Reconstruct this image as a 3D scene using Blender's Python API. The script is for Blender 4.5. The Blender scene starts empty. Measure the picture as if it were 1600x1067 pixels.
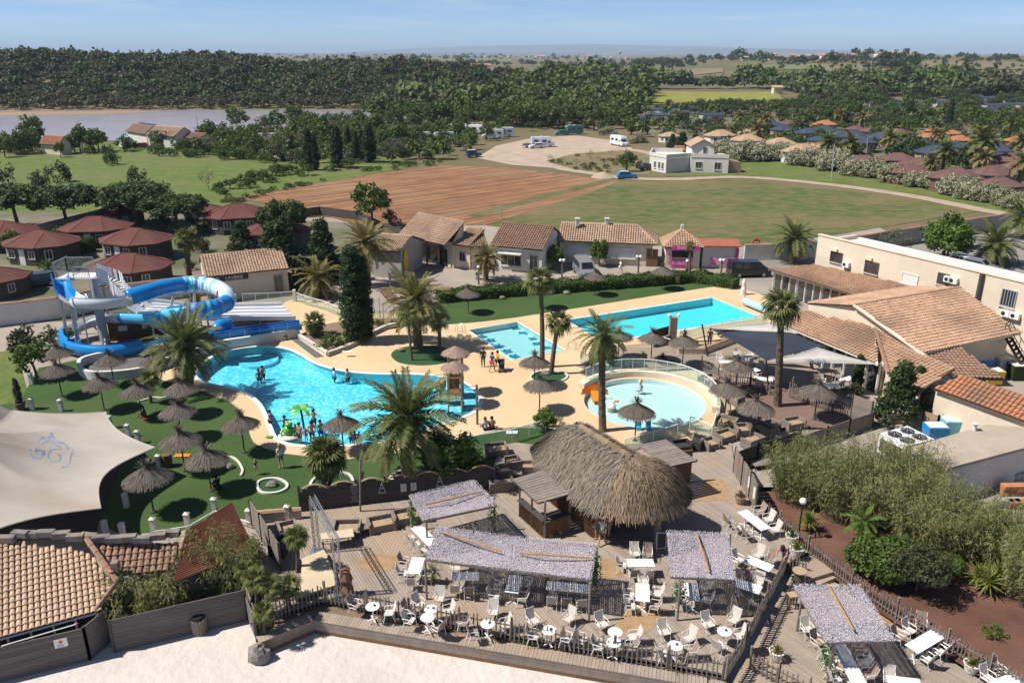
import bpy,math,random
import numpy as np
from mathutils import Vector,Matrix
from mathutils.geometry import tessellate_polygon
sc=bpy.context.scene
COL=sc.collection
rad=math.radians
RN=random.Random(11)
NR=np.random.default_rng(5)
# camera, world, sun, exposure
FOC,CZ,CX,CY,HORIZ=1246.0,25.0,800.0,533.5,83.0
PITCH=math.atan((CY-HORIZ)/FOC)
cd=bpy.data.cameras.new('camera')
cd.sensor_width=36.0
cd.lens=36.0*FOC/1600.0
cd.clip_start=0.5
cd.clip_end=60000
cam=bpy.data.objects.new('camera',cd)
COL.objects.link(cam)
cam.location=(0,0,CZ)
cam.rotation_euler=(math.pi/2-PITCH,0,0)
sc.camera=cam
SUN_EL=rad(53)
SUN_TO=Vector((-1.0,-0.14,0)).normalized()
world=bpy.data.worlds.new('World')
sc.world=world
world.use_nodes=True
nt=world.node_tree
nt.nodes.clear()
wo=nt.nodes.new('ShaderNodeOutputWorld')
bg=nt.nodes.new('ShaderNodeBackground')
sky=nt.nodes.new('ShaderNodeTexSky')
sky.sky_type='NISHITA'
sky.sun_disc=False
sky.sun_elevation=SUN_EL
sky.sun_rotation=math.atan2(SUN_TO.x,SUN_TO.y)
sky.altitude=50
sky.air_density=0.5
sky.dust_density=0.0
sky.ozone_density=6.0
bg.inputs['Strength'].default_value=0.088
tc=nt.nodes.new('ShaderNodeTexCoord')
mp=nt.nodes.new('ShaderNodeMapping')
mp.inputs['Scale'].default_value=(2.6,2.6,34)
nz=nt.nodes.new('ShaderNodeTexNoise')
nz.inputs['Scale'].default_value=2.3
nz.inputs['Detail'].default_value=7
nz.inputs['Roughness'].default_value=0.62
rp=nt.nodes.new('ShaderNodeValToRGB')
rp.color_ramp.elements[0].position=0.48
rp.color_ramp.elements[0].color=(0,0,0,1)
rp.color_ramp.elements[1].position=0.82
rp.color_ramp.elements[1].color=(0.5,0.5,0.5,1)
mx=nt.nodes.new('ShaderNodeMix')
mx.data_type='RGBA'
mx.inputs['B'].default_value=(7.4,7.9,8.6,1)
nt.links.new(tc.outputs['Generated'],mp.inputs['Vector'])
nt.links.new(mp.outputs['Vector'],nz.inputs['Vector'])
nt.links.new(nz.outputs['Fac'],rp.inputs['Fac'])
nt.links.new(rp.outputs['Color'],mx.inputs['Factor'])
nt.links.new(sky.outputs['Color'],mx.inputs['A'])
nt.links.new(mx.outputs['Result'],bg.inputs['Color'])
nt.links.new(bg.outputs['Background'],wo.inputs['Surface'])
sl=bpy.data.lights.new('sun','SUN')
sl.energy=4.9
sl.angle=rad(0.53)
sl.color=(1.0,0.95,0.87)
sun=bpy.data.objects.new('sun',sl)
COL.objects.link(sun)
sd=Vector((SUN_TO.x*math.cos(SUN_EL),SUN_TO.y*math.cos(SUN_EL),math.sin(SUN_EL)))
sun.rotation_euler=sd.to_track_quat('Z','Y').to_euler()
sun.location=(-40,0,60)
vs=sc.view_settings
vs.view_transform='Standard'
vs.look='None'
vs.gamma=1.0
vs.use_curve_mapping=False
vs.exposure=0.5
sc.cycles.use_denoising=True
sc.cycles.max_bounces=6
sc.cycles.diffuse_bounces=3
sc.cycles.glossy_bounces=2
sc.cycles.transparent_max_bounces=12
sc.cycles.volume_bounces=0
sc.cycles.caustics_reflective=False
sc.cycles.caustics_refractive=False
# helpers: where a point of the place lies
SP,CP=math.sin(PITCH),math.cos(PITCH)
def ray(px,py):
 a,b=(px-CX)/FOC,(CY-py)/FOC
 return Vector((a,CP+b*SP,-SP+b*CP))
def P(px,py,z=0.0):
 d=ray(px,py)
 t=(z-CZ)/d.z
 return Vector((d.x*t,d.y*t,z))
def Q(px,py,Y):
 d=ray(px,py)
 t=Y/d.y
 return Vector((d.x*t,Y,CZ+d.z*t))
def PP(pts,z=0.0):
 return[P(x,y,z)for x,y in pts]
def sst(a,b,x):
 t=min(1,max(0,(x-a)/(b-a)))
 return t*t*(3-2*t)
 # helpers: objects
def tag(o,label=None,cat=None,group=None,kind=None):
 if label:o['label']=label
 if cat:o['category']=cat
 if group:o['group']=group
 if kind:o['kind']=kind
 return o
def thing(name,label,cat,loc=(0,0,0),group=None,rz=0.0):
 o=bpy.data.objects.new(name,None)
 COL.objects.link(o)
 o.location=loc
 o.rotation_euler=(0,0,rz)
 o.empty_display_size=0.2
 return tag(o,label,cat,group)
def wloc(o):
 v=Vector((0,0,0))
 while o is not None:
  v+=o.location
  o=o.parent
 return v
def link(name,me,parent=None,loc=None,rot=None,scale=None):
 o=bpy.data.objects.new(name,me)
 COL.objects.link(o)
 if parent is not None:o.parent=parent
 if loc is not None:o.location=loc
 if rot is not None:o.rotation_euler=rot
 if scale is not None:o.scale=scale if not isinstance(scale,(int,float))else(scale,)*3
 return o
KIDS={}
def copy_tree(root,loc,rz=0.0,label=None,group=None,scale=None):
 def rec(o,parent):
  c=o.copy()
  COL.objects.link(c)
  c.parent=parent
  for k in kids(o):rec(k,c)
  return c
 c=rec(root,None)
 c.location=loc
 c.rotation_euler=(0,0,rz)
 if scale is not None:c.scale=scale if not isinstance(scale,(int,float))else(scale,)*3
 if label:c['label']=label
 if group:c['group']=group
 return c
def kids(o):
 n=o.name
 if n not in KIDS:KIDS[n]=list(o.children)
 return KIDS[n]
class Proto:
 0
 def __init__(s,root):s.root,s.used=root,False
 def put(s,loc,rz=0.0,label=None,group=None,scale=None):
  if s.used:return copy_tree(s.root,loc,rz,label,group,scale)
  s.used=True
  o=s.root
  o.location=loc
  o.rotation_euler=(0,0,rz)
  if scale is not None:o.scale=scale if not isinstance(scale,(int,float))else(scale,)*3
  if label:o['label']=label
  if group:o['group']=group
  return o
class MB:
 def __init__(s):s.v,s.f,s.m,s.r=[],[],[],[]
 def add(s,vs,fs,mi=0,rnd=None):
  o=len(s.v)
  s.v+=[tuple(v)for v in vs]
  s.f+=[tuple(i+o for i in f)for f in fs]
  s.m+=[mi]*len(fs)
  s.r+=[RN.random()if rnd is None else rnd]*len(fs)
  return s
 def hexa(s,b,t,mi=0):
  0
  return s.add(list(b)+list(t),[(3,2,1,0),(4,5,6,7),(0,1,5,4),(1,2,6,5),(2,3,7,6),(3,0,4,7)],mi)
 def box(s,c,sz,rz=0.0,mi=0):
  x,y,z=sz[0]/2,sz[1]/2,sz[2]/2
  ca,sa=math.cos(rz),math.sin(rz)
  q=[(c[0]+a*ca-b*sa,c[1]+a*sa+b*ca)for a,b in((-x,-y),(x,-y),(x,y),(-x,y))]
  return s.hexa([(a,b,c[2]-z)for a,b in q],[(a,b,c[2]+z)for a,b in q],mi)
 def beam(s,a,b,w,h=None,mi=0):
  a,b=Vector(a),Vector(b)
  h=w if h is None else h
  d=(b-a).normalized()
  up=Vector((0,0,1))if abs(d.z)<0.95 else Vector((0,1,0))
  sx=d.cross(up).normalized()
  uz=sx.cross(d).normalized()
  sx,uz=sx*w/2,uz*h/2
  return s.add([a-sx-uz,a+sx-uz,a+sx+uz,a-sx+uz,b-sx-uz,b+sx-uz,b+sx+uz,b-sx+uz],[(0,1,2,3),(7,6,5,4),(4,5,1,0),(5,6,2,1),(6,7,3,2),(7,4,0,3)],mi)
 def tube(s,pts,r,n=6,mi=0,cap=True):
  pts=[Vector(p)for p in pts]
  m=len(pts)
  rs=r if isinstance(r,(list,tuple))else[r]*m
  vs,fs=[],[]
  for i,p in enumerate(pts):
   d=(pts[min(i+1,m-1)]-pts[max(i-1,0)]).normalized()
   up=Vector((0,0,1))if abs(d.z)<0.9 else Vector((0,1,0))
   a=d.cross(up).normalized()
   b=a.cross(d).normalized()
   for k in range(n):
    t=2*math.pi*k/n
    vs.append(p+(a*math.cos(t)+b*math.sin(t))*rs[i])
  for i in range(m-1):
   for k in range(n):
    k2=(k+1)%n
    fs.append((i*n+k,i*n+k2,(i+1)*n+k2,(i+1)*n+k))
  if cap:fs+=[tuple(range(n))[::-1],tuple((m-1)*n+k for k in range(n))]
  return s.add(vs,fs,mi)
 def lathe(s,prof,n=12,c=(0,0,0),mi=0):
  vs,fs=[],[]
  m=len(prof)
  for r,z in prof:
   for k in range(n):
    t=2*math.pi*k/n
    vs.append((c[0]+r*math.cos(t),c[1]+r*math.sin(t),c[2]+z))
  for i in range(m-1):
   for k in range(n):
    k2=(k+1)%n
    fs.append((i*n+k,i*n+k2,(i+1)*n+k2,(i+1)*n+k))
  if prof[0][0]>1e-4:fs.append(tuple(range(n))[::-1])
  if prof[-1][0]>1e-4:fs.append(tuple((m-1)*n+k for k in range(n)))
  return s.add(vs,fs,mi)
 def poly(s,loops,mi=0,flip=False):
  0
  loops=[[Vector(p)for p in l]for l in loops]
  tris=tessellate_polygon(loops)
  vs=[p for l in loops for p in l]
  out=[]
  for t in tris:
   a,b,c=(vs[i]for i in t)
   up=(b-a).cross(c-a).z
   out.append(tuple(t)if(up>0)!=flip else tuple(t)[::-1])
  return s.add(vs,out,mi)
 def prism(s,pts,z0,z1,mi=0,bottom=False):
  pts=[Vector((p[0],p[1],0))for p in pts]
  n=len(pts)
  ar=sum(pts[i].x*pts[(i+1)%n].y-pts[(i+1)%n].x*pts[i].y for i in range(n))
  if ar<0:pts=pts[::-1]
  top=[Vector((p.x,p.y,z1))for p in pts]
  s.poly([top],mi)
  bot=[Vector((p.x,p.y,z0))for p in pts]
  s.add(bot+top,[(i,(i+1)%n,n+(i+1)%n,n+i)for i in range(n)],mi)
  if bottom:s.poly([bot],mi,True)
  return s
 def strip(s,path,h,w,z0=0.0,mi=0,closed=False):
  0
  pts=[Vector((p[0],p[1],0))for p in path]
  m=len(pts)
  L,Rr=[],[]
  for i,p in enumerate(pts):
   a=pts[(i-1)%m]if closed or i>0 else p
   b=pts[(i+1)%m]if closed or i<m-1 else p
   d=(b-a).normalized()
   nrm=Vector((-d.y,d.x,0))*w/2
   L.append(p+nrm)
   Rr.append(p-nrm)
  rng=range(m)if closed else range(m-1)
  hs=h if isinstance(h,(list,tuple))else[h]*m
  vs=[]
  for i in range(m):
   vs+=[(Rr[i].x,Rr[i].y,z0),(L[i].x,L[i].y,z0),(L[i].x,L[i].y,z0+hs[i]),(Rr[i].x,Rr[i].y,z0+hs[i])]
  fs=[]
  for i in rng:
   j=(i+1)%m
   a,b=i*4,j*4
   fs+=[(a,b,b+3,a+3),(a+3,b+3,b+2,a+2),(a+2,b+2,b+1,a+1)]
  if not closed:
   e=(m-1)*4
   fs+=[(0,3,2,1),(e,e+1,e+2,e+3)]
  return s.add(vs,fs,mi)
 def mesh(s,name,mats,off=None,smooth=False):
  me=bpy.data.meshes.new(name)
  v=s.v
  if off is not None and off.length>0:
   v=[(a-off.x,b-off.y,c-off.z)for a,b,c in s.v]
  me.from_pydata(v,[],s.f)
  for m in(mats if isinstance(mats,(list,tuple))else[mats]):me.materials.append(m)
  if any(s.m):me.polygons.foreach_set('material_index',s.m)
  at=me.attributes.new('rnd','FLOAT','FACE')
  at.data.foreach_set('value',s.r)
  if smooth:me.polygons.foreach_set('use_smooth',[True]*len(s.f))
  me.update()
  return me
 def build(s,name,mats,parent=None,smooth=False,label=None,cat=None,group=None,kind=None):
  off=wloc(parent)if parent is not None else None
  me=s.mesh(name,mats,off,smooth)
  o=link(name,me,parent)
  return tag(o,label,cat,group,kind)
def nmesh(name,verts,faces,mats,smooth=False,rnd=None):
 0
 me=bpy.data.meshes.new(name)
 n,(m,k)=len(verts),faces.shape
 me.vertices.add(n)
 me.vertices.foreach_set('co',np.asarray(verts,dtype=np.float32).ravel())
 me.loops.add(m*k)
 me.loops.foreach_set('vertex_index',faces.astype(np.int32).ravel())
 me.polygons.add(m)
 me.polygons.foreach_set('loop_start',np.arange(0,m*k,k,dtype=np.int32))
 me.polygons.foreach_set('use_smooth',np.full(m,smooth))
 for mm in(mats if isinstance(mats,(list,tuple))else[mats]):me.materials.append(mm)
 if rnd is not None:
  at=me.attributes.new('rnd','FLOAT','FACE')
  at.data.foreach_set('value',np.asarray(rnd,dtype=np.float32))
 me.update(calc_edges=True)
 return me
 # helpers: materials
MATS={}
def mat(name,c1,c2=None,scale=1.0,rough=0.8,bump=0.0,bscale=None,coord='Object',attr=0.0,objrnd=0.0,detail=4,spec=0.3,metal=0.0,stretch=(1,1,1),c3=None,s3=0.2,f3=0.5,lo=0.35,hi=0.65,transl=0.0,alpha=1.0,emit=0.0):
 0
 m=bpy.data.materials.new(name)
 m.use_nodes=True
 t=m.node_tree
 N,L=t.nodes,t.links
 b=N['Principled BSDF']
 b.inputs['Roughness'].default_value=rough
 b.inputs['Metallic'].default_value=metal
 b.inputs['Specular IOR Level'].default_value=spec
 c2=c2 or tuple(x*0.8 for x in c1)
 if coord=='Position':
  vec=N.new('ShaderNodeNewGeometry').outputs['Position']
 else:
  vec=N.new('ShaderNodeTexCoord').outputs[coord]
 if stretch!=(1,1,1):
  mpn=N.new('ShaderNodeMapping')
  mpn.inputs['Scale'].default_value=stretch
  L.new(vec,mpn.inputs['Vector'])
  vec=mpn.outputs['Vector']
 no=N.new('ShaderNodeTexNoise')
 no.inputs['Scale'].default_value=scale
 no.inputs['Detail'].default_value=detail
 L.new(vec,no.inputs['Vector'])
 mr=N.new('ShaderNodeMapRange')
 mr.inputs['From Min'].default_value=lo
 mr.inputs['From Max'].default_value=hi
 L.new(no.outputs['Fac'],mr.inputs['Value'])
 fac=mr.outputs['Result']
 def blend(fac,src,w):
  ma=N.new('ShaderNodeMix')
  ma.inputs['Factor'].default_value=w
  L.new(fac,ma.inputs['A'])
  L.new(src,ma.inputs['B'])
  return ma.outputs['Result']
 if attr>0:
  an=N.new('ShaderNodeAttribute')
  an.attribute_name='rnd'
  fac=blend(fac,an.outputs['Fac'],attr)
 if objrnd>0:
  oi=N.new('ShaderNodeObjectInfo')
  fac=blend(fac,oi.outputs['Random'],objrnd)
 mc=N.new('ShaderNodeMix')
 mc.data_type='RGBA'
 mc.inputs['A'].default_value=(*c1,1)
 mc.inputs['B'].default_value=(*c2,1)
 L.new(fac,mc.inputs['Factor'])
 col=mc.outputs['Result']
 if c3:
  n3=N.new('ShaderNodeTexNoise')
  n3.inputs['Scale'].default_value=s3
  n3.inputs['Detail'].default_value=3
  L.new(vec,n3.inputs['Vector'])
  m3=N.new('ShaderNodeMapRange')
  m3.inputs['From Min'].default_value=0.45
  m3.inputs['From Max'].default_value=0.7
  m3.inputs['To Max'].default_value=f3
  L.new(n3.outputs['Fac'],m3.inputs['Value'])
  mc3=N.new('ShaderNodeMix')
  mc3.data_type='RGBA'
  L.new(m3.outputs['Result'],mc3.inputs['Factor'])
  L.new(col,mc3.inputs['A'])
  mc3.inputs['B'].default_value=(*c3,1)
  col=mc3.outputs['Result']
 L.new(col,b.inputs['Base Color'])
 if emit:
  L.new(col,b.inputs['Emission Color'])
  b.inputs['Emission Strength'].default_value=emit
 if bump>0:
  bn=N.new('ShaderNodeTexNoise')
  bn.inputs['Scale'].default_value=bscale or scale*3
  bn.inputs['Detail'].default_value=5
  L.new(vec,bn.inputs['Vector'])
  bu=N.new('ShaderNodeBump')
  bu.inputs['Strength'].default_value=1.0
  bu.inputs['Distance'].default_value=bump
  L.new(bn.outputs['Fac'],bu.inputs['Height'])
  L.new(bu.outputs['Normal'],b.inputs['Normal'])
 if transl>0:
  out=N['Material Output']
  tr=N.new('ShaderNodeBsdfTranslucent')
  L.new(col,tr.inputs['Color'])
  ms=N.new('ShaderNodeMixShader')
  ms.inputs['Fac'].default_value=transl
  L.new(b.outputs['BSDF'],ms.inputs[1])
  L.new(tr.outputs['BSDF'],ms.inputs[2])
  L.new(ms.outputs['Shader'],out.inputs['Surface'])
 if alpha<1:
  b.inputs['Alpha'].default_value=alpha
 MATS[name]=m
 return m
def pane_mat(name,tint,fac,rough=0.03):
 0
 m=bpy.data.materials.new(name)
 m.use_nodes=True
 t=m.node_tree
 N,L=t.nodes,t.links
 N.remove(N['Principled BSDF'])
 tr=N.new('ShaderNodeBsdfTransparent')
 tr.inputs['Color'].default_value=(*tint,1)
 gl=N.new('ShaderNodeBsdfGlossy')
 gl.inputs['Roughness'].default_value=rough
 fc=N.new('ShaderNodeLayerWeight')
 fc.inputs['Blend'].default_value=0.5
 pw=N.new('ShaderNodeMath')
 pw.operation='POWER'
 pw.inputs[1].default_value=4
 L.new(fc.outputs['Facing'],pw.inputs[0])
 lw=N.new('ShaderNodeMath')
 lw.operation='MULTIPLY_ADD'
 lw.inputs[1].default_value=0.6
 lw.inputs[2].default_value=0.035
 L.new(pw.outputs[0],lw.inputs[0])
 di=N.new('ShaderNodeBsdfDiffuse')
 di.inputs['Color'].default_value=(0.75,0.85,0.85,1)
 m1=N.new('ShaderNodeMixShader')
 m1.inputs['Fac'].default_value=fac
 L.new(tr.outputs[0],m1.inputs[1])
 L.new(di.outputs[0],m1.inputs[2])
 m2=N.new('ShaderNodeMixShader')
 L.new(lw.outputs[0],m2.inputs['Fac'])
 L.new(m1.outputs[0],m2.inputs[1])
 L.new(gl.outputs[0],m2.inputs[2])
 L.new(m2.outputs[0],N['Material Output'].inputs['Surface'])
 return m
def water_mat(name,tint,tint2,scale,bump,rip=0.35,net=True):  # cell pattern in the tint imitates the caustic light net of the ripples
 0
 m=bpy.data.materials.new(name)
 m.use_nodes=True
 t=m.node_tree
 N,L=t.nodes,t.links
 N.remove(N['Principled BSDF'])
 pos=N.new('ShaderNodeNewGeometry').outputs['Position']
 nz=N.new('ShaderNodeTexNoise')
 nz.inputs['Scale'].default_value=scale
 nz.inputs['Detail'].default_value=3
 nz.inputs['Distortion'].default_value=1.2
 L.new(pos,nz.inputs['Vector'])
 nv=N.new('ShaderNodeTexNoise')
 nv.inputs['Scale'].default_value=scale*0.6
 L.new(pos,nv.inputs['Vector'])
 va=N.new('ShaderNodeVectorMath')
 va.operation='MULTIPLY_ADD'
 va.inputs[1].default_value=(0.9,0.9,0.9)
 L.new(nv.outputs['Color'],va.inputs[0])
 L.new(pos,va.inputs[2])
 vo=N.new('ShaderNodeTexVoronoi')
 vo.feature='DISTANCE_TO_EDGE'
 vo.inputs['Scale'].default_value=scale*1.1
 L.new(va.outputs[0],vo.inputs['Vector'])
 mr=N.new('ShaderNodeMapRange')
 mr.inputs['From Min'].default_value=0.0
 mr.inputs['From Max'].default_value=0.28
 mr.inputs['To Min'].default_value=0.0
 mr.inputs['To Max'].default_value=rip*2
 L.new(vo.outputs['Distance'],mr.inputs['Value'])
 big=N.new('ShaderNodeTexNoise')
 big.inputs['Scale'].default_value=scale*0.12
 L.new(pos,big.inputs['Vector'])
 mb=N.new('ShaderNodeMath')
 mb.operation='MULTIPLY'
 L.new(mr.outputs[0],mb.inputs[0])
 L.new(big.outputs['Fac'],mb.inputs[1])
 mc=N.new('ShaderNodeMix')
 mc.data_type='RGBA'
 mc.inputs['A'].default_value=(*tint,1)
 mc.inputs['B'].default_value=(*tint2,1)
 L.new(mb.outputs[0],mc.inputs['Factor'])
 tr=N.new('ShaderNodeBsdfTransparent')
 L.new(mc.outputs['Result'],tr.inputs['Color'])
 bu=N.new('ShaderNodeBump')
 bu.inputs['Distance'].default_value=bump
 L.new(nz.outputs['Fac'],bu.inputs['Height'])
 gl=N.new('ShaderNodeBsdfGlossy')
 gl.inputs['Roughness'].default_value=0.06
 L.new(bu.outputs['Normal'],gl.inputs['Normal'])
 fr=N.new('ShaderNodeFresnel')
 fr.inputs['IOR'].default_value=1.33
 L.new(bu.outputs['Normal'],fr.inputs['Normal'])
 ms=N.new('ShaderNodeMixShader')
 L.new(fr.outputs[0],ms.inputs['Fac'])
 L.new(tr.outputs[0],ms.inputs[1])
 L.new(gl.outputs[0],ms.inputs[2])
 L.new(ms.outputs[0],N['Material Output'].inputs['Surface'])
 return m
M={}
def mk(k,*a,**kw):M[k]=mat(k,*a,**kw);return M[k]
mk('white_paint',(0.72,0.71,0.68),(0.62,0.60,0.56),1.5,0.5)
mk('white_plastic',(0.80,0.80,0.79),(0.74,0.74,0.73),3,0.35,spec=0.5)
mk('cream_render',(0.69,0.59,0.465),(0.64,0.545,0.42),1.0,0.9,0.01,12,c3=(0.47,0.38,0.29),s3=0.35,f3=0.35)
mk('grey_render',(0.42,0.39,0.36),(0.36,0.33,0.30),1.0,0.9,0.01,12,c3=(0.30,0.27,0.24),s3=0.4,f3=0.4)
mk('white_render',(0.66,0.63,0.58),(0.60,0.57,0.52),0.8,0.9,0.008,10,c3=(0.5,0.46,0.41),s3=0.3,f3=0.3)
mk('wood_grey',(0.27,0.225,0.19),(0.17,0.14,0.12),2.5,0.85,0.004,14,stretch=(1,1,0.3),attr=0.5)
mk('wood_dark',(0.085,0.075,0.068),(0.05,0.045,0.04),2.5,0.8,0.004,14,attr=0.5,objrnd=0.3)
mk('wood_brown',(0.22,0.12,0.065),(0.12,0.065,0.035),2.5,0.75,0.004,14,attr=0.5)
mk('wood_pale',(0.42,0.31,0.20),(0.30,0.21,0.13),3,0.8,0.004,14,attr=0.5)
mk('black_metal',(0.03,0.03,0.032),(0.02,0.02,0.02),3,0.45,spec=0.5)
mk('dark_rattan',(0.055,0.05,0.048),(0.03,0.027,0.026),30,0.7,0.01,60)
mk('steel',(0.45,0.46,0.47),(0.36,0.37,0.38),2,0.35,metal=0.7)
mk('grey_metal',(0.36,0.38,0.40),(0.30,0.32,0.34),2,0.45)
mk('dark_glass',(0.025,0.03,0.035),(0.04,0.045,0.05),2,0.06,spec=0.7)
mk('black_gap',(0.015,0.013,0.012),(0.01,0.01,0.01),2,0.9)
M['glass']=pane_mat('clear_glass',(0.86,0.95,0.93),0.08)
# the ground, out to the horizon
def hz(x,y):
 0
 h=0.0
 if y>360:
  a=sst(385,500,y)*(1-0.75*sst(560,1100,y))
  w=1-sst(-160,120,x-(y-480)*0.12)
  h+=18.5*a*w*(0.86+0.14*math.sin(x*0.021+1.2)+0.08*math.sin(x*0.05+y*0.02))
 if y>330 and x>0:
  h+=19.5*sst(380,1250,y)*sst(60,330,x-(y-400)*0.12)*(1-0.8*sst(1400,2600,y))
 return h
def near_dip(x,y):
 return-3.0*(1-sst(100,118,y))*(1-sst(50,62,x))*(1-sst(48,60,-x))
def G(px,py,lift=0.0):
 0
 d=ray(px,py)
 t=40.0
 step=4.0
 while t<30000:
  p=Vector((d.x*t,d.y*t,CZ+d.z*t))
  if p.z<=hz(p.x,p.y)+lift:break
  t+=step
  step=max(1.0,t*0.008)
 return Vector((p.x,p.y,hz(p.x,p.y)))
mk('land',(0.085,0.095,0.034),(0.15,0.115,0.06),0.02,0.95,0.05,1.2,coord='Position',c3=(0.20,0.145,0.085),s3=0.006,f3=0.7)
def terrain():
 rr=[2.0]
 while rr[-1]<34000:rr.append(rr[-1]+max(2.5,rr[-1]*0.035))
 na=220
 angs=[]
 for k in range(na):
  t=2*math.pi*k/na
  angs.append(t)
 fine=[math.pi/2+rad(a)for a in np.arange(-46,46.01,0.6)]
 angs=sorted([a for a in angs if not(math.pi/2-rad(46.5)<a<math.pi/2+rad(46.5))]+fine)
 n=len(angs)
 vs=[]
 for r in rr:
  for a in angs:
   x,y=r*math.cos(a),r*math.sin(a)
   vs.append((x,y,hz(x,y)-0.05+near_dip(x,y)-r*r/1.3e7*0.0))
 fs=[]
 for i in range(len(rr)-1):
  for k in range(n):
   k2=(k+1)%n
   fs.append((i*n+k,(i+1)*n+k,(i+1)*n+k2,i*n+k2))
 me=nmesh('ground',np.array(vs),np.array(fs),M['land'],True)
 tag(link('ground',me),kind='structure')
terrain()
def sheet(name,pts,z,m,holes=(),px=True):
 o=MB()
 lo=[PP(pts,z)if px else[Vector((p[0],p[1],z))for p in pts]]
 for h in holes:lo.append([Vector((p[0],p[1],z))for p in h])
 o.poly(lo)
 return o.build(name,m,kind='structure')
def smooth_loop(pts,n=4):
 0
 m=len(pts)
 out=[]
 for i in range(m):
  p0,p1,p2,p3=(Vector(pts[(i+k)%m])for k in(-1,0,1,2))
  for j in range(n):
   t=j/n
   out.append(0.5*((2*p1)+(p2-p0)*t+(2*p0-5*p1+4*p2-p3)*t*t+(3*p1-p0-3*p2+p3)*t**3))
 return out
def curve_pts(pts,n=6):
 m=len(pts)
 out=[]
 for i in range(m-1):
  p0,p1,p2,p3=Vector(pts[max(i-1,0)]),Vector(pts[i]),Vector(pts[i+1]),Vector(pts[min(i+2,m-1)])
  for j in range(n):
   t=j/n
   out.append(0.5*((2*p1)+(p2-p0)*t+(2*p0-5*p1+4*p2-p3)*t*t+(3*p1-p0-3*p2+p3)*t**3))
 out.append(Vector(pts[-1]))
 return out
 # fields, river, roads
mk('meadow',(0.075,0.125,0.02),(0.125,0.15,0.038),0.3,0.95,0.3,0.9,detail=8,coord='Position',c3=(0.15,0.13,0.055),s3=0.03,f3=0.7)
mk('field_grass',(0.065,0.095,0.024),(0.135,0.125,0.045),0.7,0.95,0.35,1.2,coord='Position',c3=(0.19,0.135,0.07),s3=0.07,f3=0.85,stretch=(0.5,1,1),detail=9,lo=0.4,hi=0.6)
mk('gravel_lot',(0.42,0.33,0.25),(0.34,0.26,0.19),0.25,0.95,0.02,4,coord='Position')
mk('dirt_track',(0.40,0.32,0.235),(0.31,0.24,0.17),0.5,0.95,0.02,4,coord='Position')
mk('scrub_ground',(0.13,0.115,0.05),(0.20,0.16,0.09),0.15,0.95,0.1,1.5,coord='Position')
mk('camp_ground',(0.19,0.165,0.125),(0.085,0.095,0.04),0.13,0.95,0.03,2,coord='Position')
def furrow_mat():
 m=mat('ploughed_earth',(0.39,0.20,0.10),(0.29,0.15,0.078),0.25,0.95,coord='Position',c3=(0.40,0.26,0.165),s3=0.035,f3=0.6)
 N,L=m.node_tree.nodes,m.node_tree.links
 b=N['Principled BSDF']
 pos=N.new('ShaderNodeNewGeometry').outputs['Position']
 mp=N.new('ShaderNodeMapping')
 a=P(560,345),P(900,295)
 ang=math.atan2(a[1].y-a[0].y,a[1].x-a[0].x)
 mp.inputs['Rotation'].default_value=(0,0,-ang)
 L.new(pos,mp.inputs['Vector'])
 nz=N.new('ShaderNodeTexNoise')
 nz.inputs['Scale'].default_value=1.0
 mp2=N.new('ShaderNodeMapping')
 mp2.inputs['Scale'].default_value=(0.010,0.8,1)
 L.new(mp.outputs[0],mp2.inputs['Vector'])
 L.new(mp2.outputs[0],nz.inputs['Vector'])
 nz.inputs['Detail'].default_value=5
 nz.inputs['Roughness'].default_value=0.65
 bu=N.new('ShaderNodeBump')
 bu.inputs['Distance'].default_value=1.6
 L.new(nz.outputs['Fac'],bu.inputs['Height'])
 L.new(bu.outputs[0],b.inputs['Normal'])
 old=b.inputs['Base Color'].links[0].from_socket
 mr=N.new('ShaderNodeMapRange')
 mr.inputs['From Min'].default_value=0.38
 mr.inputs['From Max'].default_value=0.62
 L.new(nz.outputs['Fac'],mr.inputs['Value'])
 mx=N.new('ShaderNodeMix')
 mx.data_type='RGBA'
 mx.blend_type='MULTIPLY'
 mx.inputs['Factor'].default_value=0.95
 cr=N.new('ShaderNodeValToRGB')
 cr.color_ramp.elements[0].color=(0.5,0.48,0.46,1)
 cr.color_ramp.elements[1].color=(1.1,1.08,1.05,1)
 L.new(mr.outputs[0],cr.inputs['Fac'])
 L.new(old,mx.inputs['A'])
 L.new(cr.outputs[0],mx.inputs['B'])
 L.new(mx.outputs['Result'],b.inputs['Base Color'])
 return m
M['ploughed']=furrow_mat()
mk('far_field_a',(0.10,0.12,0.045),(0.13,0.13,0.055),0.05,0.95,coord='Position')
sheet('meadow',[(-60,330),(-60,236),(0,229),(120,226),(240,226),(320,219),(440,216),(520,225),(600,245),(660,256),(520,285),(380,308),(330,335)],0.0,M['meadow'])
sheet('ploughed_field',[(366,309),(480,290),(600,270),(690,259),(790,262),(880,272),(968,284),(905,306),(845,325),(762,352),(560,352),(470,326)],0.01,M['ploughed'])
sheet('grass_strip',[(846,304),(945,281),(960,283),(868,306),(742,341),(728,337)],0.02,M['field_grass'])
sheet('green_field',[(968,284),(1150,280),(1330,298),(1540,328),(1440,345),(1300,368),(1265,372),(1190,384),(1000,384),(760,352),(845,325),(905,306)],0.01,M['field_grass'])
sheet('gravel_car_park',[(745,247),(775,228),(830,216),(900,212),(975,222),(990,234),(900,240),(850,252),(880,264),(800,258)],0.02,M['gravel_lot'])
sheet('scrub_verge',[(850,252),(900,240),(1000,232),(1030,240),(1015,272),(960,274),(890,266)],0.015,M['scrub_ground'])
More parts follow.
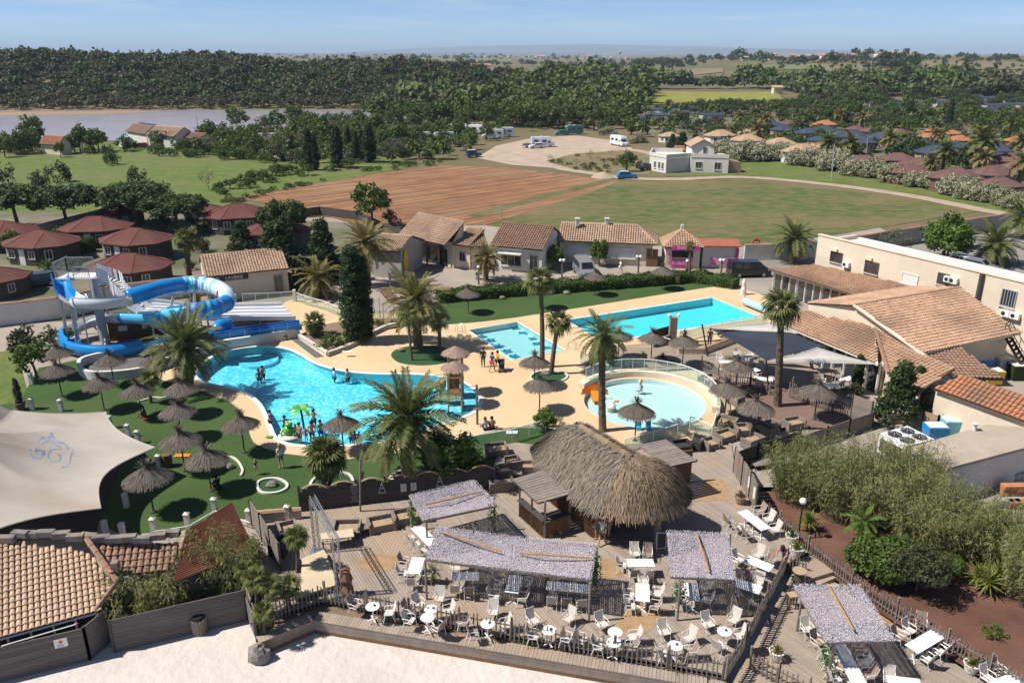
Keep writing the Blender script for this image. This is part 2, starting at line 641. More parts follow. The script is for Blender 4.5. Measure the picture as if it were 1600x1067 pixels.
def track(name,pts,w,z,m):
 c=curve_pts([P(x,y)for x,y in pts],6)
 o=MB()
 o.strip([(p.x,p.y)for p in c],0.012,w,z-0.012)
 return o.build(name,m,kind='structure')
track('dirt_track',[(842,252),(880,264),(930,272),(985,279),(1060,280),(1160,277),(1290,288),(1420,306),(1545,330),(1640,345)],3.4,0.035,M['dirt_track'])
track('dirt_track',[(985,234),(1010,238),(1030,244)],3.5,0.03,M['dirt_track'])
sheet('wild_strip',[(1030,238),(1160,235),(1600,300),(1700,330),(1640,345),(1545,327),(1420,303),(1290,285),(1160,274),(1040,276)],0.012,M['meadow'])
mk('village_ground',(0.075,0.085,0.032),(0.16,0.135,0.085),0.09,0.95,0.1,1,coord='Position',c3=(0.25,0.205,0.15),s3=0.05,f3=0.6)
sheet('campsite_ground',[(1000,205),(1090,180),(1350,150),(1640,140),(1900,160),(1900,300),(1640,320),(1500,290),(1240,242),(1080,232)],-0.01,M['village_ground'])
sheet('campsite_ground',[(-120,345),(60,322),(330,322),(480,345),(640,352),(640,400),(580,430),(380,470),(150,500),(-120,510)],-0.01,M['camp_ground'])
mk('river_water',(0.33,0.30,0.32),(0.28,0.265,0.285),0.06,0.22,0.05,0.35,coord='Position',spec=0.5,c3=(0.40,0.34,0.33),s3=0.012,f3=0.6)
mk('mud',(0.30,0.20,0.12),(0.24,0.17,0.11),0.08,0.9,coord='Position')
sheet('river',[(-420,179),(0,173.5),(240,171.5),(460,170),(640,169.5),(600,183),(470,202),(300,215),(120,222),(0,224),(-420,240)],0.02,M['river_water'])
sheet('river_bank',[(-420,181),(0,175.5),(200,173.5),(260,175),(150,179),(60,180),(-420,186)],0.04,M['mud'])
sheet('river_bank',[(-420,177),(0,171.6),(240,170),(460,168.6),(640,168.3),(640,169.6),(460,170.6),(240,172),(0,174),(-420,180)],0.05,M['mud'])
mk('yellow_flowers',(0.26,0.235,0.045),(0.15,0.17,0.04),0.12,0.95,0.1,1,coord='Position')
def drape(name,pts,lift,m,sub=8):
 0
 a,b,c,d=(G(*p)for p in pts)
 vs,fs=[],[]
 for i in range(sub+1):
  for j in range(sub+1):
   u,v=i/sub,j/sub
   p=(a*(1-u)+b*u)*(1-v)+(d*(1-u)+c*u)*v
   vs.append((p.x,p.y,hz(p.x,p.y)+lift))
 for i in range(sub):
  for j in range(sub):
   k=i*(sub+1)+j
   fs.append((k,k+sub+1,k+sub+2,k+1))
 o=MB()
 o.add(vs,fs)
 return o.build(name,m,kind='structure')
drape('flower_field',[(1010,165),(1225,163),(1215,145),(1018,143)],0.4,M['yellow_flowers'])
mk('vineyard',(0.15,0.13,0.065),(0.19,0.15,0.085),0.03,0.95,coord='Position',stretch=(1,0.2,1))
mk('brown_field',(0.20,0.15,0.09),(0.17,0.135,0.075),0.02,0.95,coord='Position')
mk('pale_green_field',(0.13,0.145,0.06),(0.15,0.15,0.065),0.02,0.95,coord='Position')
for nm,q in(('vineyard',[(1300,118),(1420,118),(1420,104),(1240,104)]),('brown_field',[(1440,124),(1700,136),(1700,112),(1440,112)]),('pale_green_field',[(560,98),(800,97),(800,90),(560,91)]),('pale_green_field',[(1180,112),(1300,110),(1300,101),(1180,103)]),('brown_field',[(1070,120),(1130,114),(1130,107),(1060,110)]),('vineyard',[(1440,110),(1700,110),(1700,98),(1440,97)])):
 drape(nm,q,0.6,M[nm])
mk('asphalt',(0.13,0.125,0.12),(0.10,0.098,0.095),0.3,0.9,0.006,8,coord='Position')
c=[G(1416,116),G(1424,106),G(1432,97)]
o=MB()
for a,b in zip(c,c[1:]):
 n=6
 for i in range(n):
  p,q=a.lerp(b,i/n),a.lerp(b,(i+1)/n)
  p.z,q.z=hz(p.x,p.y)+0.8,hz(q.x,q.y)+0.8
  o.add([p+Vector((-2.6,0,0)),p+Vector((2.6,0,0)),q+Vector((2.6,0,0)),q+Vector((-2.6,0,0))],[(0,1,2,3)])
o.build('road',M['asphalt'],kind='structure')
mk('far_ridge',(0.10,0.11,0.10),(0.13,0.13,0.11),0.001,0.95,coord='Position')
def ridge(name,Y,prof,depth):
 o=MB()
 vs,fs=[],[]
 for i,(px,h)in enumerate(prof):
  x=(px-CX)/FOC*Y/CP
  for dy,f in((-depth,-0.02),(-depth*0.4,0.7),(0,1.0),(depth,-0.02)):
   vs.append((x,Y+dy+RN.uniform(-0.1,0.1)*depth*(f>0),h*f))
 n=len(prof)
 for i in range(n-1):
  for j in range(3):
   a=i*4+j
   fs.append((a,a+4,a+5,a+1))
 o.add(vs,fs)
 return o.build(name,M['far_ridge'],smooth=True,kind='structure')
def prof(x0,x1,base,amp,seed,n=60,env=lambda t:math.sin(math.pi*t)**0.6):
 r=random.Random(seed)
 ph=[r.uniform(0,6.28)for _ in range(6)]
 out=[]
 for i in range(n+1):
  t=i/n
  e=env(t)
  s=sum(math.sin(t*(4+5*k)+ph[k])/(1+k*0.9)for k in range(6))
  out.append((x0+(x1-x0)*t,max(0.0,e*(base+amp*s))))
 return out
ridge('mountain_range',17000,prof(560,1300,175,16,3),1800)
ridge('mountain_range',14000,prof(770,1010,135,22,5,60,lambda t:math.sin(math.pi*t)**1.6),900)
ridge('mountain_range',11500,prof(960,1330,82,9,8),900)
ridge('distant_shore',9000,prof(-200,900,26,5,9,80,lambda t:1.0),300)
mk('sea_water',(0.10,0.17,0.26),(0.11,0.18,0.27),0.001,0.3,coord='Position')
sheet('sea',[(-400,84.2),(520,84.2),(520,85.4),(-400,85.4)],0.6,M['sea_water'])
# pools: outlines first, the decks around them are cut to fit
def xy(pts):return[(p.x,p.y)for p in pts]
lagoon=xy(smooth_loop(PP([(303,584),(322,563),(355,548),(405,541),(445,544),(470,554),(490,566),(517,575),(550,581),(595,584),(645,584),(690,588),(722,597),(745,611),(752,627),(742,643),(715,655),(675,668),(630,683),(580,693),(530,697),(478,697),(447,693),(430,684),(422,668),(414,648),(402,628),(378,612),(345,604),(318,597)],0),4))
def rect_from(a,b,c):
 0
 a,b,c=(Vector((p.x,p.y,0))for p in(a,b,c))
 u=(b-a)
 v=(c-b)
 v-=u*(v.dot(u)/u.length_squared)
 return[(a.x,a.y),(b.x,b.y),((b+v).x,(b+v).y),((a+v).x,(a+v).y)]
turtle=rect_from(P(731,516),P(808,503),P(884,547))
big=rect_from(P(884,500),P(1112,465),P(1192,496))
big=[Vector((p[0],p[1],0))for p in big]
big[3]=big[3]+(big[0]-big[3])*0.06
big=[(p.x,p.y)for p in big]
rc=(P(912,628)+P(1106,634))/2
RPR=4.62
rc=Vector((rc.x,rc.y+0.35,0))
kiddy=[(rc.x+RPR*math.cos(t*math.pi/24),rc.y+RPR*math.sin(t*math.pi/24))for t in range(48)]
HOLES=[lagoon,turtle,big,kiddy]
mk('paving',(0.33,0.285,0.24),(0.28,0.24,0.20),0.35,0.9,0.006,6,coord='Position',c3=(0.24,0.20,0.165),s3=0.12,f3=0.6)
mk('pool_deck',(0.585,0.43,0.255),(0.53,0.385,0.225),0.25,0.85,0.004,10,coord='Position',c3=(0.62,0.475,0.30),s3=0.09,f3=0.6)
mk('turf',(0.045,0.088,0.020),(0.036,0.072,0.017),0.35,0.95,0.012,30,coord='Position',c3=(0.062,0.098,0.028),s3=0.12,f3=0.6)
mk('asphalt_pale',(0.24,0.225,0.21),(0.20,0.185,0.17),0.3,0.9,0.006,8,coord='Position',c3=(0.29,0.26,0.22),s3=0.1,f3=0.6)
mk('turf_patch',(0.028,0.080,0.030),(0.024,0.066,0.026),0.6,0.95,0.012,30,coord='Position')
mk('sand',(0.55,0.495,0.45),(0.49,0.435,0.395),0.5,0.95,0.11,1.9,coord='Position',c3=(0.60,0.545,0.50),s3=0.25,f3=0.6)
mk('mulch',(0.135,0.062,0.042),(0.095,0.045,0.033),0.8,0.95,0.05,9,coord='Position',c3=(0.17,0.09,0.06),s3=0.25,f3=0.7)
SANDZ,LOWZ=-0.85,-0.55
ro=[(-56,128),(56,128),(56,30),(30,30)]+xy(PP([(1420,760),(1170,760),(1000,900),(560,900),(470,900),(395,925),(330,940),(180,975),(0,1035),(-200,1090)],0))+[(-56,28)]
sheet('resort_ground',ro,-0.025,M['paving'],HOLES,px=False)
sheet('beach_sand',[(-70,2),(70,2),(70,30),(14,41),(-6,40),(-70,44)],SANDZ,M['sand'],px=False)
deck_px=[(300,566),(330,552),(400,530),(470,520),(440,485),(455,468),(505,470),(540,488),(640,492),(660,508),(800,497),(1122,447),(1165,452),(1240,485),(1180,512),(1110,538),(1105,590),(1150,640),(1128,668),(1110,690),(1000,695),(900,690),(860,668),(800,667),(735,682),(650,702),(590,712),(520,718),(470,711),(445,708),(415,700),(396,690),(388,670),(380,645),(360,628),(325,613),(285,602),(250,592),(245,583)]
sheet('pool_deck',[(p.x,p.y)for p in smooth_loop(PP(deck_px),3)],0.0,M['pool_deck'],HOLES,px=False)
lawn_px=[(30,628),(60,575),(130,560),(250,593),(285,603),(325,614),(360,629),(380,646),(388,671),(396,691),(415,701),(445,709),(470,712),(520,719),(590,713),(650,703),(735,683),(800,668),(860,669),(895,690),(780,715),(760,765),(640,775),(470,800),(390,808),(330,825),(190,835),(150,815),(165,700),(40,690),(-40,700),(-60,640)]
sheet('lawn',lawn_px,-0.008,M['turf'])
sheet('lawn',[(-80,560),(-80,690),(12,650),(52,636),(40,600),(26,545),(-60,560)],-0.012,M['meadow'])
sheet('lawn',[(628,487),(690,468),(800,459),(975,446),(1090,438),(1130,447),(800,498.5),(660,509.5),(640,500)],-0.006,M['turf'])
mk('kerb_white',(0.62,0.58,0.50),(0.55,0.51,0.44),1.5,0.8)
def island(name,pts,z=0.012,kerb=True,h=0.14,w=0.16):
 lo=smooth_loop(PP(pts),4)
 o=MB()
 o.poly([[Vector((p.x,p.y,z))for p in lo]])
 g=o.build(name,M['turf_patch'],kind='structure')
 if kerb:
  k=MB()
  k.strip(xy(lo),h,w,-0.02,closed=True)
  tag(k.build('kerb',M['kerb_white']),kind='structure')
 return g
island('lawn_island',[(611,555),(622,545),(650,540),(690,542),(712,555),(700,566),(662,571),(625,567)],kerb=False)
island('lawn_island',[(829,589),(840,582),(862,580),(882,584),(886,590),(874,597),(850,599),(833,595)])
island('putting_green',[(402,757),(412,750),(434,749),(448,757),(446,765),(430,771),(408,770)])
island('lawn_island',[(484,762),(492,748),(512,738),(545,742),(552,762),(540,774),(510,780),(490,774)])
island('lawn_island',[(611,750),(617,741),(632,736),(665,738),(690,746),(680,757),(640,758)])
mk('planting_bed',(0.24,0.17,0.12),(0.17,0.12,0.08),0.8,0.95,0.03,8,coord='Position')
o=MB();o.poly([PP([(464,525),(512,555),(545,543),(575,526),(605,512),(640,506),(615,497),(560,497),(500,508)],0.2)])
o.build('planting_bed',M['planting_bed'],kind='structure')
o=MB()
o.strip(xy(curve_pts(PP([(512,556),(545,544),(576,527),(606,513),(642,507)]),6)),0.42,0.28,-0.02)
o.strip(xy(PP([(463,525),(512,556)])),0.42,0.28,-0.02)
tag(o.build('planter_wall',M['kerb_white']),'low curved cream wall round the planting bed with the tall cypress','wall')
o=MB();o.poly([PP([(452,528),(462,526),(507,557),(493,559)],0.008)])
o.build('drain_path',M['asphalt'],kind='structure')
o=MB()
o.strip(xy(curve_pts(PP([(350,714),(362,715),(372,722),(379,735),(376,744)]),5)),0.12,0.14,-0.02)
o.strip(xy(curve_pts(PP([(216,628),(240,622),(256,622),(275,614)]),5)),0.12,0.14,-0.02)
o.build('kerb',M['kerb_white'],kind='structure')
mk('pool_paint',(0.44,0.78,0.84),(0.41,0.75,0.82),0.6,0.5,coord='Position')
mk('pool_white',(0.68,0.76,0.76),(0.64,0.72,0.72),0.5,0.5,coord='Position')
mk('coping_white',(0.70,0.68,0.64),(0.64,0.62,0.58),1.0,0.6)
mk('mosaic_blue',(0.02,0.16,0.30),(0.015,0.25,0.38),2.0,0.4)
WA=water_mat('lagoon_water',(0.27,0.80,0.96),(1.15,1.15,1.08),1.7,0.06,0.62)
WB=water_mat('big_pool_water',(0.36,0.93,0.98),(0.46,0.97,1.0),0.8,0.03,0.3)
WC=water_mat('shallow_water',(0.62,0.91,0.93),(0.74,0.96,0.96),0.8,0.02,0.3)
WD=water_mat('paddling_water',(0.80,0.95,0.94),(0.86,0.97,0.97),0.8,0.02,0.3)
def pool(label,loop,depth,wm,paint,cop=0.26,lvl=-0.12):
 cx=sum(p[0]for p in loop)/len(loop)
 cy=sum(p[1]for p in loop)/len(loop)
 t=thing('swimming_pool',label,'pool',(cx,cy,0))
 n=len(loop)
 fl=MB();fl.poly([[Vector((x,y,-depth))for x,y in loop]])
 fl.build('floor',paint,t)
 wl=MB()
 vs=[(x,y,-depth)for x,y in loop]+[(x,y,0.02)for x,y in loop]
 wl.add(vs,[(i,n+i,n+(i+1)%n,(i+1)%n)for i in range(n)])
 wl.build('wall',paint,t)
 if cop:
  k=MB();k.strip(loop,0.035,cop,0.0,closed=True)
  k.build('coping',M['coping_white'],t)
 w=MB();w.poly([[Vector((x,y,lvl))for x,y in loop]])
 tag(w.build('water',wm,t),kind=None)
 return t
lag=pool('large curved lagoon pool full of bathers below the water slides',lagoon,1.0,WA,M['pool_paint'],0.34)
pb=pool('long rectangular turquoise swimming pool in front of the hedge',big,0.85,WB,M['pool_paint'],0.3,-0.1)
pt=pool('small rectangular pool with blue turtle mosaics on its floor',turtle,0.55,WC,M['pool_white'],0.2,-0.08)
pk=pool('round pale paddling pool with an orange shell slide',kiddy,0.4,WD,M['pool_white'],0.0,-0.1)
o=MB()
c=P(404,562,-0.72)
o.lathe([(1.7,-0.3),(1.7,0.0),(0.0,0.0)],32,(c.x,c.y,-0.72))
o.build('seat_ring',M['pool_paint'],lag)
o=MB()
c=P(722,627,-0.4)
o.lathe([(2.1,-0.75),(2.1,-0.02),(1.6,0.16),(0,0.16)],28,(c.x-0.3,c.y+0.1,-0.4))
o.build('shallow_shelf',M['pool_white'],lag)
def turtle_mosaic(p,rz,s):
 o=MB()
 def ell(cx,cy,a,b,r=0.0,n=10):
  pts=[]
  for k in range(n):
   t=2*math.pi*k/n
   x,y=a*math.cos(t),b*math.sin(t)
   x,y=cx+x*math.cos(r)-y*math.sin(r),cy+x*math.sin(r)+y*math.cos(r)
   X,Y=x*math.cos(rz)-y*math.sin(rz),x*math.sin(rz)+y*math.cos(rz)
   pts.append(Vector((p[0]+X*s,p[1]+Y*s,p[2])))
  o.poly([pts])
 ell(0,0,0.44,0.36)
 ell(0.46,0,0.13,0.10)
 for sx,sy,r,a in((0.24,0.36,0.9,0.27),(0.24,-0.36,-0.9,0.27),(-0.3,0.25,2.4,0.15),(-0.3,-0.25,-2.4,0.15)):ell(sx,sy,a,0.075,r)
 return o.build('turtle_mosaic',M['mosaic_blue'],pt)
for px,py,rz in((753,526),(767,532),(780,540),(793,549),(805,557),(806,513),(818,519),(834,529),(841,537),(855,543))and((753,526,2.4),(767,532,2.2),(780,541,2.6),(793,549,2.3),(804,557,2.5),(806,513,0.3),(818,520,0.0),(834,529,0.4),(840,537,0.1),(857,543,0.3)):
 turtle_mosaic(P(px,py,-0.54),rz+RN.uniform(-0.2,0.2),1.15)
def ladder(px,py,dx,dy,label):
 t=thing('pool_ladder',label,'ladder',P(px,py))
 for s in(-1,1):
  c=P(px,py)+Vector((-dy,dx,0))*0.26*s
  pts=[c+Vector((dx,dy,0))*a+Vector((0,0,z))for a,z in((0.7,0.0),(0.65,0.55),(0.4,0.78),(0.05,0.75),(-0.12,0.4),(-0.14,-0.4))]
  m=MB();m.tube(pts,0.022,5);m.build('rail',M['steel'],t)
ladder(723,519,-0.9,0.4,'steel handrail at the left corner of the turtle pool')
ladder(889,545,0.9,-0.3,'steel handrail at the right corner of the turtle pool')
# wooden terraces: every board its own strip with a gap
mk('deck_boards',(0.345,0.285,0.235),(0.235,0.19,0.157),1.2,0.85,0.003,20,coord='Position',attr=0.65,c3=(0.36,0.26,0.17),s3=0.22,f3=0.7)
mk('deck_boards_brown',(0.235,0.15,0.115),(0.17,0.11,0.09),1.2,0.85,0.003,20,coord='Position',attr=0.65)
def clip(poly,n,d,keep_le=True):
 out=[]
 m=len(poly)
 for i in range(m):
  a,b=poly[i],poly[(i+1)%m]
  fa,fb=a[0]*n[0]+a[1]*n[1]-d,b[0]*n[0]+b[1]*n[1]-d
  if not keep_le:fa,fb=-fa,-fb
  if fa<=0:out.append(a)
  if(fa<0<fb)or(fb<0<fa):
   t=fa/(fa-fb)
   out.append((a[0]+(b[0]-a[0])*t,a[1]+(b[1]-a[1])*t))
 return out
def boards(name,poly,z,ang,m,w=0.155,gap=0.022,base_h=0.14,parent=None):
 0
 base=MB();base.prism(poly,z-base_h,z-0.03)
 tag(base.build('deck_base',M['black_gap'],parent),kind='structure')
 n=(-math.sin(ang),math.cos(ang))
 ds=[p[0]*n[0]+p[1]*n[1]for p in poly]
 o=MB()
 d=min(ds)
 while d<max(ds):
  q=clip(clip(poly,n,d+w-gap),n,d,False)
  if len(q)>2:
   o.prism(q,z-0.03,z+RN.uniform(-0.002,0.002))
  d+=w
 ob=o.build(name,m,parent)
 return tag(ob,kind='structure')
da=P(565,855),P(617,930)
DANG=math.atan2(da[1].y-da[0].y,da[1].x-da[0].x)
terr=[(392,972),(505,938),(800,990),(1130,1052),(1226,882),(1262,862),(1205,812),(1172,780),(1150,745),(1143,692),(1060,690),(1000,692),(880,700),(800,690),(780,700),(764,755),(640,770),(560,783),(470,797),(425,797),(440,870)]
boards('terrace_deck',xy(PP(terr,0.06)),0.06,DANG,M['deck_boards'])
up=[(1105,690),(1143,690),(1200,668),(1310,668),(1350,642),(1268,610),(1200,592),(1130,600),(1150,636)]
boards('lounge_deck',xy(PP(up,0.03)),0.03,0.15,M['deck_boards_brown'])
up2=[(900,572),(955,586),(985,560),(1050,562),(1100,585),(1128,603),(1200,594),(1300,612),(1370,600),(1390,585),(1280,540),(1180,520),(1110,536),(1075,545),(960,540)]
boards('restaurant_terrace',xy(PP(up2,0.02)),0.02,0.15,M['deck_boards'])
low=[(1238,895),(1300,905),(1345,940),(1470,1022),(1600,1105),(1560,1160),(1200,1160),(1130,1075),(1160,1040)]
boards('lower_deck',xy(PP(low,LOWZ)),LOWZ,DANG+0.12,M['deck_boards'])
lr=[(470,835),(640,800),(640,812),(530,845),(470,862)]
sheet('garden_soil',[(1150,760),(1200,690),(1420,690),(1600,760),(1900,860),(2100,1300),(1700,1300),(1560,1075),(1330,928),(1262,862),(1190,790)],LOWZ+0.2,M['mulch'])
sheet('car_park',[(1165,392),(1215,384),(1282,380),(1330,376),(1450,356),(1585,336),(1800,310),(1800,480),(1600,440),(1290,372),(1240,402),(1230,440),(1168,440),(1120,436)],-0.018,M['asphalt_pale'])
sheet('service_yard',[(1290,668),(1390,610),(1560,560),(1900,600),(1900,900),(1700,830),(1560,780),(1420,705)],-0.015,M['paving'])
# roofs of barrel tiles
for k,a,b in(('tile_pale',(0.50,0.355,0.25),(0.35,0.23,0.155)),('tile_orange',(0.50,0.325,0.215),(0.36,0.215,0.135)),('tile_brown',(0.33,0.20,0.14),(0.22,0.13,0.09)),('tile_terracotta',(0.46,0.20,0.10),(0.36,0.15,0.075))):
 mk(k,a,b,3.0,0.9,0.004,25,attr=0.6,c3=(0.20,0.135,0.095),s3=0.22,f3=0.75)
mk('tile_near',(0.54,0.39,0.28),(0.42,0.285,0.195),3.0,0.9,0.004,25,objrnd=0.6,c3=(0.34,0.23,0.16),s3=1.2,f3=0.5)
mk('tile_base',(0.16,0.10,0.07),(0.12,0.08,0.055),2,0.9)
mk('shingle_red',(0.135,0.043,0.034),(0.10,0.036,0.03),2.0,0.9,0.01,12,objrnd=0.3,c3=(0.13,0.075,0.055),s3=0.3,f3=0.55)
mk('shingle_brown',(0.15,0.082,0.07),(0.125,0.066,0.057),2.0,0.9,0.01,12,objrnd=0.3)
mk('shingle_blue',(0.045,0.062,0.10),(0.035,0.048,0.078),2.0,0.8,0.01,12,objrnd=0.3)
mk('shingle_orange',(0.40,0.165,0.075),(0.32,0.13,0.06),2.0,0.9,0.01,12,objrnd=0.3)
mk('shingle_beige',(0.42,0.285,0.19),(0.34,0.22,0.145),2.0,0.9,0.01,12,objrnd=0.3)
def inside(p,poly):
 c=False
 n=len(poly)
 for i in range(n):
  a,b=poly[i],poly[(i+1)%n]
  if(a[1]>p[1])!=(b[1]>p[1])and p[0]<(b[0]-a[0])*(p[1]-a[1])/(b[1]-a[1])+a[0]:c=not c
 return c
def tile_unit(pitch,row):
 vs,fs=[],[]
 for e,(v,r,lift)in enumerate(((-row*0.62,pitch*0.50,0.035),(row*0.55,pitch*0.36,0.0))):
  for k in range(5):
   t=math.pi*k/4
   vs.append((-math.cos(t)*r,v,math.sin(t)*r*0.75+lift))
 for k in range(4):fs.append((k,k+1,5+k+1,5+k))
 fs.append((4,3,2,1))
 return np.array(vs),fs
def tiled_plane(parent,poly,m,pitch=0.30,row=0.36,single=False,limit=0,name='roof',thick=0.10,edge=None):
 0
 p=[Vector(q)for q in poly]
 far=max(p[2:],key=lambda q:(q-p[0]).cross(p[1]-p[0]).length)
 pn=(p[1]-p[0]).cross(far-p[0])
 for q in p[2:]:q.z=p[0].z-((q.x-p[0].x)*pn.x+(q.y-p[0].y)*pn.y)/pn.z
 u=(p[1]-p[0]).normalized()
 far=max(p[2:],key=lambda q:((q-p[0])-u*(q-p[0]).dot(u)).length)
 v=(far-p[0])-u*(far-p[0]).dot(u)
 v.normalize()
 n=u.cross(v)
 if n.z<0:
  u=-u
  n=u.cross(v)
 o2=[((q-p[0]).dot(u),(q-p[0]).dot(v))for q in p]
 slab=MB()
 dn=Vector((0,0,-thick))
 k=len(p)
 top=list(p)
 nn=(p[1]-p[0]).cross(p[2]-p[0])
 if nn.z<0:top=top[::-1]
 slab.add(top+[q+dn for q in top],[tuple(range(k)),tuple(range(k,2*k))[::-1]]+[(i,k+i,k+(i+1)%k,(i+1)%k)for i in range(k)])
 ro=slab.build(name,M['tile_base']if edge is None else edge,parent)
 u0,u1=min(q[0]for q in o2),max(q[0]for q in o2)
 v0,v1=min(q[1]for q in o2),max(q[1]for q in o2)
 cells=[]
 nr,nc=int((v1-v0)/row)+1,int((u1-u0)/pitch)+1
 for j in range(nr):
  for i in range(nc):
   c=(u0+(i+0.5)*pitch,v0+(j+0.5)*row)
   if inside(c,o2):cells.append(c)
 tv,tf=tile_unit(pitch,row)
 B=np.array([u,v,n])
 nsing=0
 if single:
  me=bpy.data.meshes.new('roof_tile')
  me.from_pydata([tuple(x)for x in tv],[],tf)
  me.materials.append(m)
  base=wloc(ro)
  rot=Matrix((u,v,n)).transposed().to_euler()
  rest=[]
  order=sorted(cells,key=lambda c:(p[0]+u*c[0]+v*c[1]).x<limit)
  for c in order:
   w=p[0]+u*c[0]+v*c[1]
   if nsing<300 and w.x>=limit:
    t=link('roof_tile',me,ro,w-base+n*0.005,rot)
    nsing+=1
   else:rest.append(c)
  cells=rest
 if cells:
  cc=np.array(cells)
  jit=NR.normal(0,0.006,(len(cc),3))
  org=np.array(p[0])+cc[:,:1]*np.array(u)+cc[:,1:]*np.array(v)+np.array(n)*0.005+jit
  V_=(tv@B)[None]+org[:,None]
  q4=np.array([f for f in tf])
  F_=(q4[None]+(np.arange(len(cc))*len(tv))[:,None,None]).reshape(-1,4)
  me=nmesh('roof_tiles',V_.reshape(-1,3)-np.array(wloc(parent)),F_,m,False,np.repeat(NR.random(len(cc)),len(tf)))
  tag(link('roof_tiles',me,parent),kind='stuff')
 return ro
def ridge_cap(parent,a,b,m,r=0.14):
 a,b=Vector(a),Vector(b)
 n=max(2,int((b-a).length/0.45))
 o=MB()
 for i in range(n):
  o.tube([a.lerp(b,i/n),a.lerp(b,(i+1.12)/n)],[r,r*0.85],6)
 return tag(o.build('ridge_tiles',m,parent),kind='stuff')
def window(parent,c,ux,w,h,nrm,frame='white_paint',glass='dark_glass',sill=True,bars=1):
 0
 c,ux,nrm=Vector(c),Vector(ux).normalized(),Vector(nrm).normalized()
 uz=Vector((0,0,1))
 f=MB()
 t=0.07
 for s in(-1,1):
  f.beam(c+ux*s*(w/2)-uz*h/2+nrm*0.02,c+ux*s*(w/2)+uz*h/2+nrm*0.02,t,0.1)
  f.beam(c-ux*(w/2+t/2)+uz*s*h/2+nrm*0.02,c+ux*(w/2+t/2)+uz*s*h/2+nrm*0.02,0.1,t)
 for k in range(bars):
  x=-w/2+w*(k+1)/(bars+1)
  f.beam(c+ux*x-uz*h/2+nrm*0.015,c+ux*x+uz*h/2+nrm*0.015,0.045,0.06)
 fo=f.build('window',M[frame],parent)
 g=MB()
 g.beam(c-ux*(w/2-0.02),c+ux*(w/2-0.02),0.03,h-0.04)
 g.build('pane',M[glass],fo)
 if sill:
  s_=MB();s_.beam(c-ux*(w/2+0.1)-uz*(h/2+0.09)+nrm*0.05,c+ux*(w/2+0.1)-uz*(h/2+0.09)+nrm*0.05,0.16,0.06)
  s_.build('sill',M['white_render'],fo)
 return fo
def text(s,c,ux,up,size,m,parent,name='lettering',ext=0.01):
 cu=bpy.data.curves.new(name,'FONT')
 cu.body=s
 cu.size=size
 cu.align_x='CENTER'
 cu.align_y='CENTER'
 cu.extrude=ext
 cu.materials.append(m)
 tmp=bpy.data.objects.new(name,cu)
 me=bpy.data.meshes.new_from_object(tmp)
 bpy.data.objects.remove(tmp)
 o=link(name,me,parent)
 ux,up=Vector(ux).normalized(),Vector(up).normalized()
 n=ux.cross(up)
 o.rotation_euler=Matrix((ux,up,n)).transposed().to_euler()
 o.location=Vector(c)-(wloc(parent)if parent else Vector())
 return o
def house(label,fl,fr,rg,ez,rz,wall,tile,cat='building',name='tiled_building',mono=False,hipr=False,hipl=False,over=0.45,group=None,base=0.0,pitch=0.30,depth=None,cap=True):
 a,b=P(*fl,ez),P(*fr,ez)
 u=(b-a).normalized()
 v=Vector((-u.y,u.x,0))
 r=P(*rg,rz)
 dist=depth or max(2.0,(r-a).dot(v))
 L=(b-a).length
 t=thing(name,label,cat,(a.x,a.y,base),group)
 up=Vector((0,0,rz-ez))
 h0=v*dist+up
 hl=dist*0.95 if hipl else 0
 hr=dist*0.95 if hipr else 0
 ra,rb=a+h0+u*hl,b+h0-u*hr
 tiled_plane(t,[a,b,rb,ra],tile,pitch)
 D=dist if mono else 2*dist
 if not mono:
  c,d=b+v*2*dist,a+v*2*dist
  tiled_plane(t,[c,d,ra,rb],tile,pitch)
  if hipr:tiled_plane(t,[b,c,rb],tile,pitch)
  if hipl:tiled_plane(t,[d,a,ra],tile,pitch)
  if cap:ridge_cap(t,ra,rb,tile)
  if hipr:ridge_cap(t,b,rb,tile)
  if hipl:ridge_cap(t,a,ra,tile)
 w=MB()
 o_=over
 il,ir=(o_ if hipl else 0.15),(o_ if hipr else 0.15)
 q=[a+u*il+v*o_,b-u*ir+v*o_,b-u*ir+v*(D-o_),a+u*il+v*(D-o_)]
 w.prism(q,base,ez+0.02)
 if not(hipl and hipr):
  e=0.12
  for s,hip in((a+u*il,hipl),(b-u*ir,hipr)):
   if hip:continue
   sgn=1 if s is not None and(s-a).length<1.0 else-1
   th=u*0.2*sgn
   if mono:tri=[s+v*o_,s+v*(D-0.02),s+v*(D-0.02)+Vector((0,0,rz-ez-e))]
   else:tri=[s+v*o_,s+v*(D-o_),s+v*dist+Vector((0,0,(rz-ez)-e))]
   tri2=[x+th for x in tri]
   k=len(tri)
   w.add(tri+tri2,[tuple(range(k)),tuple(range(k,2*k))[::-1]]+[(i,k+i,k+(i+1)%k,(i+1)%k)for i in range(k)])
  if mono:
   bk=[a+u*il+v*(D-0.25),b-u*ir+v*(D-0.25),b-u*ir+v*(D-0.02),a+u*il+v*(D-0.02)]
   w.prism(bk,base,rz-0.12)
 w.build('wall',wall,t)
 a=Vector((a.x,a.y,base))
 return t,a+v*o_,u,-v,L
ORD=['first','second','third','fourth','fifth','sixth','seventh','eighth','ninth','tenth','eleventh','twelfth','thirteenth','fourteenth','fifteenth','sixteenth','seventeenth','eighteenth','nineteenth','twentieth']
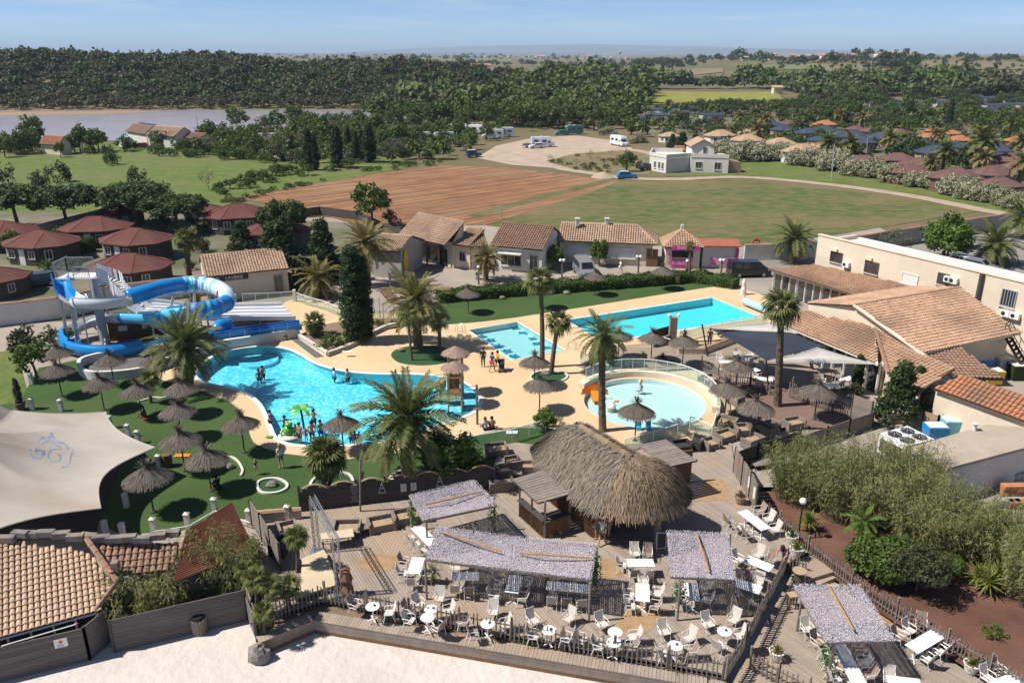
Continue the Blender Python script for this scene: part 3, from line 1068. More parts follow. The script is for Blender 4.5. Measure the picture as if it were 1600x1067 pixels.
# round-cornered bungalows with eight-sided shingle roofs
def bungalow(roofm,wallm,w=8.6,d=7.2,ez=2.35,rz=3.75,ridge_=1.6):
 t=thing('bungalow',None,'bungalow')
 oc=[(-w/2,-d*0.22),(-w*0.24,-d/2),(w*0.24,-d/2),(w/2,-d*0.22),(w/2,d*0.22),(w*0.24,d/2),(-w*0.24,d/2),(-w/2,d*0.22)]
 r=MB()
 vs=[(x,y,ez)for x,y in oc]+[(x,y,ez-0.16)for x,y in oc]+[(-ridge_/2,0,rz),(ridge_/2,0,rz)]
 fs=[(0,1,16),(1,2,17,16),(2,3,17),(3,4,17),(4,5,17),(5,6,16,17),(6,7,16),(7,0,16)]
 fs+=[(i,8+i,8+(i+1)%8,(i+1)%8)for i in range(8)]+[tuple(range(8,16))[::-1]]
 r.add(vs,fs)
 ro=r.build('roof',roofm,t)
 cp=MB()
 for i,j in((0,16),(1,16),(2,17),(3,17),(4,17),(5,17),(6,16),(7,16),(16,17)):
  cp.beam(Vector(vs[i])+Vector((0,0,0.01)),Vector(vs[j])+Vector((0,0,0.01)),0.16,0.05)
 cp.build('ridge_strip',roofm,ro)
 wl=MB()
 k=0.90
 wl.prism([(x*k,y*k,0)for x,y in oc],0,ez-0.1)
 for i in range(8):
  a,b=Vector((oc[i][0]*k,oc[i][1]*k,0)),Vector((oc[(i+1)%8][0]*k,oc[(i+1)%8][1]*k,0))
  for z in np.arange(0.2,ez-0.2,0.3):wl.beam(a+Vector((0,0,z)),b+Vector((0,0,z)),0.04,0.26)
 wl.build('wall',wallm,t)
 for sx in(-0.16,0.16):window(t,(w*sx,-d/2*k-0.03,1.35),(1,0,0),0.9,1.0,(0,-1,0),sill=False)
 dr=MB();dr.box((0.0,-d/2*k-0.04,1.02),(0.85,0.06,2.0));dr.build('door',M['white_paint'],t)
 for s in(-1,1):
  c=Vector((s*(w*0.37)*k,-d*0.36*k,1.35))
  ux=Vector((oc[1][0]-oc[0][0],oc[1][1]-oc[0][1],0))if s<0 else Vector((oc[3][0]-oc[2][0],oc[3][1]-oc[2][1],0))
  nn=Vector((ux.y,-ux.x,0)).normalized()
  window(t,c+nn*0.03,ux,0.8,1.1,nn,sill=False)
 return Proto(t)
RED=bungalow(M['shingle_red'],M['wood_dark'],9.4,7.6)
near_bung=[(213,372,1.0,'directly behind the stair tower of the water slides'),(203,413,0.97,'just behind the coped wall by the water slide tower'),(150,353,1.0,'under the second umbrella pine from the left'),(65,376,1.0,'behind the blue slide start, beside the clipped hedge'),(2,360,1.0,'at the left edge of the picture under the pines'),(-18,432,0.85,'at the left edge by the parked dark car'),(372,333,1.05,'between the umbrella pines beside the meadow'),(432,358,1.0,'behind the dark conifers'),(186,330,0.8,'half hidden behind the umbrella pine crowns'),(318,326,0.7,'farthest back, beyond the round pine')]
for px,py,s,d in near_bung:
 RED.put(Vector((P(px,py,2.4*s).x,P(px,py,2.4*s).y,0)),RN.uniform(-0.35,0.35),'dark bungalow with red roof '+d,'red roofed bungalows on the left',s)
def far_set(proto,pts,colour,group,s0,z0=2.2):
 pts=sorted(pts)
 n=len(pts)
 for i,(zx,zy,s)in enumerate(pts):
  px,py=1200+zx/4,50+zy/4
  p=P(px,py,z0)
  proto.put((p.x,p.y,0),RN.uniform(-0.4,0.4),'%s bungalow of the holiday village, %s from left of the %s ones'%(colour,ORD[i],colour.split(' roofed')[0]),group,s0*s)
far_set(bungalow(M['shingle_brown'],M['wood_brown']),[(600,815,1),(810,798,1),(930,835,1),(880,875,1),(1165,920,1.15),(1400,893,1.1),(1440,958,1),(1520,808,1.1),(1570,850,1),(560,768,0.8),(650,618,0.9),(545,600,0.8),(130,572,0.9),(820,630,0.9)],'maroon roofed','maroon roofed bungalows',1.0)
far_set(bungalow(M['shingle_blue'],M['wood_pale'],8.0,6.8),[(20,583,1),(95,612,1),(250,632,1),(355,616,1),(315,668,0.8),(450,660,1.1),(530,646,1),(570,696,1.1),(700,670,1.1),(845,730,0.9),(960,682,0.8),(1045,762,1.15),(1150,722,1.05),(1445,742,1),(1440,772,0.8),(880,692,.8)],'dark blue roofed','dark blue roofed bungalows',1.0)
far_set(bungalow(M['shingle_orange'],M['wood_brown'],8.0,6.8),[(355,580,1),(835,582,0.7),(1000,648,0.8),(1195,672,0.9),(1560,676,0.9),(1040,606,0.7),(1150,622,0.7)],'orange roofed','orange roofed bungalows',1.0)
far_set(bungalow(M['shingle_beige'],M['white_render'],8.4,7.0),[(75,702,1.05),(210,757,1.2),(330,737,1.1),(-300,652,1.1),(-130,682,1.1),(-30,716,0.9),(-615,642,0.8),(-120,625,0.8)],'beige roofed','beige roofed cottages',1.0)
# laundry, reception buildings, kiosk
t,o_,u,n_,L=house('cream laundry building with pale tiled roof and a dark LAVERIE sign',(320,433),(452,419),(402,391),2.9,4.4,M['cream_render'],M['tile_pale'],hipl=False)
sb=MB()
c=P(363,437,2.45)
c=o_+u*((c-o_).dot(u));c.z=2.42
sb.beam(c-u*1.75+n_*0.05,c+u*1.75+n_*0.05,0.05,0.55)
s_=sb.build('sign_board',M['black_metal'],t)
text('LAVERIE',c+n_*0.09+u*0.3,u,(0,0,1),0.5,M['white_plastic'],t)
k=MB();k.tube([c+n_*0.08-u*1.4+(u*math.cos(a)+Vector((0,0,1))*math.sin(a))*0.17 for a in np.linspace(0,6.283,13)],0.025,4);k.tube([c+n_*0.08-u*1.4+(u*math.cos(a)+Vector((0,0,1))*math.sin(a))*0.07 for a in np.linspace(0,6.283,9)],0.02,4);k.build('emblem',M['white_plastic'],t)
window(t,o_+u*(L*0.86)+Vector((0,0,1.2))+n_*0.02,u,0.9,1.9,n_,'grey_metal',sill=False)
t,o_,u,n_,L=house('grey rendered reception block with yellow oval sign on its gable',(577,390),(625,394),(608,366),3.3,4.5,M['grey_render'],M['tile_pale'],hipl=False)
g0=o_+u*(L-0.1)
e=MB()
gc=g0+(-n_)*1.0+Vector((0,0,1.9));
vs=[gc+u*0.05+(-n_)*(0.62*math.cos(a))+Vector((0,0,1.35*math.sin(a)))for a in np.linspace(0,2*math.pi,22)[:-1]]
mk('yellow_paint',(0.75,0.50,0.03),(0.68,0.45,0.03),2,0.5)
mk('orange_plastic',(0.80,0.24,0.02),(0.72,0.20,0.02),2,0.4)
e.add(vs+[q+u*0.06 for q in vs],[tuple(range(21,42))]+[(i,(i+1)%21,21+(i+1)%21,21+i)for i in range(21)])
e.build('oval_sign',M['yellow_paint'],t)
t,o_,u,n_,L=house('largest reception roof, a single tall slope of pale tiles',(622,367),(694,383),(690,340),3.2,5.5,M['cream_render'],M['tile_pale'],mono=True,over=1.6)
for k in range(4):
 w=MB();w.beam(o_+n_*1.2+u*(L*(k+0.3)/4),o_+n_*1.2+u*(L*(k+0.3)/4)+Vector((0,0,3.15)),0.22);w.build('pillar',M['wood_brown'],t)
d_=MB();d_.beam(o_+n_*0.05+u*2.2+Vector((0,0,1.1)),o_+n_*0.05+u*(L-1.2)+Vector((0,0,1.1)),0.06,2.1);d_.build('glass_front',M['dark_glass'],t)
t,o_,u,n_,L=house('narrow orange tiled link building beside the large reception roof',(706,382),(733,385),(738,356),3.0,4.3,M['cream_render'],M['tile_orange'],mono=True)
window(t,o_+u*(L*0.5)+Vector((0,0,1.5))+n_*0.02,u,0.8,1.1,n_,'grey_metal',sill=False)
t,o_,u,n_,L=house('narrow brown tiled link building between two reception roofs',(735,386),(762,385),(763,357),2.9,4.1,M['cream_render'],M['tile_brown'],mono=True)
window(t,o_+u*(L*0.5)+Vector((0,0,1.4))+n_*0.02,u,0.9,1.0,n_,'grey_metal',sill=False)
t,o_,u,n_,L=house('cream shop with steep brown tiled roof and shaded front bay',(764,384),(847,391),(826,352),3.0,4.9,M['white_render'],M['tile_brown'])
sh=MB();sh.beam(o_+u*1.3+n_*0.5+Vector((0,0,2.3)),o_+u*4.2+n_*0.5+Vector((0,0,2.3)),1.0,0.1);sh.build('canopy',M['white_paint'],t)
window(t,o_+u*2.7+Vector((0,0,1.3))+n_*0.02,u,2.6,1.3,n_,'white_paint',bars=2)
window(t,o_+u*5.6+Vector((0,0,1.1))+n_*0.02,u,1.0,2.0,n_,'grey_metal',sill=False)
t,o_,u,n_,L=house('long cream building with two roller shutters and hipped tile roof',(872,376),(1026,382),(925,349),2.9,4.7,M['cream_render'],M['tile_pale'],hipr=True)
for f0,w_ in((0.22,3.6),(0.62,3.6)):
 sh=MB()
 for z in np.arange(1.0,2.2,0.16):sh.beam(o_+u*(L*f0-w_/2+0.3)+n_*0.04+Vector((0,0,z)),o_+u*(L*f0+w_/2+0.3)+n_*0.04+Vector((0,0,z)),0.05,0.145)
 sh.build('roller_shutter',M['white_paint'],t)
 co=MB();co.beam(o_+u*(L*f0-w_/2+0.2)+n_*0.12+Vector((0,0,0.86)),o_+u*(L*f0+w_/2+0.4)+n_*0.12+Vector((0,0,0.86)),0.28,0.1);co.build('counter',M['white_render'],t)
for k in(0,1):
 d_=MB();d_.beam(o_+u*(L*0.905+k*0.72)+n_*0.04+Vector((0,0,1.1)),o_+u*(L*0.905+k*0.72+0.68)+n_*0.04+Vector((0,0,1.1)),0.07,2.2);d_.build('door',M['wood_brown'],t)
for px in(902,948):
 c=P(px,352,4.55);ch=MB();ch.box((c.x,c.y,4.9),(0.42,0.42,0.9));ch.box((c.x,c.y,5.42),(0.6,0.6,0.08));ch.build('chimney',M['white_render'],t)
mk('pink_panel',(0.62,0.045,0.26),(0.68,0.10,0.34),1.2,0.5)
mk('pale_pink',(0.75,0.52,0.58),(0.60,0.10,0.32),3.0,0.5)
a,b=P(1037,386,2.7),P(1100,387,2.7)
u=(b-a).normalized();v=Vector((-u.y,u.x,0));dpt=(b-a).length
t=thing('snack_kiosk','snack kiosk with pyramid tile roof and pink banners','kiosk',(a.x,a.y,0))
c,d=b+v*dpt,a+v*dpt
ap=(a+c)/2+Vector((0,0,1.75))
for q0,q1 in((a,b),(b,c),(c,d),(d,a)):
 tiled_plane(t,[q0,q1,ap],M['tile_orange'])
 ridge_cap(t,q1,ap,M['tile_orange'])
ch=MB();ch.box((ap.x,ap.y,ap.z+0.2),(0.35,0.35,0.7));ch.build('chimney',M['white_render'],t)
w=MB();w.prism([a+(u+v)*0.35,b+(v-u)*0.35,c-(u+v)*0.35,d+(u-v)*0.35],0,2.7);w.build('wall',M['cream_render'],t)
f0=a+v*0.35-v*0.06
def panel(p,q,z0,z1,m,name='pink_panel',par=t):
 o=MB();o.beam(Vector((p.x,p.y,(z0+z1)/2)),Vector((q.x,q.y,(z0+z1)/2)),0.06,z1-z0);return o.build(name,m,par)
bn=panel(f0+u*1.0-v*0.5,f0+u*(dpt-0.6)-v*0.5,2.35,2.95,M['pink_panel'],'banner')
text('Glaces',f0-v*0.56+u*2.2+Vector((0,0,2.65))-Vector((0,0,f0.z)),u,(0,0,1),0.42,M['white_plastic'],t)
panel(f0+u*0.45,f0+u*0.85,0.9,2.5,M['pale_pink'],'menu_board')
panel(f0+u*1.1,f0+u*(dpt-1.2),0.05,1.15,M['pink_panel'])
panel(f0+u*1.2-v*0.04,f0+u*(dpt-1.3)-v*0.04,0.45,0.95,M['pale_pink'],'price_list')
panel(f0+u*1.1,f0+u*(dpt-1.2),1.35,2.3,M['dark_glass'],'serving_hatch')
mk('flat_red',(0.35,0.115,0.07),(0.29,0.10,0.06),1,0.8)
e0=b+v*0.5
o=MB();o.hexa([e0-u*0.2,e0+u*4.6,e0+u*4.6+v*2.6,e0-u*0.2+v*2.6],[q+Vector((0,0,0.12))for q in(e0-u*0.2,e0+u*4.6,e0+u*4.6+v*2.6+Vector((0,0,0.35)),e0-u*0.2+v*2.6+Vector((0,0,0.35)))]);o.build('annex_roof',M['flat_red'],t)
o=MB();o.prism([e0+v*0.3+u*0.05,e0+u*4.3+v*0.3,e0+u*4.3+v*2.4,e0+u*0.05+v*2.4],0,2.7);o.build('annex_wall',M['white_render'],t)
panel(e0+v*0.24+u*1.0,e0+v*0.24+u*4.2,0.4,1.3,M['pale_pink'])
panel(e0+v*0.24+u*4.0,e0+v*0.24+u*4.4,0.9,2.5,M['pink_panel'])
def coped_wall(label,pts,h,m,z0=0.0,w=0.22,copm=None):
 o=MB()
 q=[P(x,y,h)for x,y in pts]
 t=thing('garden_wall',label,'wall',(q[0].x,q[0].y,z0))
 o.strip(xy(q),h-z0,w,z0);o.build('wall',m,t)
 c=MB()
 for a,b in zip(q,q[1:]):
  n=max(1,int((b-a).length/0.42))
  for i in range(n):
   c.tube([a.lerp(b,i/n)+Vector((0,0,0.02)),a.lerp(b,(i+1.05)/n)+Vector((0,0,0.02))],[w*0.72,w*0.6],6)
 tag(c.build('coping_tiles',copm or M['tile_orange'],t),kind='stuff')
 return t
coped_wall('long cream wall with tile coping behind the water slides',[(-80,486),(0,476),(87,466),(187,446),(265,437),(318,431)],2.1,M['white_render'])
coped_wall('grey wall with pale coping between kiosk and car park',[(1164,383),(1205,382),(1290,378)],2.0,M['white_render'],copm=M['tile_pale'])
coped_wall('long shaded wall with pink coping along the grass field',[(1300,378),(1320,373),(1450,353),(1580,334),(1660,322)],2.2,M['grey_render'])
coped_wall('low pale wall under the umbrella pines',[(30,358),(60,352),(118,338),(150,330)],1.6,M['grey_render'])
# restaurant and the long cream building
t=thing('restaurant','restaurant of joined orange tile roofs with a long cream rear wall','building',P(1400,540)*1.0)
wa,wb=P(1279,367,6.2),P(1600,442,6.2)
u=(wb-wa).normalized();u.z=0;u.normalize()
v=Vector((-u.y,u.x,0))
if v.y<0:v=-v
wb2=wa+u*36
o=MB();o.prism([wa,wb2,wb2+v*0.35,wa+v*0.35],0,6.2);o.prism([wa+v*0.35,wa+u*0.35+v*0.35,wa+u*0.35+v*6,wa+v*6],0,5.6)
o.build('rear_wall',M['cream_render'],t)
o=MB();o.prism([wa+v*0.36,wb2+v*0.36,wb2+v*7,wa+v*7],0,5.2);o.build('rear_block',M['white_render'],t)
cp_=MB();cp_.beam(wa-u*0.06+v*0.17+Vector((0,0,0.04)),wb2+v*0.17+Vector((0,0,0.04)),0.5,0.1);cp_.build('coping',M['cream_render'],t)
def on_wall(px,py):
 d=ray(px,py);w0=wa-v*0.0
 s=(w0-Vector((0,0,CZ))).dot(v)/d.dot(v)
 return Vector((d.x*s,d.y*s,CZ+d.z*s))
for px,py,w_,h_,gl,fr in((1307,402,1.5,1.1,'dark_glass','wood_brown'),(1362,418,1.6,1.2,'dark_glass','wood_brown'),(1422,436,1.7,1.0,'white_paint','white_paint'),(1474,436,1.1,1.05,'dark_glass','wood_brown'),(1576,466,1.25,1.5,'dark_glass','grey_metal')):
 window(t,on_wall(px,py)-v*0.03,u,w_,h_,-v,fr,gl,bars=0 if px==1422 else(4 if px==1576 else 1))
for px,py in((1304,390),(1358,404)):
 o=MB();c=on_wall(px,py);o.beam(c-u*0.45-v*0.12,c+u*0.45-v*0.12,0.24,0.3);o.build('wall_vent',M['cream_render'],t)
o=MB();c=on_wall(1528,470);o.tube([c-v*0.2+Vector((0,0,-2.2)),c-v*0.2+Vector((0,0,2.6))],0.2,8);o.build('flue_pipe',M['wood_dark'],t)
def ac_unit(par,c,ux,nn,w=0.8,h=0.55):
 o=MB();o.beam(c-ux*w/2+nn*0.2,c+ux*w/2+nn*0.2,0.34,h);b=o.build('air_conditioner',M['white_plastic'],par)
 f=MB();vs=[c+nn*0.38+ux*(-0.12+0.19*math.cos(a))+Vector((0,0,0.19*math.sin(a)))for a in np.linspace(0,6.283,13)[:-1]]
 f.add(vs,[tuple(range(12))]);f.build('fan_grille',M['black_metal'],b)
for px,py in((1324,413),(1484,436),(1492,438),(1573,489),(1588,493)):ac_unit(t,on_wall(px,py),u,-v)
for k,(poly,m)in enumerate((([(1200,420,2.7),(1400,481,2.5),(1460,455,3.3),(1437,449,3.35),(1275,406,3.8)],'tile_orange'),([(1440,552,3.6),(1596,520,3.6),(1500,450,5.2),(1335,477,5.2)],'tile_orange'),([(1200,498,2.7),(1372,569,2.7),(1366,507,3.95),(1300,492,3.9),(1262,486,3.5)],'tile_orange'),([(1390,584,2.55),(1441,609,2.5),(1490,588,2.9),(1441,553,3.5),(1366,507,3.95)],'tile_orange'),([(1490,589,2.7),(1570,592,2.55),(1497,541,3.5),(1441,553,3.5)],'tile_brown'),([(1460,607,3.0),(1640,672,3.0),(1640,630,4.0),(1505,584,4.0)],'tile_terracotta'))):
 tiled_plane(t,[P(*q)for q in poly],M[m],0.32,0.38,thick=0.16,edge=M['cream_render']if k in(1,2)else None)
ra,rb_=P(1335,477,5.2),P(1500,450,5.2)
rl=P(1250,489,5.0)
bu_=(rb_-ra).normalized();bv=Vector((-bu_.y,bu_.x,0))
tiled_plane(t,[rb_+bv*5-Vector((0,0,1.2)),ra+bv*5-Vector((0,0,1.2)),ra,rb_],M['tile_orange'],0.32,0.38,thick=0.16)
ridge_cap(t,ra,rb_,M['tile_orange'],0.2)
ridge_cap(t,P(1366,507,4.0),P(1388,582,2.7),M['tile_brown'],0.17)
for a,b in(((1335,477,5.22),(1440,552,3.62)),((1440,552,3.62),(1491,588,2.95))):
 o=MB();o.beam(P(*a),P(*b),0.3,0.12);o.build('fascia',M['cream_render'],t)
g=MB()
q=[P(1335,477,5.1),P(1440,552,3.5)]
q2=[ra+bv*5-Vector((0,0,1.3))]
for tri in([q[0],q[1],Vector((q[1].x,q[1].y,0)),Vector((q[0].x,q[0].y,0))],[q[0],q2[0],Vector((q2[0].x,q2[0].y,0)),Vector((q[0].x,q[0].y,0))]):
 th=Vector((0.12,0.05,0));tr2=[x+th for x in tri]
 g.add(tri+tr2,[(0,1,2,3),(7,6,5,4),(0,4,5,1),(1,5,6,2),(2,6,7,3),(3,7,4,0)])
bq=[P(1445,552,0),P(1596,520,0)]
e0,e1=P(1440,552,3.6),P(1596,520,3.6)
inn=(ra-e0);inn.z=0;inn.normalize()
for a,b in((e0+inn*1.0,e1+inn*1.0),):
 a,b=Vector((a.x,a.y,0)),Vector((b.x,b.y,0));g.prism([a,b,b+inn*5.5,a+inn*5.5],0,3.4)
a,b=P(1386,580,2.5),P(1441,608,2.5)
w_in=(P(1441,553,3.5)-b);w_in.z=0;w_in.normalize()
a,b=Vector((a.x,a.y,0))+w_in*0.5,Vector((b.x,b.y,0))+w_in*0.5
g.prism([a,b,b+w_in*4,a+w_in*4],0,2.45)
g.build('wall',M['cream_render'],t)
def glazed(par,e0,e1,inset,h,n):
 a,b=Vector((e0.x,e0.y,0)),Vector((e1.x,e1.y,0))
 u=(b-a).normalized();v=Vector((-u.y,u.x,0))
 a,b=a+v*inset+u*0.5,b+v*inset-u*0.4
 L=(b-a).length
 gl=MB();gl.beam(a+Vector((0,0,h/2)),b+Vector((0,0,h/2)),0.04,h);gl.build('glazing',M['dark_glass'],par)
 for k in range(n+1):
  f=MB();p=a+u*(L*k/n);f.beam(p-v*0.05,p-v*0.05+Vector((0,0,h)),0.14 if k%3 else 0.32,0.14);f.build('mullion',M['white_paint'],par)
 f=MB();f.beam(a-v*0.05+Vector((0,0,h)),b-v*0.05+Vector((0,0,h)),0.2,0.2);f.build('beam',M['white_paint'],par)
 k=MB();k.prism([a+v*0.3,b+v*0.3,b+v*2.0,a+v*2.0],0,h);k.build('inner_wall',M['cream_render'],par)
glazed(t,P(1200,420,2.7),P(1400,481,2.5),0.7,2.35,14)
glazed(t,P(1200,498,2.7),P(1372,569,2.7),0.8,2.4,10)
o=MB();a,b=P(1268,485,0),P(1290,478,0)
o.beam(Vector((a.x,a.y,0.5)),Vector((b.x,b.y,0.5)),0.1,1.0);o.build('low_screen',M['pale_pink'],t)
a,b=P(1460,607,3.0),P(1640,672,3.0)
u2=(b-a).normalized();v2=Vector((-u2.y,u2.x,0))
a,b=a+v2*0.25,b+v2*0.25
o=MB();o.prism([a,b,b+v2*3.2,a+v2*3.2],0,2.95);o.build('store_wall',M['cream_render'],t)
st=thing('metal_stair','dark metal outside stair at the right edge by the tile roof','stairs',P(1590,590))
a,b=P(1572,521,3.4),P(1612,590,0.3)
dd=(b-a);sx=Vector((-dd.y,dd.x,0)).normalized()*0.45
for s in(-1,1):
 o=MB();o.beam(a+sx*s,b+sx*s,0.06,0.2);o.build('stringer',M['black_metal'],st)
 o=MB();o.beam(a+sx*s+Vector((0,0,1)),b+sx*s+Vector((0,0,1)),0.05);[o.beam(a.lerp(b,k/5)+sx*s,a.lerp(b,k/5)+sx*s+Vector((0,0,1)),0.04)for k in range(6)];o.build('railing',M['black_metal'],st)
for k in range(12):
 o=MB();p=a.lerp(b,k/11);o.beam(p-sx,p+sx,0.26,0.04);o.build('tread',M['black_metal'],st)
sh=thing('service_shed','low grey shed with flat beige roof right of the reeds','shed',P(1500,730))
q=[P(1417,701,2.4),P(1482,732,2.4),P(1640,690,2.4),P(1640,672,2.4),P(1542,664,2.4)]
mk('flat_beige',(0.40,0.335,0.265),(0.36,0.30,0.235),1.2,0.9,c3=(0.28,0.235,0.19),s3=0.5,f3=0.5)
o=MB();o.prism(q,2.25,2.45,bottom=True);o.build('roof',M['flat_beige'],sh)
cen=sum((Vector(p)for p in q),Vector())/len(q)
o=MB();o.prism([cen+(p-cen)*0.965 for p in q],-0.3,2.25);o.build('wall',M['white_render'],sh)
o=MB();c=P(1522,672,2.45);o.tube([(c.x,c.y,2.4),(c.x,c.y,2.85)],0.13,8);o.box((c.x,c.y,2.9),(0.34,0.34,0.06));o.build('roof_vent',M['white_render'],sh)
a,b=q[1],q[2];us=(b-a).normalized();ns=Vector((us.y,-us.x,0))
for k,(x_,w_,m_)in enumerate(((1.0,1.1,'wood_brown'),(2.6,0.9,'white_paint'),(3.9,0.9,'wood_brown'))):
 o=MB();p=a+us*x_+ns*0.02-us.cross(ns)*0;p.z=1.0;o.beam(p-ns*0.12,p+us*w_-ns*0.12,0.1,1.9);o.build('door',M[m_],sh)
ac=thing('cooling_unit','large white cooling unit with four black roof fans beside the shed','air conditioner',P(1420,712))
q=[P(1375,677,2.2),P(1416,697,2.2),P(1460,686,2.2),P(1418,665,2.2)]
o=MB();o.prism(q,0.9,2.2,bottom=True);o.build('casing',M['white_plastic'],ac)
cc=sum(q,Vector())/4
o=MB()
for a,b in((q[0],q[1]),(q[1],q[2])):
 d=(b-a)*0.06;nn=Vector(((b-a).y,-(b-a).x,0)).normalized()*0.015
 o.beam(a+d+nn-Vector((0,0,0.7)),b-d+nn-Vector((0,0,0.7)),0.03,0.85)
o.build('grille',M['wood_dark'],ac)
for p in q:
 p2=cc+(p-cc)*0.95;o=MB();o.beam(Vector((p2.x,p2.y,-0.3)),Vector((p2.x,p2.y,0.9)),0.12);o.build('leg',M['white_plastic'],ac)
for i in(0.27,0.73):
 for j in(0.27,0.73):
  c=q[0].lerp(q[1],i).lerp(q[3].lerp(q[2],i),j)
  o=MB();o.lathe([(0.42,0),(0.42,0.08),(0.36,0.1),(0.12,0.16),(0,0.17)],16,(c.x,c.y,2.2))
  f=o.build('fan',M['black_metal'],ac)
  o=MB()
  for k in range(6):
   a_=k*1.047;o.beam((c.x+0.1*math.cos(a_),c.y+0.1*math.sin(a_),2.38),(c.x+0.4*math.cos(a_),c.y+0.4*math.sin(a_),2.31),0.03)
  o.build('fan_guard',M['grey_metal'],f)
  # near left building with big tiles, rusty roof, tiled ridge blocks
mk('old_render',(0.22,0.20,0.185),(0.13,0.12,0.115),2.5,0.95,0.02,10,c3=(0.30,0.22,0.12),s3=1.0,f3=0.5)
nb=thing('first_aid_hut','low building with pale barrel tile roof behind the dark beach screen','building',P(60,960,0))
tiled_plane(nb,[P(-60,1012,1.0),P(152,954,1.0),P(182,909,1.7),P(135,842,2.8),P(8,843,2.8),P(-60,850,2.8)],M['tile_near'],0.245,0.35,single=True,limit=P(0,960,1.5).x-0.3)
tiled_plane(nb,[P(265,889,2.2),P(183,884,2.9),P(137,841,3.68),P(285,838,3.0)][::-1][1:]+[P(285,838,3.0)]if False else[P(184,898,1.7),P(264,890,1.6),P(285,838,2.6),P(138,841,2.7)],M['tile_brown'],0.30,0.36)
ridge_cap(nb,P(150,952,1.05),P(183,908,1.75),M['tile_brown'],0.13)
ridge_cap(nb,P(183,908,1.75),P(136,842,2.85),M['tile_brown'],0.15)
o=MB()
for px,py in((10,842),(32,835),(52,834),(72,834),(96,835),(118,840),(138,838),(158,841),(180,842),(200,841),(222,842),(246,838),(268,832)):
 p=P(px,py,2.85-0.0012*max(0,px-130));o.box((p.x,p.y,p.z+RN.uniform(-0.03,0.05)),(0.8,0.34,0.3),RN.uniform(-0.15,0.15))
o.build('ridge_blocks',M['old_render'],nb)
o=MB();c=P(181,888,2.1);o.box((c.x,c.y,2.0),(0.32,0.36,1.0),0.1);o.build('chimney',M['old_render'],nb)
o=MB();c=P(174,896,1.95);o.lathe([(0.07,0),(0.13,0.28)],8,(c.x,c.y,1.85));o.build('chimney_pot',M['tile_terracotta'],nb)
w=MB();q=[P(-60,1012,1.0),P(150,955,1.0)];q=[Vector((p.x,p.y,0))for p in q];v_=Vector((-(q[1]-q[0]).y,(q[1]-q[0]).x,0)).normalized()
w.prism([q[0]+v_*0.5,q[1]+v_*0.5,q[1]+v_*4.0,q[0]+v_*4.0],SANDZ,0.95);w.build('wall',M['wood_dark'],nb)
for k in range(5):
 p=q[0].lerp(q[1],0.32+0.17*k);o=MB();o.beam(p+v_*0.1+Vector((0,0,SANDZ)),p+v_*0.1+Vector((0,0,0.9)),0.07);o.build('post',M['white_paint'],nb)
o=MB();o.beam(q[0]+Vector((0,0,0.92)),q[1]+Vector((0,0,0.92)),0.1,0.08);o.build('gutter',M['white_paint'],nb)
mk('rusty_sheet',(0.235,0.085,0.05),(0.165,0.06,0.037),1.5,0.8,attr=0.4,c3=(0.42,0.19,0.08),s3=0.5,f3=0.5)
rr=thing('rusty_lean_to','lean-to with rust red corrugated roof beside the bamboo','shed',P(330,890,0))
A_,B_,C_,D_=P(272,911,1.5),P(398,858,1.6),P(362,785,2.9),P(291,831,2.7)
o=MB()
for i in range(24):
 for j,(f0,f1,h0,h1)in enumerate(((0,0.3,0,0.10),(0.3,0.6,0.10,0.10),(0.6,0.85,0.10,0),(0.85,1,0,0))):
  t0,t1=(i+f0)/24,(i+f1)/24
  l0,l1,r0,r1=A_.lerp(D_,t0),A_.lerp(D_,t1),B_.lerp(C_,t0),B_.lerp(C_,t1)
  z0,z1=Vector((0,0,h0)),Vector((0,0,h1))
  o.add([l0+z0,r0+z0,r1+z1,l1+z1],[(0,1,2,3)])
o.build('corrugated_roof',M['rusty_sheet'],rr)
o=MB();cen=(A_+B_+C_+D_)/4;o.prism([cen+(p-cen)*0.9 for p in(A_,B_,C_,D_)],-0.6,1.4);o.build('wall',M['wood_dark'],rr)
# leaves
def leafm(name,c1,c2,c3=None,tr=0.25,s3=0.5,f3=0.6,rough=0.6):
 return mk(name,c1,c2,1.2,rough,attr=0.55,objrnd=0.35,c3=c3,s3=s3,f3=f3,transl=tr,spec=0.25)
leafm('leaf_mid',(0.055,0.10,0.018),(0.115,0.155,0.034))
leafm('leaf_dark',(0.026,0.052,0.014),(0.055,0.082,0.024))
leafm('leaf_wood',(0.035,0.045,0.018),(0.105,0.105,0.048),(0.125,0.135,0.055),s3=0.03,f3=0.8)
leafm('leaf_wood_green',(0.055,0.10,0.02),(0.11,0.15,0.036),(0.13,0.145,0.045))
leafm('leaf_mid_dull',(0.05,0.075,0.02),(0.11,0.13,0.042),(0.03,0.04,0.016),s3=0.025,f3=0.8)
leafm('leaf_wood_brown',(0.06,0.055,0.028),(0.12,0.10,0.055))
leafm('leaf_pine',(0.034,0.060,0.018),(0.075,0.10,0.03))
leafm('leaf_cypress',(0.021,0.042,0.013),(0.046,0.072,0.024))
leafm('leaf_olive',(0.095,0.11,0.062),(0.15,0.155,0.10))
leafm('leaf_bright',(0.07,0.135,0.018),(0.12,0.19,0.03))
leafm('leaf_spring',(0.13,0.17,0.03),(0.17,0.19,0.05))
leafm('leaf_bamboo',(0.15,0.19,0.05),(0.44,0.40,0.19),(0.12,0.17,0.045),s3=0.7,f3=0.5,tr=0.4)
leafm('leaf_hedge',(0.035,0.080,0.012),(0.07,0.12,0.022))
leafm('leaf_dry',(0.16,0.115,0.075),(0.23,0.17,0.11))
leafm('leaf_plum',(0.05,0.025,0.025),(0.075,0.04,0.035))
leafm('blossom',(0.46,0.43,0.30),(0.13,0.15,0.06),tr=0.15)
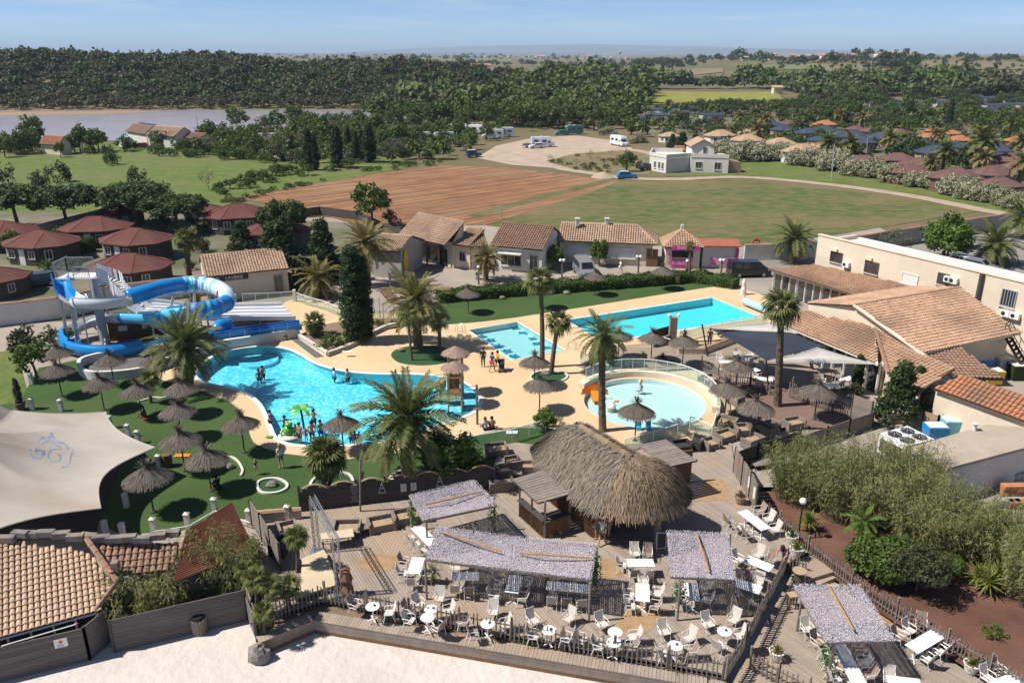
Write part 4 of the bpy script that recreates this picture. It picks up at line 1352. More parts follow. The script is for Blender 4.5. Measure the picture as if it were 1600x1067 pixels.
leafm('leaf_palm',(0.075,0.105,0.026),(0.15,0.165,0.05),(0.19,0.155,0.07),s3=1.2,f3=0.5)
leafm('leaf_palm_yellow',(0.14,0.13,0.04),(0.24,0.20,0.075),(0.20,0.15,0.07))
leafm('leaf_fan',(0.09,0.12,0.03),(0.17,0.18,0.055),(0.17,0.15,0.07))
leafm('leaf_yucca',(0.12,0.15,0.025),(0.20,0.22,0.05))
mk('bark',(0.15,0.11,0.08),(0.09,0.065,0.05),3,0.9,0.02,10)
mk('palm_bark',(0.17,0.125,0.09),(0.10,0.075,0.055),6,0.9,0.03,14,stretch=(1,1,2.5),attr=0.5)
def quads(c,n,s,asp,r):
 0
 N=len(c)
 t=r.normal(size=(N,3))
 t-=n*(t*n).sum(1,keepdims=True)
 t/=np.linalg.norm(t,axis=1,keepdims=True)+1e-9
 b=np.cross(n,t)
 L=(s*r.uniform(0.7,1.3,N))[:,None]
 v=np.stack([c-t*L,c+b*L*asp,c+t*L,c-b*L*asp],1).reshape(-1,3)
 f=np.arange(4*N).reshape(N,4)
 return v,f
def clumps(r,cen,per,cr,up=0.3,rnd=0.7,hollow=0.5):
 0
 K=len(cen)
 d=r.normal(size=(K*per,3))
 d/=np.linalg.norm(d,axis=1,keepdims=True)
 rad_=r.uniform(hollow,1.0,(K*per,1))
 crr=np.repeat(np.broadcast_to(cr,(K,)),per)[:,None]
 p=np.repeat(cen,per,0)+d*rad_*crr*np.array([1,1,0.8])
 n=d+r.normal(size=d.shape)*rnd+np.array([0,0,up])
 n/=np.linalg.norm(n,axis=1,keepdims=True)
 return p,n
def ell_centres(r,K,rx,ry,rz,z0,lo=0.45,zmin=-0.6):
 out=[]
 while len(out)<K:
  d=r.normal(size=3)
  d/=np.linalg.norm(d)
  if d[2]<zmin:continue
  q=r.uniform(lo,1.0)**0.7
  out.append((d[0]*rx*q,d[1]*ry*q,z0+d[2]*rz*q))
 return np.array(out)
def crown_geo(kind,seed,fine=1.0):
 0
 r=np.random.default_rng(seed)
 if kind=='round':
  c=ell_centres(r,int(34*fine),0.8,0.8,0.75,1.05);p,n=clumps(r,c,int(40*fine),0.30)
  return quads(p,n,0.085/fine**0.4,0.6,r)
 if kind=='far':
  c=ell_centres(r,15,0.78,0.78,0.62,0.85,0.55,-0.3);p,n=clumps(r,c,9,0.34,0.6,0.5,0.7)
  return quads(p,n,0.17,0.7,r)
 if kind=='umbrella':
  c=ell_centres(r,int(60*fine),0.92,0.92,0.34,0.98,0.3,-0.4);p,n=clumps(r,c,int(40*fine),0.23,0.5)
  return quads(p,n,0.06,0.45,r)
 if kind=='conifer':
  cs=[]
  for i in range(95):
   z=r.uniform(0.2,2.6);w=(2.75-z)/2.5*0.85*r.uniform(0.6,1.1);a=r.uniform(0,6.28)
   cs.append((w*math.cos(a),w*math.sin(a),z))
  p,n=clumps(r,np.array(cs),42,0.30,0.1)
  return quads(p,n,0.085,0.45,r)
 if kind=='column':
  cs=[]
  for i in range(150):
   z=r.uniform(0.1,6.0);w=min(0.86,0.45+z*0.25)*(1 if z<3.2 else max(0.08,(6.25-z)/3.0));a=r.uniform(0,6.28)
   cs.append((w*0.62*math.cos(a),w*0.62*math.sin(a),z))
  p,n=clumps(r,np.array(cs),int(44*fine),0.44,0.2,0.5)
  return quads(p,n,0.13/fine**0.5,0.45,r)
 if kind=='bush':
  c=ell_centres(r,int(26*fine),0.8,0.8,0.62,0.5,0.5,-0.5);p,n=clumps(r,c,int(36*fine),0.30)
  p[:,2]=np.maximum(p[:,2],0.02)
  return quads(p,n,0.085/fine**0.4,0.55,r)
 if kind=='loose':
  c=ell_centres(r,int(40*fine),0.9,0.9,0.7,1.1,0.3);p,n=clumps(r,c,int(22*fine),0.24,0.2,1.0)
  return quads(p,n,0.06,0.4,r)
def trunk_geo(h,r0,r1,limbs=(),seed=0):
 m=MB()
 rr=random.Random(seed)
 pts=[(0,0,-0.05),(rr.uniform(-.04,.04),rr.uniform(-.04,.04),h*0.5),(rr.uniform(-.06,.06),rr.uniform(-.06,.06),h)]
 m.tube(pts,[r0,(r0+r1)/2,r1],6)
 for a,el,L in limbs:
  e=(pts[2][0]+math.cos(a)*L*math.cos(el),pts[2][1]+math.sin(a)*L*math.cos(el),h*0.85+L*math.sin(el))
  m.tube([(pts[2][0],pts[2][1],h*0.8),e],[r1*0.8,r1*0.3],5)
 return m
def tree_proto(name,kind,leaf,seed,trunk_h=0.9,r0=0.08,limbs=5,fine=1.0,cat='tree',parts=True):
 rr=random.Random(seed)
 v,f=crown_geo(kind,seed,fine)
 lim=[(rr.uniform(0,6.28),rr.uniform(0.3,1.1),rr.uniform(0.35,0.7))for _ in range(limbs)]
 tm=trunk_geo(trunk_h,r0,r0*0.6,lim,seed)
 if parts:
  t=thing(name,None,cat)
  tm.build('trunk' if cat=='tree' else 'stem',M['bark'],t)
  link('crown' if cat=='tree' else 'foliage',nmesh('crown',v,f,M[leaf],False,np.random.default_rng(seed).random(len(f))),t)
  return Proto(t)
 n0=len(tm.v)
 q=[fc for fc in tm.f if len(fc)==4]
 V_=np.concatenate([np.array(tm.v),v])
 F_=np.concatenate([np.array(q),f+n0])
 me=nmesh(name,V_,F_,[M[leaf],M['bark']],False,np.random.default_rng(seed).random(len(F_)))
 mi=np.zeros(len(F_),dtype=np.int32);mi[:len(q)]=1
 me.polygons.foreach_set('material_index',mi)
 o=link(name,me)
 return Proto(tag(o,None,cat))
def proj(p):
 d=Vector(p[:3])-Vector((0,0,CZ))
 dep=d.y*CP-d.z*SP
 if dep<0.1:return None
 up=d.y*SP+d.z*CP
 return(CX+FOC*d.x/dep,CY-FOC*up/dep)
def pxm(p):
 0
 d=Vector(p[:3])-Vector((0,0,CZ))
 return(d.y*CP-d.z*SP)/FOC
 # woods
def forest(polys,spacing,xr,yr,seed):
 r=random.Random(seed)
 out=[]
 y=yr[0]
 while y<yr[1]:
  sp=spacing*(1+max(0,y-450)/700)
  x=xr[0]
  while x<xr[1]:
   p=(x+r.uniform(-0.45,0.45)*sp,y+r.uniform(-0.45,0.45)*sp)
   z=hz(*p)
   q=proj((p[0],p[1],z))
   if q and any(inside(q,pl)for pl in polys):out.append((p[0],p[1],z,sp))
   x+=sp
  y+=sp*0.85
 return out
def mass(name,pts,geos,leaf,sizer,seed,lab=None):
 r=np.random.default_rng(seed)
 Vs,Fs,off=[],[],0
 for k,(v,f)in enumerate(geos):
  sub=pts[k::len(geos)]
  if not sub:continue
  n=len(sub)
  P_=np.array([s[:3]for s in sub])
  S_=np.array([sizer(s)for s in sub])*r.uniform(0.45,1.0,n)**-1.1*0.68
  H_=r.uniform(0.85,1.25,n)
  a=r.uniform(0,6.28,n)
  ca,sa=np.cos(a)[:,None],np.sin(a)[:,None]
  x=(v[None,:,0]*ca-v[None,:,1]*sa)*S_[:,None]+P_[:,:1]
  y=(v[None,:,0]*sa+v[None,:,1]*ca)*S_[:,None]+P_[:,1:2]
  z=v[None,:,2]*(S_*H_)[:,None]+P_[:,2:3]-0.15*S_[:,None]
  Vs.append(np.stack([x,y,z],2).reshape(-1,3))
  Fs.append((f[None]+(np.arange(n)*len(v))[:,None,None]).reshape(-1,4)+off)
  off+=n*len(v)
 V_,F_=np.concatenate(Vs),np.concatenate(Fs)
 tr=r.random(len(F_))*0.45
 per=[np.repeat(r.random(len(f_)//len(g[1]))*0.55,len(g[1]))for f_,g in zip(Fs,geos)]
 ms=[M[l]for l in(leaf if isinstance(leaf,tuple)else(leaf,))]
 me=nmesh(name,V_,F_,ms,False,tr+np.concatenate(per))
 if len(ms)>1:me.polygons.foreach_set('material_index',np.concatenate([np.full(len(f_),i%len(ms),dtype=np.int32)for i,f_ in enumerate(Fs)]))
 return tag(link(name,me),lab,'wood' if lab else None,kind='stuff')
FAR=[crown_geo('far',s)for s in(1,2,3,4,5)]
hill_poly=[(-700,172),(-700,40),(900,60),(1000,112),(840,130),(700,168),(640,170),(400,171),(0,173)]
hp=forest([hill_poly],5.2,(-420,160),(372,640),3)
hp=[p for p in hp if p[1]<640-0.55*(p[0]+100)if p[0]<60 or p[1]<520]
inview=[p for p in hp if-30<proj(p)[0]<1630]
inview.sort(key=lambda p:p[1])
front,back=inview[:240],inview[240:]+[p for p in hp if not(-30<proj(p)[0]<1630)]
FT=[tree_proto('forest_tree','far',('leaf_wood','leaf_mid_dull','leaf_wood_brown')[s],20+s,0.5,0.06,0,parts=False)for s in range(3)]
for i,p in enumerate(front):
 FT[i%3].put(p[:3],RN.uniform(0,6.28),'dark evergreen tree at the front of the wooded hill across the river','trees at the foot of the wooded hill',RN.uniform(2.3,3.6))
mass('hill_wood',back,FAR,('leaf_wood','leaf_wood','leaf_mid_dull','leaf_wood_brown','leaf_pine'),lambda s:s[3]*0.62,4,'dense dark evergreen wood covering the hill across the river')
wood_poly=[[(560,200),(620,172),(760,165),(800,140),(1000,112),(1060,124),(1130,128),(1240,124),(1300,128),(1380,128),(1540,135),(1600,148),(1600,160),(1380,152),(1310,160),(1230,146),(1210,140),(1020,140),(1005,165),(1000,178),(930,205),(800,200),(740,196),(640,195)]]
wp=forest(wood_poly,7.5,(-80,420),(230,620),6)
wp.sort(key=lambda p:p[1])
wf,wb_=wp[:60],wp[60:]
FG=[tree_proto('woodland_tree','round','leaf_wood_green',40+s,0.7,0.07,3,0.6,parts=False)for s in range(3)]
for i,p in enumerate(wf):
 FG[i%3].put(p[:3],RN.uniform(0,6.28),'leafy green tree at the near edge of the wood behind the motorhomes','trees at the near edge of the green wood',RN.uniform(3.4,5.2))
mass('green_wood',wb_,FAR,('leaf_wood_green','leaf_wood','leaf_wood_green','leaf_mid_dull','leaf_wood_green'),lambda s:s[3]*0.72,5,'broad green wood between the river and the village fields')
def scatter_px(name,items,leaf,lab,group=None):
 pass
rp_=[]
r_=random.Random(9)
def along(x0,y0,x1,y1,n,jit,s0,s1):
 for i in range(n):
  t=r_.random()
  p=G(x0+(x1-x0)*t+r_.uniform(-6,6),y0+(y1-y0)*t+r_.uniform(-jit,jit))
  rp_.append((p.x,p.y,p.z,r_.uniform(s0,s1)))
along(960,108,1100,103,60,4,6,12)
along(1190,97.5,1600,95,80,2.5,5,9)
along(55,80,185,79,26,2.5,9,13)
along(1330,89,1600,86,60,1.0,7,13)
along(1240,100,1330,97,30,2,5,9)
along(1370,108,1430,104,34,3,6,11)
along(1180,104,1600,102,60,6,3,6)
along(1450,112,1640,124,26,7,3,7)
along(700,102,960,104,60,3,6,11)
along(640,94,670,93,14,0.8,12,18)
along(440,92,960,92,110,3,7,14)
along(960,96,1200,95,60,2,6,12)
along(180,88,760,87,90,1.2,10,20)
mass('field_trees',rp_,FAR,('leaf_wood','leaf_pine','leaf_wood','leaf_mid_dull','leaf_pine'),lambda s:s[3]*0.62,8,'scattered dark trees among the fields and along the village ridge')
UP=tree_proto('umbrella_pine','umbrella','leaf_pine',60,0.85,0.07,6,0.8)
UP2=tree_proto('umbrella_pine','umbrella','leaf_pine',61,0.85,0.07,6,0.8)
UPN=tree_proto('umbrella_pine','umbrella','leaf_pine',62,0.85,0.06,7,1.9)
BR=[tree_proto('leafy_tree','round','leaf_mid',70+s,0.8,0.07,4,0.75)for s in range(2)]
BU=[tree_proto('bush','bush','leaf_mid',80+s,0.3,0.04,0,0.75,'bush',parts=False)for s in range(2)]
BUD=tree_proto('bush','bush','leaf_wood',83,0.3,0.04,0,0.75,'bush',parts=False)
OL=tree_proto('olive_tree','loose','leaf_olive',85,0.75,0.07,6,1.3)
SPR=tree_proto('leafy_tree','round','leaf_spring',86,0.8,0.07,4,0.75)
PLUM=tree_proto('plum_tree','round','leaf_plum',87,0.8,0.07,4,0.75)
CYP=tree_proto('cypress','column','leaf_cypress',88,0.4,0.12,0,0.8)
CON=tree_proto('conifer','conifer','leaf_dark',89,1.0,0.06,0,1.0)
DRY=tree_proto('bush','loose','leaf_dry',90,0.5,0.04,6,0.7,'bush')
def plant(pr,px,py,rpx,label,group=None,hk=1.0,z=None,far=False):
 0
 p=G(px,py)if far else P(px,py,0 if z is None else z)
 s=rpx*pxm(p)
 return pr.put(p,RN.uniform(0,6.28),label,group,(s,s,s*hk))
def nth(i):
 if i<20:return ORD[i]
 t_=('twenty','thirty','forty','fifty','sixty','seventy')[(i+1)//10-2]
 if(i+1)%10==0:return t_[:-1]+'ieth'
 return t_+'-'+ORD[(i+1)%10-1]
def belt(prs,poly,n,rpx,label,group,seed,hk=1.0,jit=0.3):
 r=random.Random(seed)
 xs,ys=[p[0]for p in poly],[p[1]for p in poly]
 k=0
 out=[]
 while k<n:
  q=(r.uniform(min(xs),max(xs)),r.uniform(min(ys),max(ys)))
  if not inside(q,poly):continue
  out.append(q);k+=1
 for i,q in enumerate(sorted(out)):
  plant(prs[(i*7)%len(prs)]if len(prs)%7 else prs[i%len(prs)],q[0],q[1],rpx*r.uniform(1-jit,1+jit),label+', %s from the left'%nth(i),group,hk*r.uniform(0.85,1.2),far=True)
belt(BR+[BUD],[(0,232),(60,226),(60,240),(0,250)],9,17,'bushy tree on the river bank at the far left','river bank trees at the far left',1)
belt(BU,[(95,240),(200,232),(330,236),(430,244),(420,256),(260,250),(120,246)],26,12,'round green shrub along the meadow below the white house','shrubs along the upper edge of the meadow',2,1.1)
belt(BR+[DRY,BUD],[(305,214),(400,200),(480,196),(560,202),(560,222),(470,236),(330,234)],40,16,'mixed bushy tree on the near river bank','trees on the near river bank',3)
belt(BR+[BUD],[(560,222),(640,232),(690,240),(640,252),(590,250)],14,14,'grey green bushy tree between the cypresses and the motorhomes','bushy trees right of the cypress row',4)
belt(BR+BU,[(640,226),(740,228),(830,205),(900,198),(870,188),(760,205),(660,205)],34,12,'bushy tree among the motorhome pitches','trees among the motorhome pitches',5)
belt(BR+[SPR],[(800,200),(900,196),(960,205),(990,215),(980,190),(900,175),(800,185)],26,17,'fresh green tree behind the gravel car park','trees behind the gravel car park',6)
belt([DRY]+BU,[(850,256),(900,244),(985,240),(1010,262),(960,272),(890,266)],30,7,'low dry shrub on the scrub beside the gravel car park','low shrubs by the gravel car park',7,0.8)
for px,py,rr,d in((60,302,24,'dark spreading bush at the left end of the meadow'),(5,290,28,'large dark bush at the left edge beyond the pines'),(90,285,22,'dark bushy tree standing alone on the left of the meadow'),(175,258,16,'grey green shrub in front of the river houses'),(218,288,19,'round dark bush alone in the middle of the meadow'),(170,256,10,'small shrub beside the lone dark meadow bush')):
 plant(BUD if 'dark' in d else BU[0],px,py,rr,d,hk=1.25)
plant(DRY,326,296,15,'bare brownish shrub at the right of the meadow',hk=1.2)
plant(OL,428,250,10,'small bare grey tree beside the pale garden wall')
for i,(px,py,top,w)in enumerate(((484,266,200,9),(492,266,212,10),(528,262,196,12),(545,248,196,7),(557,252,205,6),(566,252,203,6),(578,254,193,13))):
 p=P(px,py);z=Q(px,top,p.y).z
 s=w*pxm(p)
 CYP.put(p,RN.uniform(0,6),'dark cypress at the edge of the ploughed field, %s from the left of the row'%ORD[i],'cypresses above the ploughed field',(s,s,z/6.2))
plant(OL,612,256,24,'large silvery olive tree right of the cypress row',hk=0.9)
plant(BR[0],979,268,17,'leafy tree beside the white house',hk=1.0)
plant(BUD,1003,264,11,'round dark bush at the corner of the white house')
plant(BU[1],947,264,7,'small green shrub in the scrub beside the track')
for i,(px,py,rr)in enumerate(((1050,232,12),(1065,240,18),(1085,236,14),(1100,243,10))):plant(CON,px,py,rr*0.9,'dark conifer behind the white house, %s from the left'%ORD[i],'dark conifers behind the white house',0.75)
belt([PLUM],[(970,190),(1070,190),(1070,200),(970,200)],7,9,'purple leaved tree beside the mobile homes','purple trees by the mobile homes',8)
belt([SPR],[(910,188),(1050,182),(1040,178),(920,182)],5,9,'yellow green tree by the mobile homes','yellow green trees by the mobile homes',9)
belt([UP,UP2],[(1060,175),(1200,175),(1330,165),(1500,152),(1600,158),(1600,172),(1400,168),(1300,180),(1200,186),(1060,184)],46,17,'dark umbrella pine behind the holiday village','umbrella pines behind the holiday village',10,0.75)
belt([UP,UP2,BUD]+BR,[(1210,186),(1300,182),(1450,184),(1600,190),(1600,222),(1500,218),(1380,205),(1230,198)],46,14,'dark tree among the bungalow roofs of the village','trees among the village bungalows',11,0.9)
belt(BR+[UP,BUD]+BU,[(1090,205),(1230,190),(1420,200),(1600,215),(1600,285),(1450,268),(1250,236),(1100,226)],78,10,'small tree between the village roofs','small trees between the village roofs',31,1.0)
belt([UP,BUD,UP2]+BR,[(1180,170),(1330,166),(1600,176),(1600,205),(1400,196),(1220,192)],60,12,'tree in the belt behind the village roofs','tree belt behind the village',32,0.9)
belt(BU+[BUD],[(1080,222),(1230,216),(1400,240),(1600,262),(1600,290),(1450,276),(1250,240)],40,9,'low shrub between the village bungalows','shrubs between the village bungalows',12)
plant(CYP,1480,204,6,'tall dark cypress standing alone in the holiday village',hk=1.3)
plant(BR[0],1422,250,20,'full green tree in the middle of the holiday village',hk=1.1)
for px in(1000,1018,1034,1050):plant(UP,px,112,16,'tall umbrella pine on the fields beyond the wood','umbrella pines on the far fields',0.9,far=True)
belt(BU+BR+[BUD],[(0,372),(40,352),(110,366),(130,400),(40,420),(0,420)],7,15,'shrub between the left bungalows','shrubs between the left bungalows',21)
belt(BU+[BUD],[(230,350),(320,345),(330,430),(270,420)],8,14,'shrub around the shaggy palm behind the bungalows','shrubs around the shaggy palm',22)
belt(BU+[BUD],[(60,400),(130,405),(140,445),(90,450)],5,14,'shrub by the parked dark car','shrubs by the parked dark car',23)
belt(BR+[BUD,DRY],[(310,226),(420,236),(480,246),(470,258),(380,250),(310,240)],24,15,'bushy shrub at the top of the meadow','bushes at the top of the meadow',24,1.0)
belt(BR+[OL],[(480,205),(560,200),(640,210),(650,236),(560,236),(480,226)],34,15,'mixed tree behind the cypress row','trees behind the cypress row',25,1.0)
belt(BR+BU,[(240,236),(420,232),(560,236),(640,246),(560,262),(470,262),(400,252),(250,248)],44,11,'low tree at the foot of the river houses','low trees below the river houses',28,1.1)
belt(BR+[BUD],[(0,236),(60,232),(220,230),(230,240),(60,250),(0,256)],16,14,'bank tree in front of the orange roofed cottage','bank trees by the orange cottage',29,1.1)
belt(BR,[(640,190),(760,186),(860,190),(860,200),(740,200),(640,202)],26,16,'green tree behind the motorhome pitches','trees behind the motorhome pitches',26,1.0)
belt(BU+BR,[(330,310),(480,276),(600,256),(680,248),(600,250),(440,266),(320,300)],36,10,'rough bush on the meadow edge above the field','bushes on the meadow edge',27,0.8)
BL=[tree_proto('blossom_shrub','bush','blossom',95+s,0.3,0.04,0,1.3,'shrub',parts=False)for s in range(2)]
for i in range(64):
 t=(i+RN.uniform(-0.15,0.15))/63
 x,y=(1128+(1215-1128)*t/0.15,246+(252-246)*t/0.15)if t<0.15 else(1215+(1620-1215)*(t-0.15)/0.85,252+(333-252)*((t-0.15)/0.85)**1.15)
 plant(BL[i%2],x,y+RN.uniform(-5,5),RN.uniform(16,22),'cream blossoming shrub in the hedge along the village, %s from the left'%nth(i),'cream blossoming hedge shrubs',RN.uniform(0.9,1.3))
belt(BL,[(950,205),(1010,222),(1000,228),(940,212)],9,9,'white blossoming shrub beside the gravel car park','white blossoming shrubs by the car park',13)
belt(BU,[(330,318),(470,288),(600,262),(690,252),(690,258),(600,268),(480,292),(340,326)],42,7,'low green bush on the bank above the ploughed field','low bushes along the ploughed field',14,0.7)
# near trees
for px,py,rr,hk,d in((30,358,58,0.85,'umbrella pine at the left edge, first of the pines by the bungalows'),(108,357,54,0.9,'forked umbrella pine second from the left'),(214,354,58,0.85,'umbrella pine third from the left with a tall bare trunk'),(276,362,52,0.8,'dense low umbrella pine right of the bare trunked one'),(447,392,38,1.5,'umbrella pine rising behind the laundry roof')):
 plant(UPN,px,py,rr,d,'umbrella pines by the left bungalows',hk)
for px,py,rr,hk,d in((440,442,50,0.64,'broad dark conifer right over the laundry roof'),(508,438,34,0.95,'dark conifer between the laundry and the tall palm'),(380,400,26,0.7,'low dark conifer behind the laundry building')):
 plant(CON,px,py,rr*1.1,d,None,hk)
plant(BR[1],582,356,36,'bushy dark tree behind the reception roofs',hk=1.1)
plant(BUD,612,350,18,'brownish shrub right of the dark tree behind the reception',hk=1.1)
p=P(557,531,0.2)
CYN=tree_proto('cypress','column','leaf_cypress',101,0.4,0.12,0,2.2)
zt=Q(553,385,p.y).z
CYN.put(p,0,'very tall dark cypress in the planting bed beside the lagoon pool',None,(1.6,1.6,(zt-0.2)/6.2))
CYN.put(P(569,531,0.2)+Vector((0,0.5,0)),2,'second stem of cypress, leaning close behind the tall one in the planting bed',None,(1.15,1.15,(zt-1.2)/6.2))
THU=tree_proto('thuja','conifer','leaf_dark',102,0.6,0.06,0,1.6)
p=P(1398,662)
THU.put(p,0,'large dark thuja beside the restaurant roofs',None,(1.9,1.9,1.75))
p=P(1428,640);THU.put(p,2,'shorter dark thuja filling in behind the larger one',None,(1.3,1.3,1.25))
p=P(1337,612);CYN.put(p,0,'slim green cypress beside the restaurant terrace',None,(0.55,0.55,0.5))
plant(BR[0],1472,405,38,'round bright green tree behind the long cream wall',hk=1.05)
bt=tree_proto('leafy_tree','round','leaf_bright',103,0.8,0.07,4,1.6)
plant(bt,1478,412,37,'dense bright green tree beside the parked white car',hk=1.0)
plant(OL,1398,396,26,'silvery olive tree behind the long cream wall',hk=0.8)
plant(OL,695,414,16,'olive tree in a stone planter on the reception forecourt',hk=1.2)
plant(bt,864,420,17,'bushy green tree against the brown roofed shop',hk=1.2)
plant(bt,936,416,15,'small bright tree with a bare trunk in front of the roller shutters',hk=1.6)
plant(bt,402,458,19,'round green bush in front of the laundry sign',hk=1.0)
BN=tree_proto('bush','bush','leaf_mid',108,0.3,0.04,0,2.6,'bush',parts=False)
BND=tree_proto('bush','loose','leaf_wood',109,0.4,0.04,7,2.2,'bush')
for px,py,rr,d,pr in((58,590,36,'rounded green shrub at the end of the slide wall',BR[1]),(58,548,40,'brown green shrubs in front of the coped wall at the left',BUD),(95,535,24,'low shrub beneath the slide tower',BU[0]),(30,540,20,'small shrub at the left end of the coped wall',BUD),(515,545,22,'spreading grey green shrub in the planting bed',BU[1]),(540,538,17,'small low shrub by the planter wall',BU[0]),(594,510,11,'small shrub under the tall cypress',BU[1]),(617,508,10,'clipped dark shrub at the right end of the planting bed',BUD),(300,475,18,'low shrub inside the slide loop',BUD),(335,470,14,'small shrub behind the striped slide tube',BU[0]),(1368,893,50,'large dark green bush at the left of the mulch garden',BN),(1412,898,52,'second large green bush in the mulch garden',BN),(1432,922,46,'brownish twiggy bush in front of the dark green ones',BND),(1482,893,26,'small upright green shrub beside the yellow yucca',BN),(705,752,48,'glossy leaved bush between the big palm and the dark fence',bt),(730,735,34,'rounded bush at the right end of the dark wavy fence',BU[0]),(850,672,20,'clipped green shrub at the corner of the glass railing',bt),(872,674,14,'grey leaved shrub beside the clipped one',OL),(1330,622,22,'shrub among the restaurant terrace tables',BUD),(1300,628,14,'grey shrub by the terrace fence',OL),(1140,575,12,'rounded grey shrub by the dark shade sail',OL),(1128,527,9,'low shrub in the planter by the large pool',BU[0]),(1145,525,9,'second low shrub in the planter by the large pool',BU[1]),(1180,520,11,'right hand shrub in the planter by the large pool',BU[0])):
 plant(pr,px,py,rr,d,hk=0.95)
DRYB=tree_proto('bush','bush','leaf_dry',104,0.3,0.04,0,1.2,'bush',parts=False)
plant(DRYB,1455,915,30,'dry brown bush in the mulch garden',hk=0.9)
plant(DRYB,1240,760,40,'dry grass tuft at the left foot of the tall reeds',hk=0.7,z=-0.3)
plant(BU[1],1550,990,22,'low green ground shrub at the right of the mulch garden',hk=0.5,z=-0.3)
def hedge(label,pts,w,h,n,leaf,seed):
 r=np.random.default_rng(seed)
 c=[P(x,y)for x,y in pts]
 t=thing('hedge',label,'hedge',c[0])
 core=MB();core.strip(xy(c),h*0.8,w*0.7);core.build('branches',M['leaf_dark'],t)
 seg=[(b-a).length for a,b in zip(c,c[1:])]
 pos,nor=[],[]
 for(a,b),L in zip(zip(c,c[1:]),seg):
  k=int(n*L/sum(seg))
  s=r.uniform(0,1,k)[:,None]
  d=np.array((b-a).normalized());nn=np.array([-d[1],d[0],0])
  ang=r.uniform(-0.15,math.pi+0.15,k)
  bump=1+0.10*np.sin(s[:,0]*L*2.3)+r.normal(0,0.06,k)
  side=np.sign(np.cos(ang))*np.abs(np.cos(ang))**0.4*w/2*bump
  hh=np.abs(np.sin(ang))**0.4*h*bump
  hh=np.where(r.random(k)<0.35,r.uniform(0.1,1,k)*hh,hh)
  pos.append(np.array(a)+d*s*L+nn*side[:,None]+np.array([0,0,1])*hh[:,None])
  nn_=nn*np.cos(ang)[:,None]+np.array([0,0,1])*np.sin(ang)[:,None]+r.normal(0,0.5,(k,3))
  nor.append(nn_/np.linalg.norm(nn_,axis=1,keepdims=True))
 v,f=quads(np.concatenate(pos),np.concatenate(nor),0.10,0.55,r)
 link('foliage',nmesh('foliage',v-np.array(c[0]),f,M[leaf],False,r.random(len(f))),t)
hedge('long clipped green hedge between the lawn strip and the forecourt',[(684,470),(800,460),(975,447),(1085,438),(1150,450)],2.0,1.15,26000,'leaf_hedge',3)
hedge('clipped dark hedge beside the left bungalows',[(108,398),(128,395),(142,391)],2.0,1.8,2500,'leaf_hedge',4)
# tall bamboo
def bamboo(label,px,py,rpx,h,n,seed,z=0.0,leaf='leaf_bamboo',group=None,ry=0.7):
 r=np.random.default_rng(seed)
 p=P(px,py,z)
 R_=rpx*pxm(p)
 t=thing('bamboo_clump',label,'bamboo',p,group)
 k=int(n/60)
 st=MB()
 cen,pos,nor=[],[],[]
 for i in range(k):
  a,q=r.uniform(0,6.28),r.uniform(0,1)**0.5
  x,y=q*R_*math.cos(a),q*R_*ry*math.sin(a)
  hh=h*r.uniform(0.62,1.08)*(1-0.3*q*q)
  lx,ly=x*0.35+r.normal(0,0.15),y*0.35+r.normal(0,0.15)
  st.tube([(p.x+x,p.y+y,z),(p.x+x+lx*0.4,p.y+y+ly*0.4,z+hh*0.6),(p.x+x+lx,p.y+y+ly,z+hh)],[0.02,0.015,0.006],3,cap=False)
  s=r.uniform(0.1,1.08,60)[:,None]**0.8
  c=np.concatenate([x+lx*s**1.6,y+ly*s**1.6,hh*s],1)+r.normal(0,0.11,(60,3))*np.array([1,1,1.0])
  pos.append(c)
 c=np.concatenate(pos)
 d=r.normal(size=c.shape);d[:,2]=d[:,2]*0.5-0.5
 out=c.copy();out[:,2]=0;out/=np.linalg.norm(out,axis=1,keepdims=True)+1e-6
 d+=out*0.5
 d/=np.linalg.norm(d,axis=1,keepdims=True)
 w=np.cross(d,r.normal(size=c.shape));w/=np.linalg.norm(w,axis=1,keepdims=True)
 L=r.uniform(0.16,0.34,len(c))[:,None]
 v=np.stack([c,c+d*L*0.45+w*0.019,c+d*L-np.array([0,0,0.06]),c+d*L*0.45-w*0.019],1).reshape(-1,3)
 f=np.arange(len(v)).reshape(-1,4)
 link('leaves',nmesh('leaves',v,f,M[leaf],False,r.random(len(f))*0.5+np.repeat(r.random(k),60)*0.5),t)
 st.build('stems',M['leaf_olive'],t)
for a in(('tall pale reed clump at the left of the garden thicket',1272,778,60,4.3,15000,1),('tall reed clump in the middle of the garden thicket',1348,806,66,4.9,17000,2),('tall reed clump in front of the white cooling unit',1400,792,56,4.4,13000,3),('reed clump beside the service shed wall',1466,850,66,4.0,15000,4),('lower reed clump right of the service shed door',1518,862,46,2.9,8000,5),('tall loose reed clump at the right edge of the picture',1632,935,58,4.6,14000,6),('reed clump at the right edge above the mulch',1562,878,46,3.6,8000,7),('reed clump behind the dark beach screen, in front of the tiled roof',205,968,50,2.5,7500,8),('smaller reed clump right of the one by the tiled roof',262,950,42,2.6,6500,9),('tall reed clump in front of the rusty roof',350,925,50,3.7,10000,10),('dark reeds between plank fence and rusty roof',388,888,20,2.0,2000,11)):
 bamboo(*a,z=(-0.35 if a[1]>1000 else-0.6))
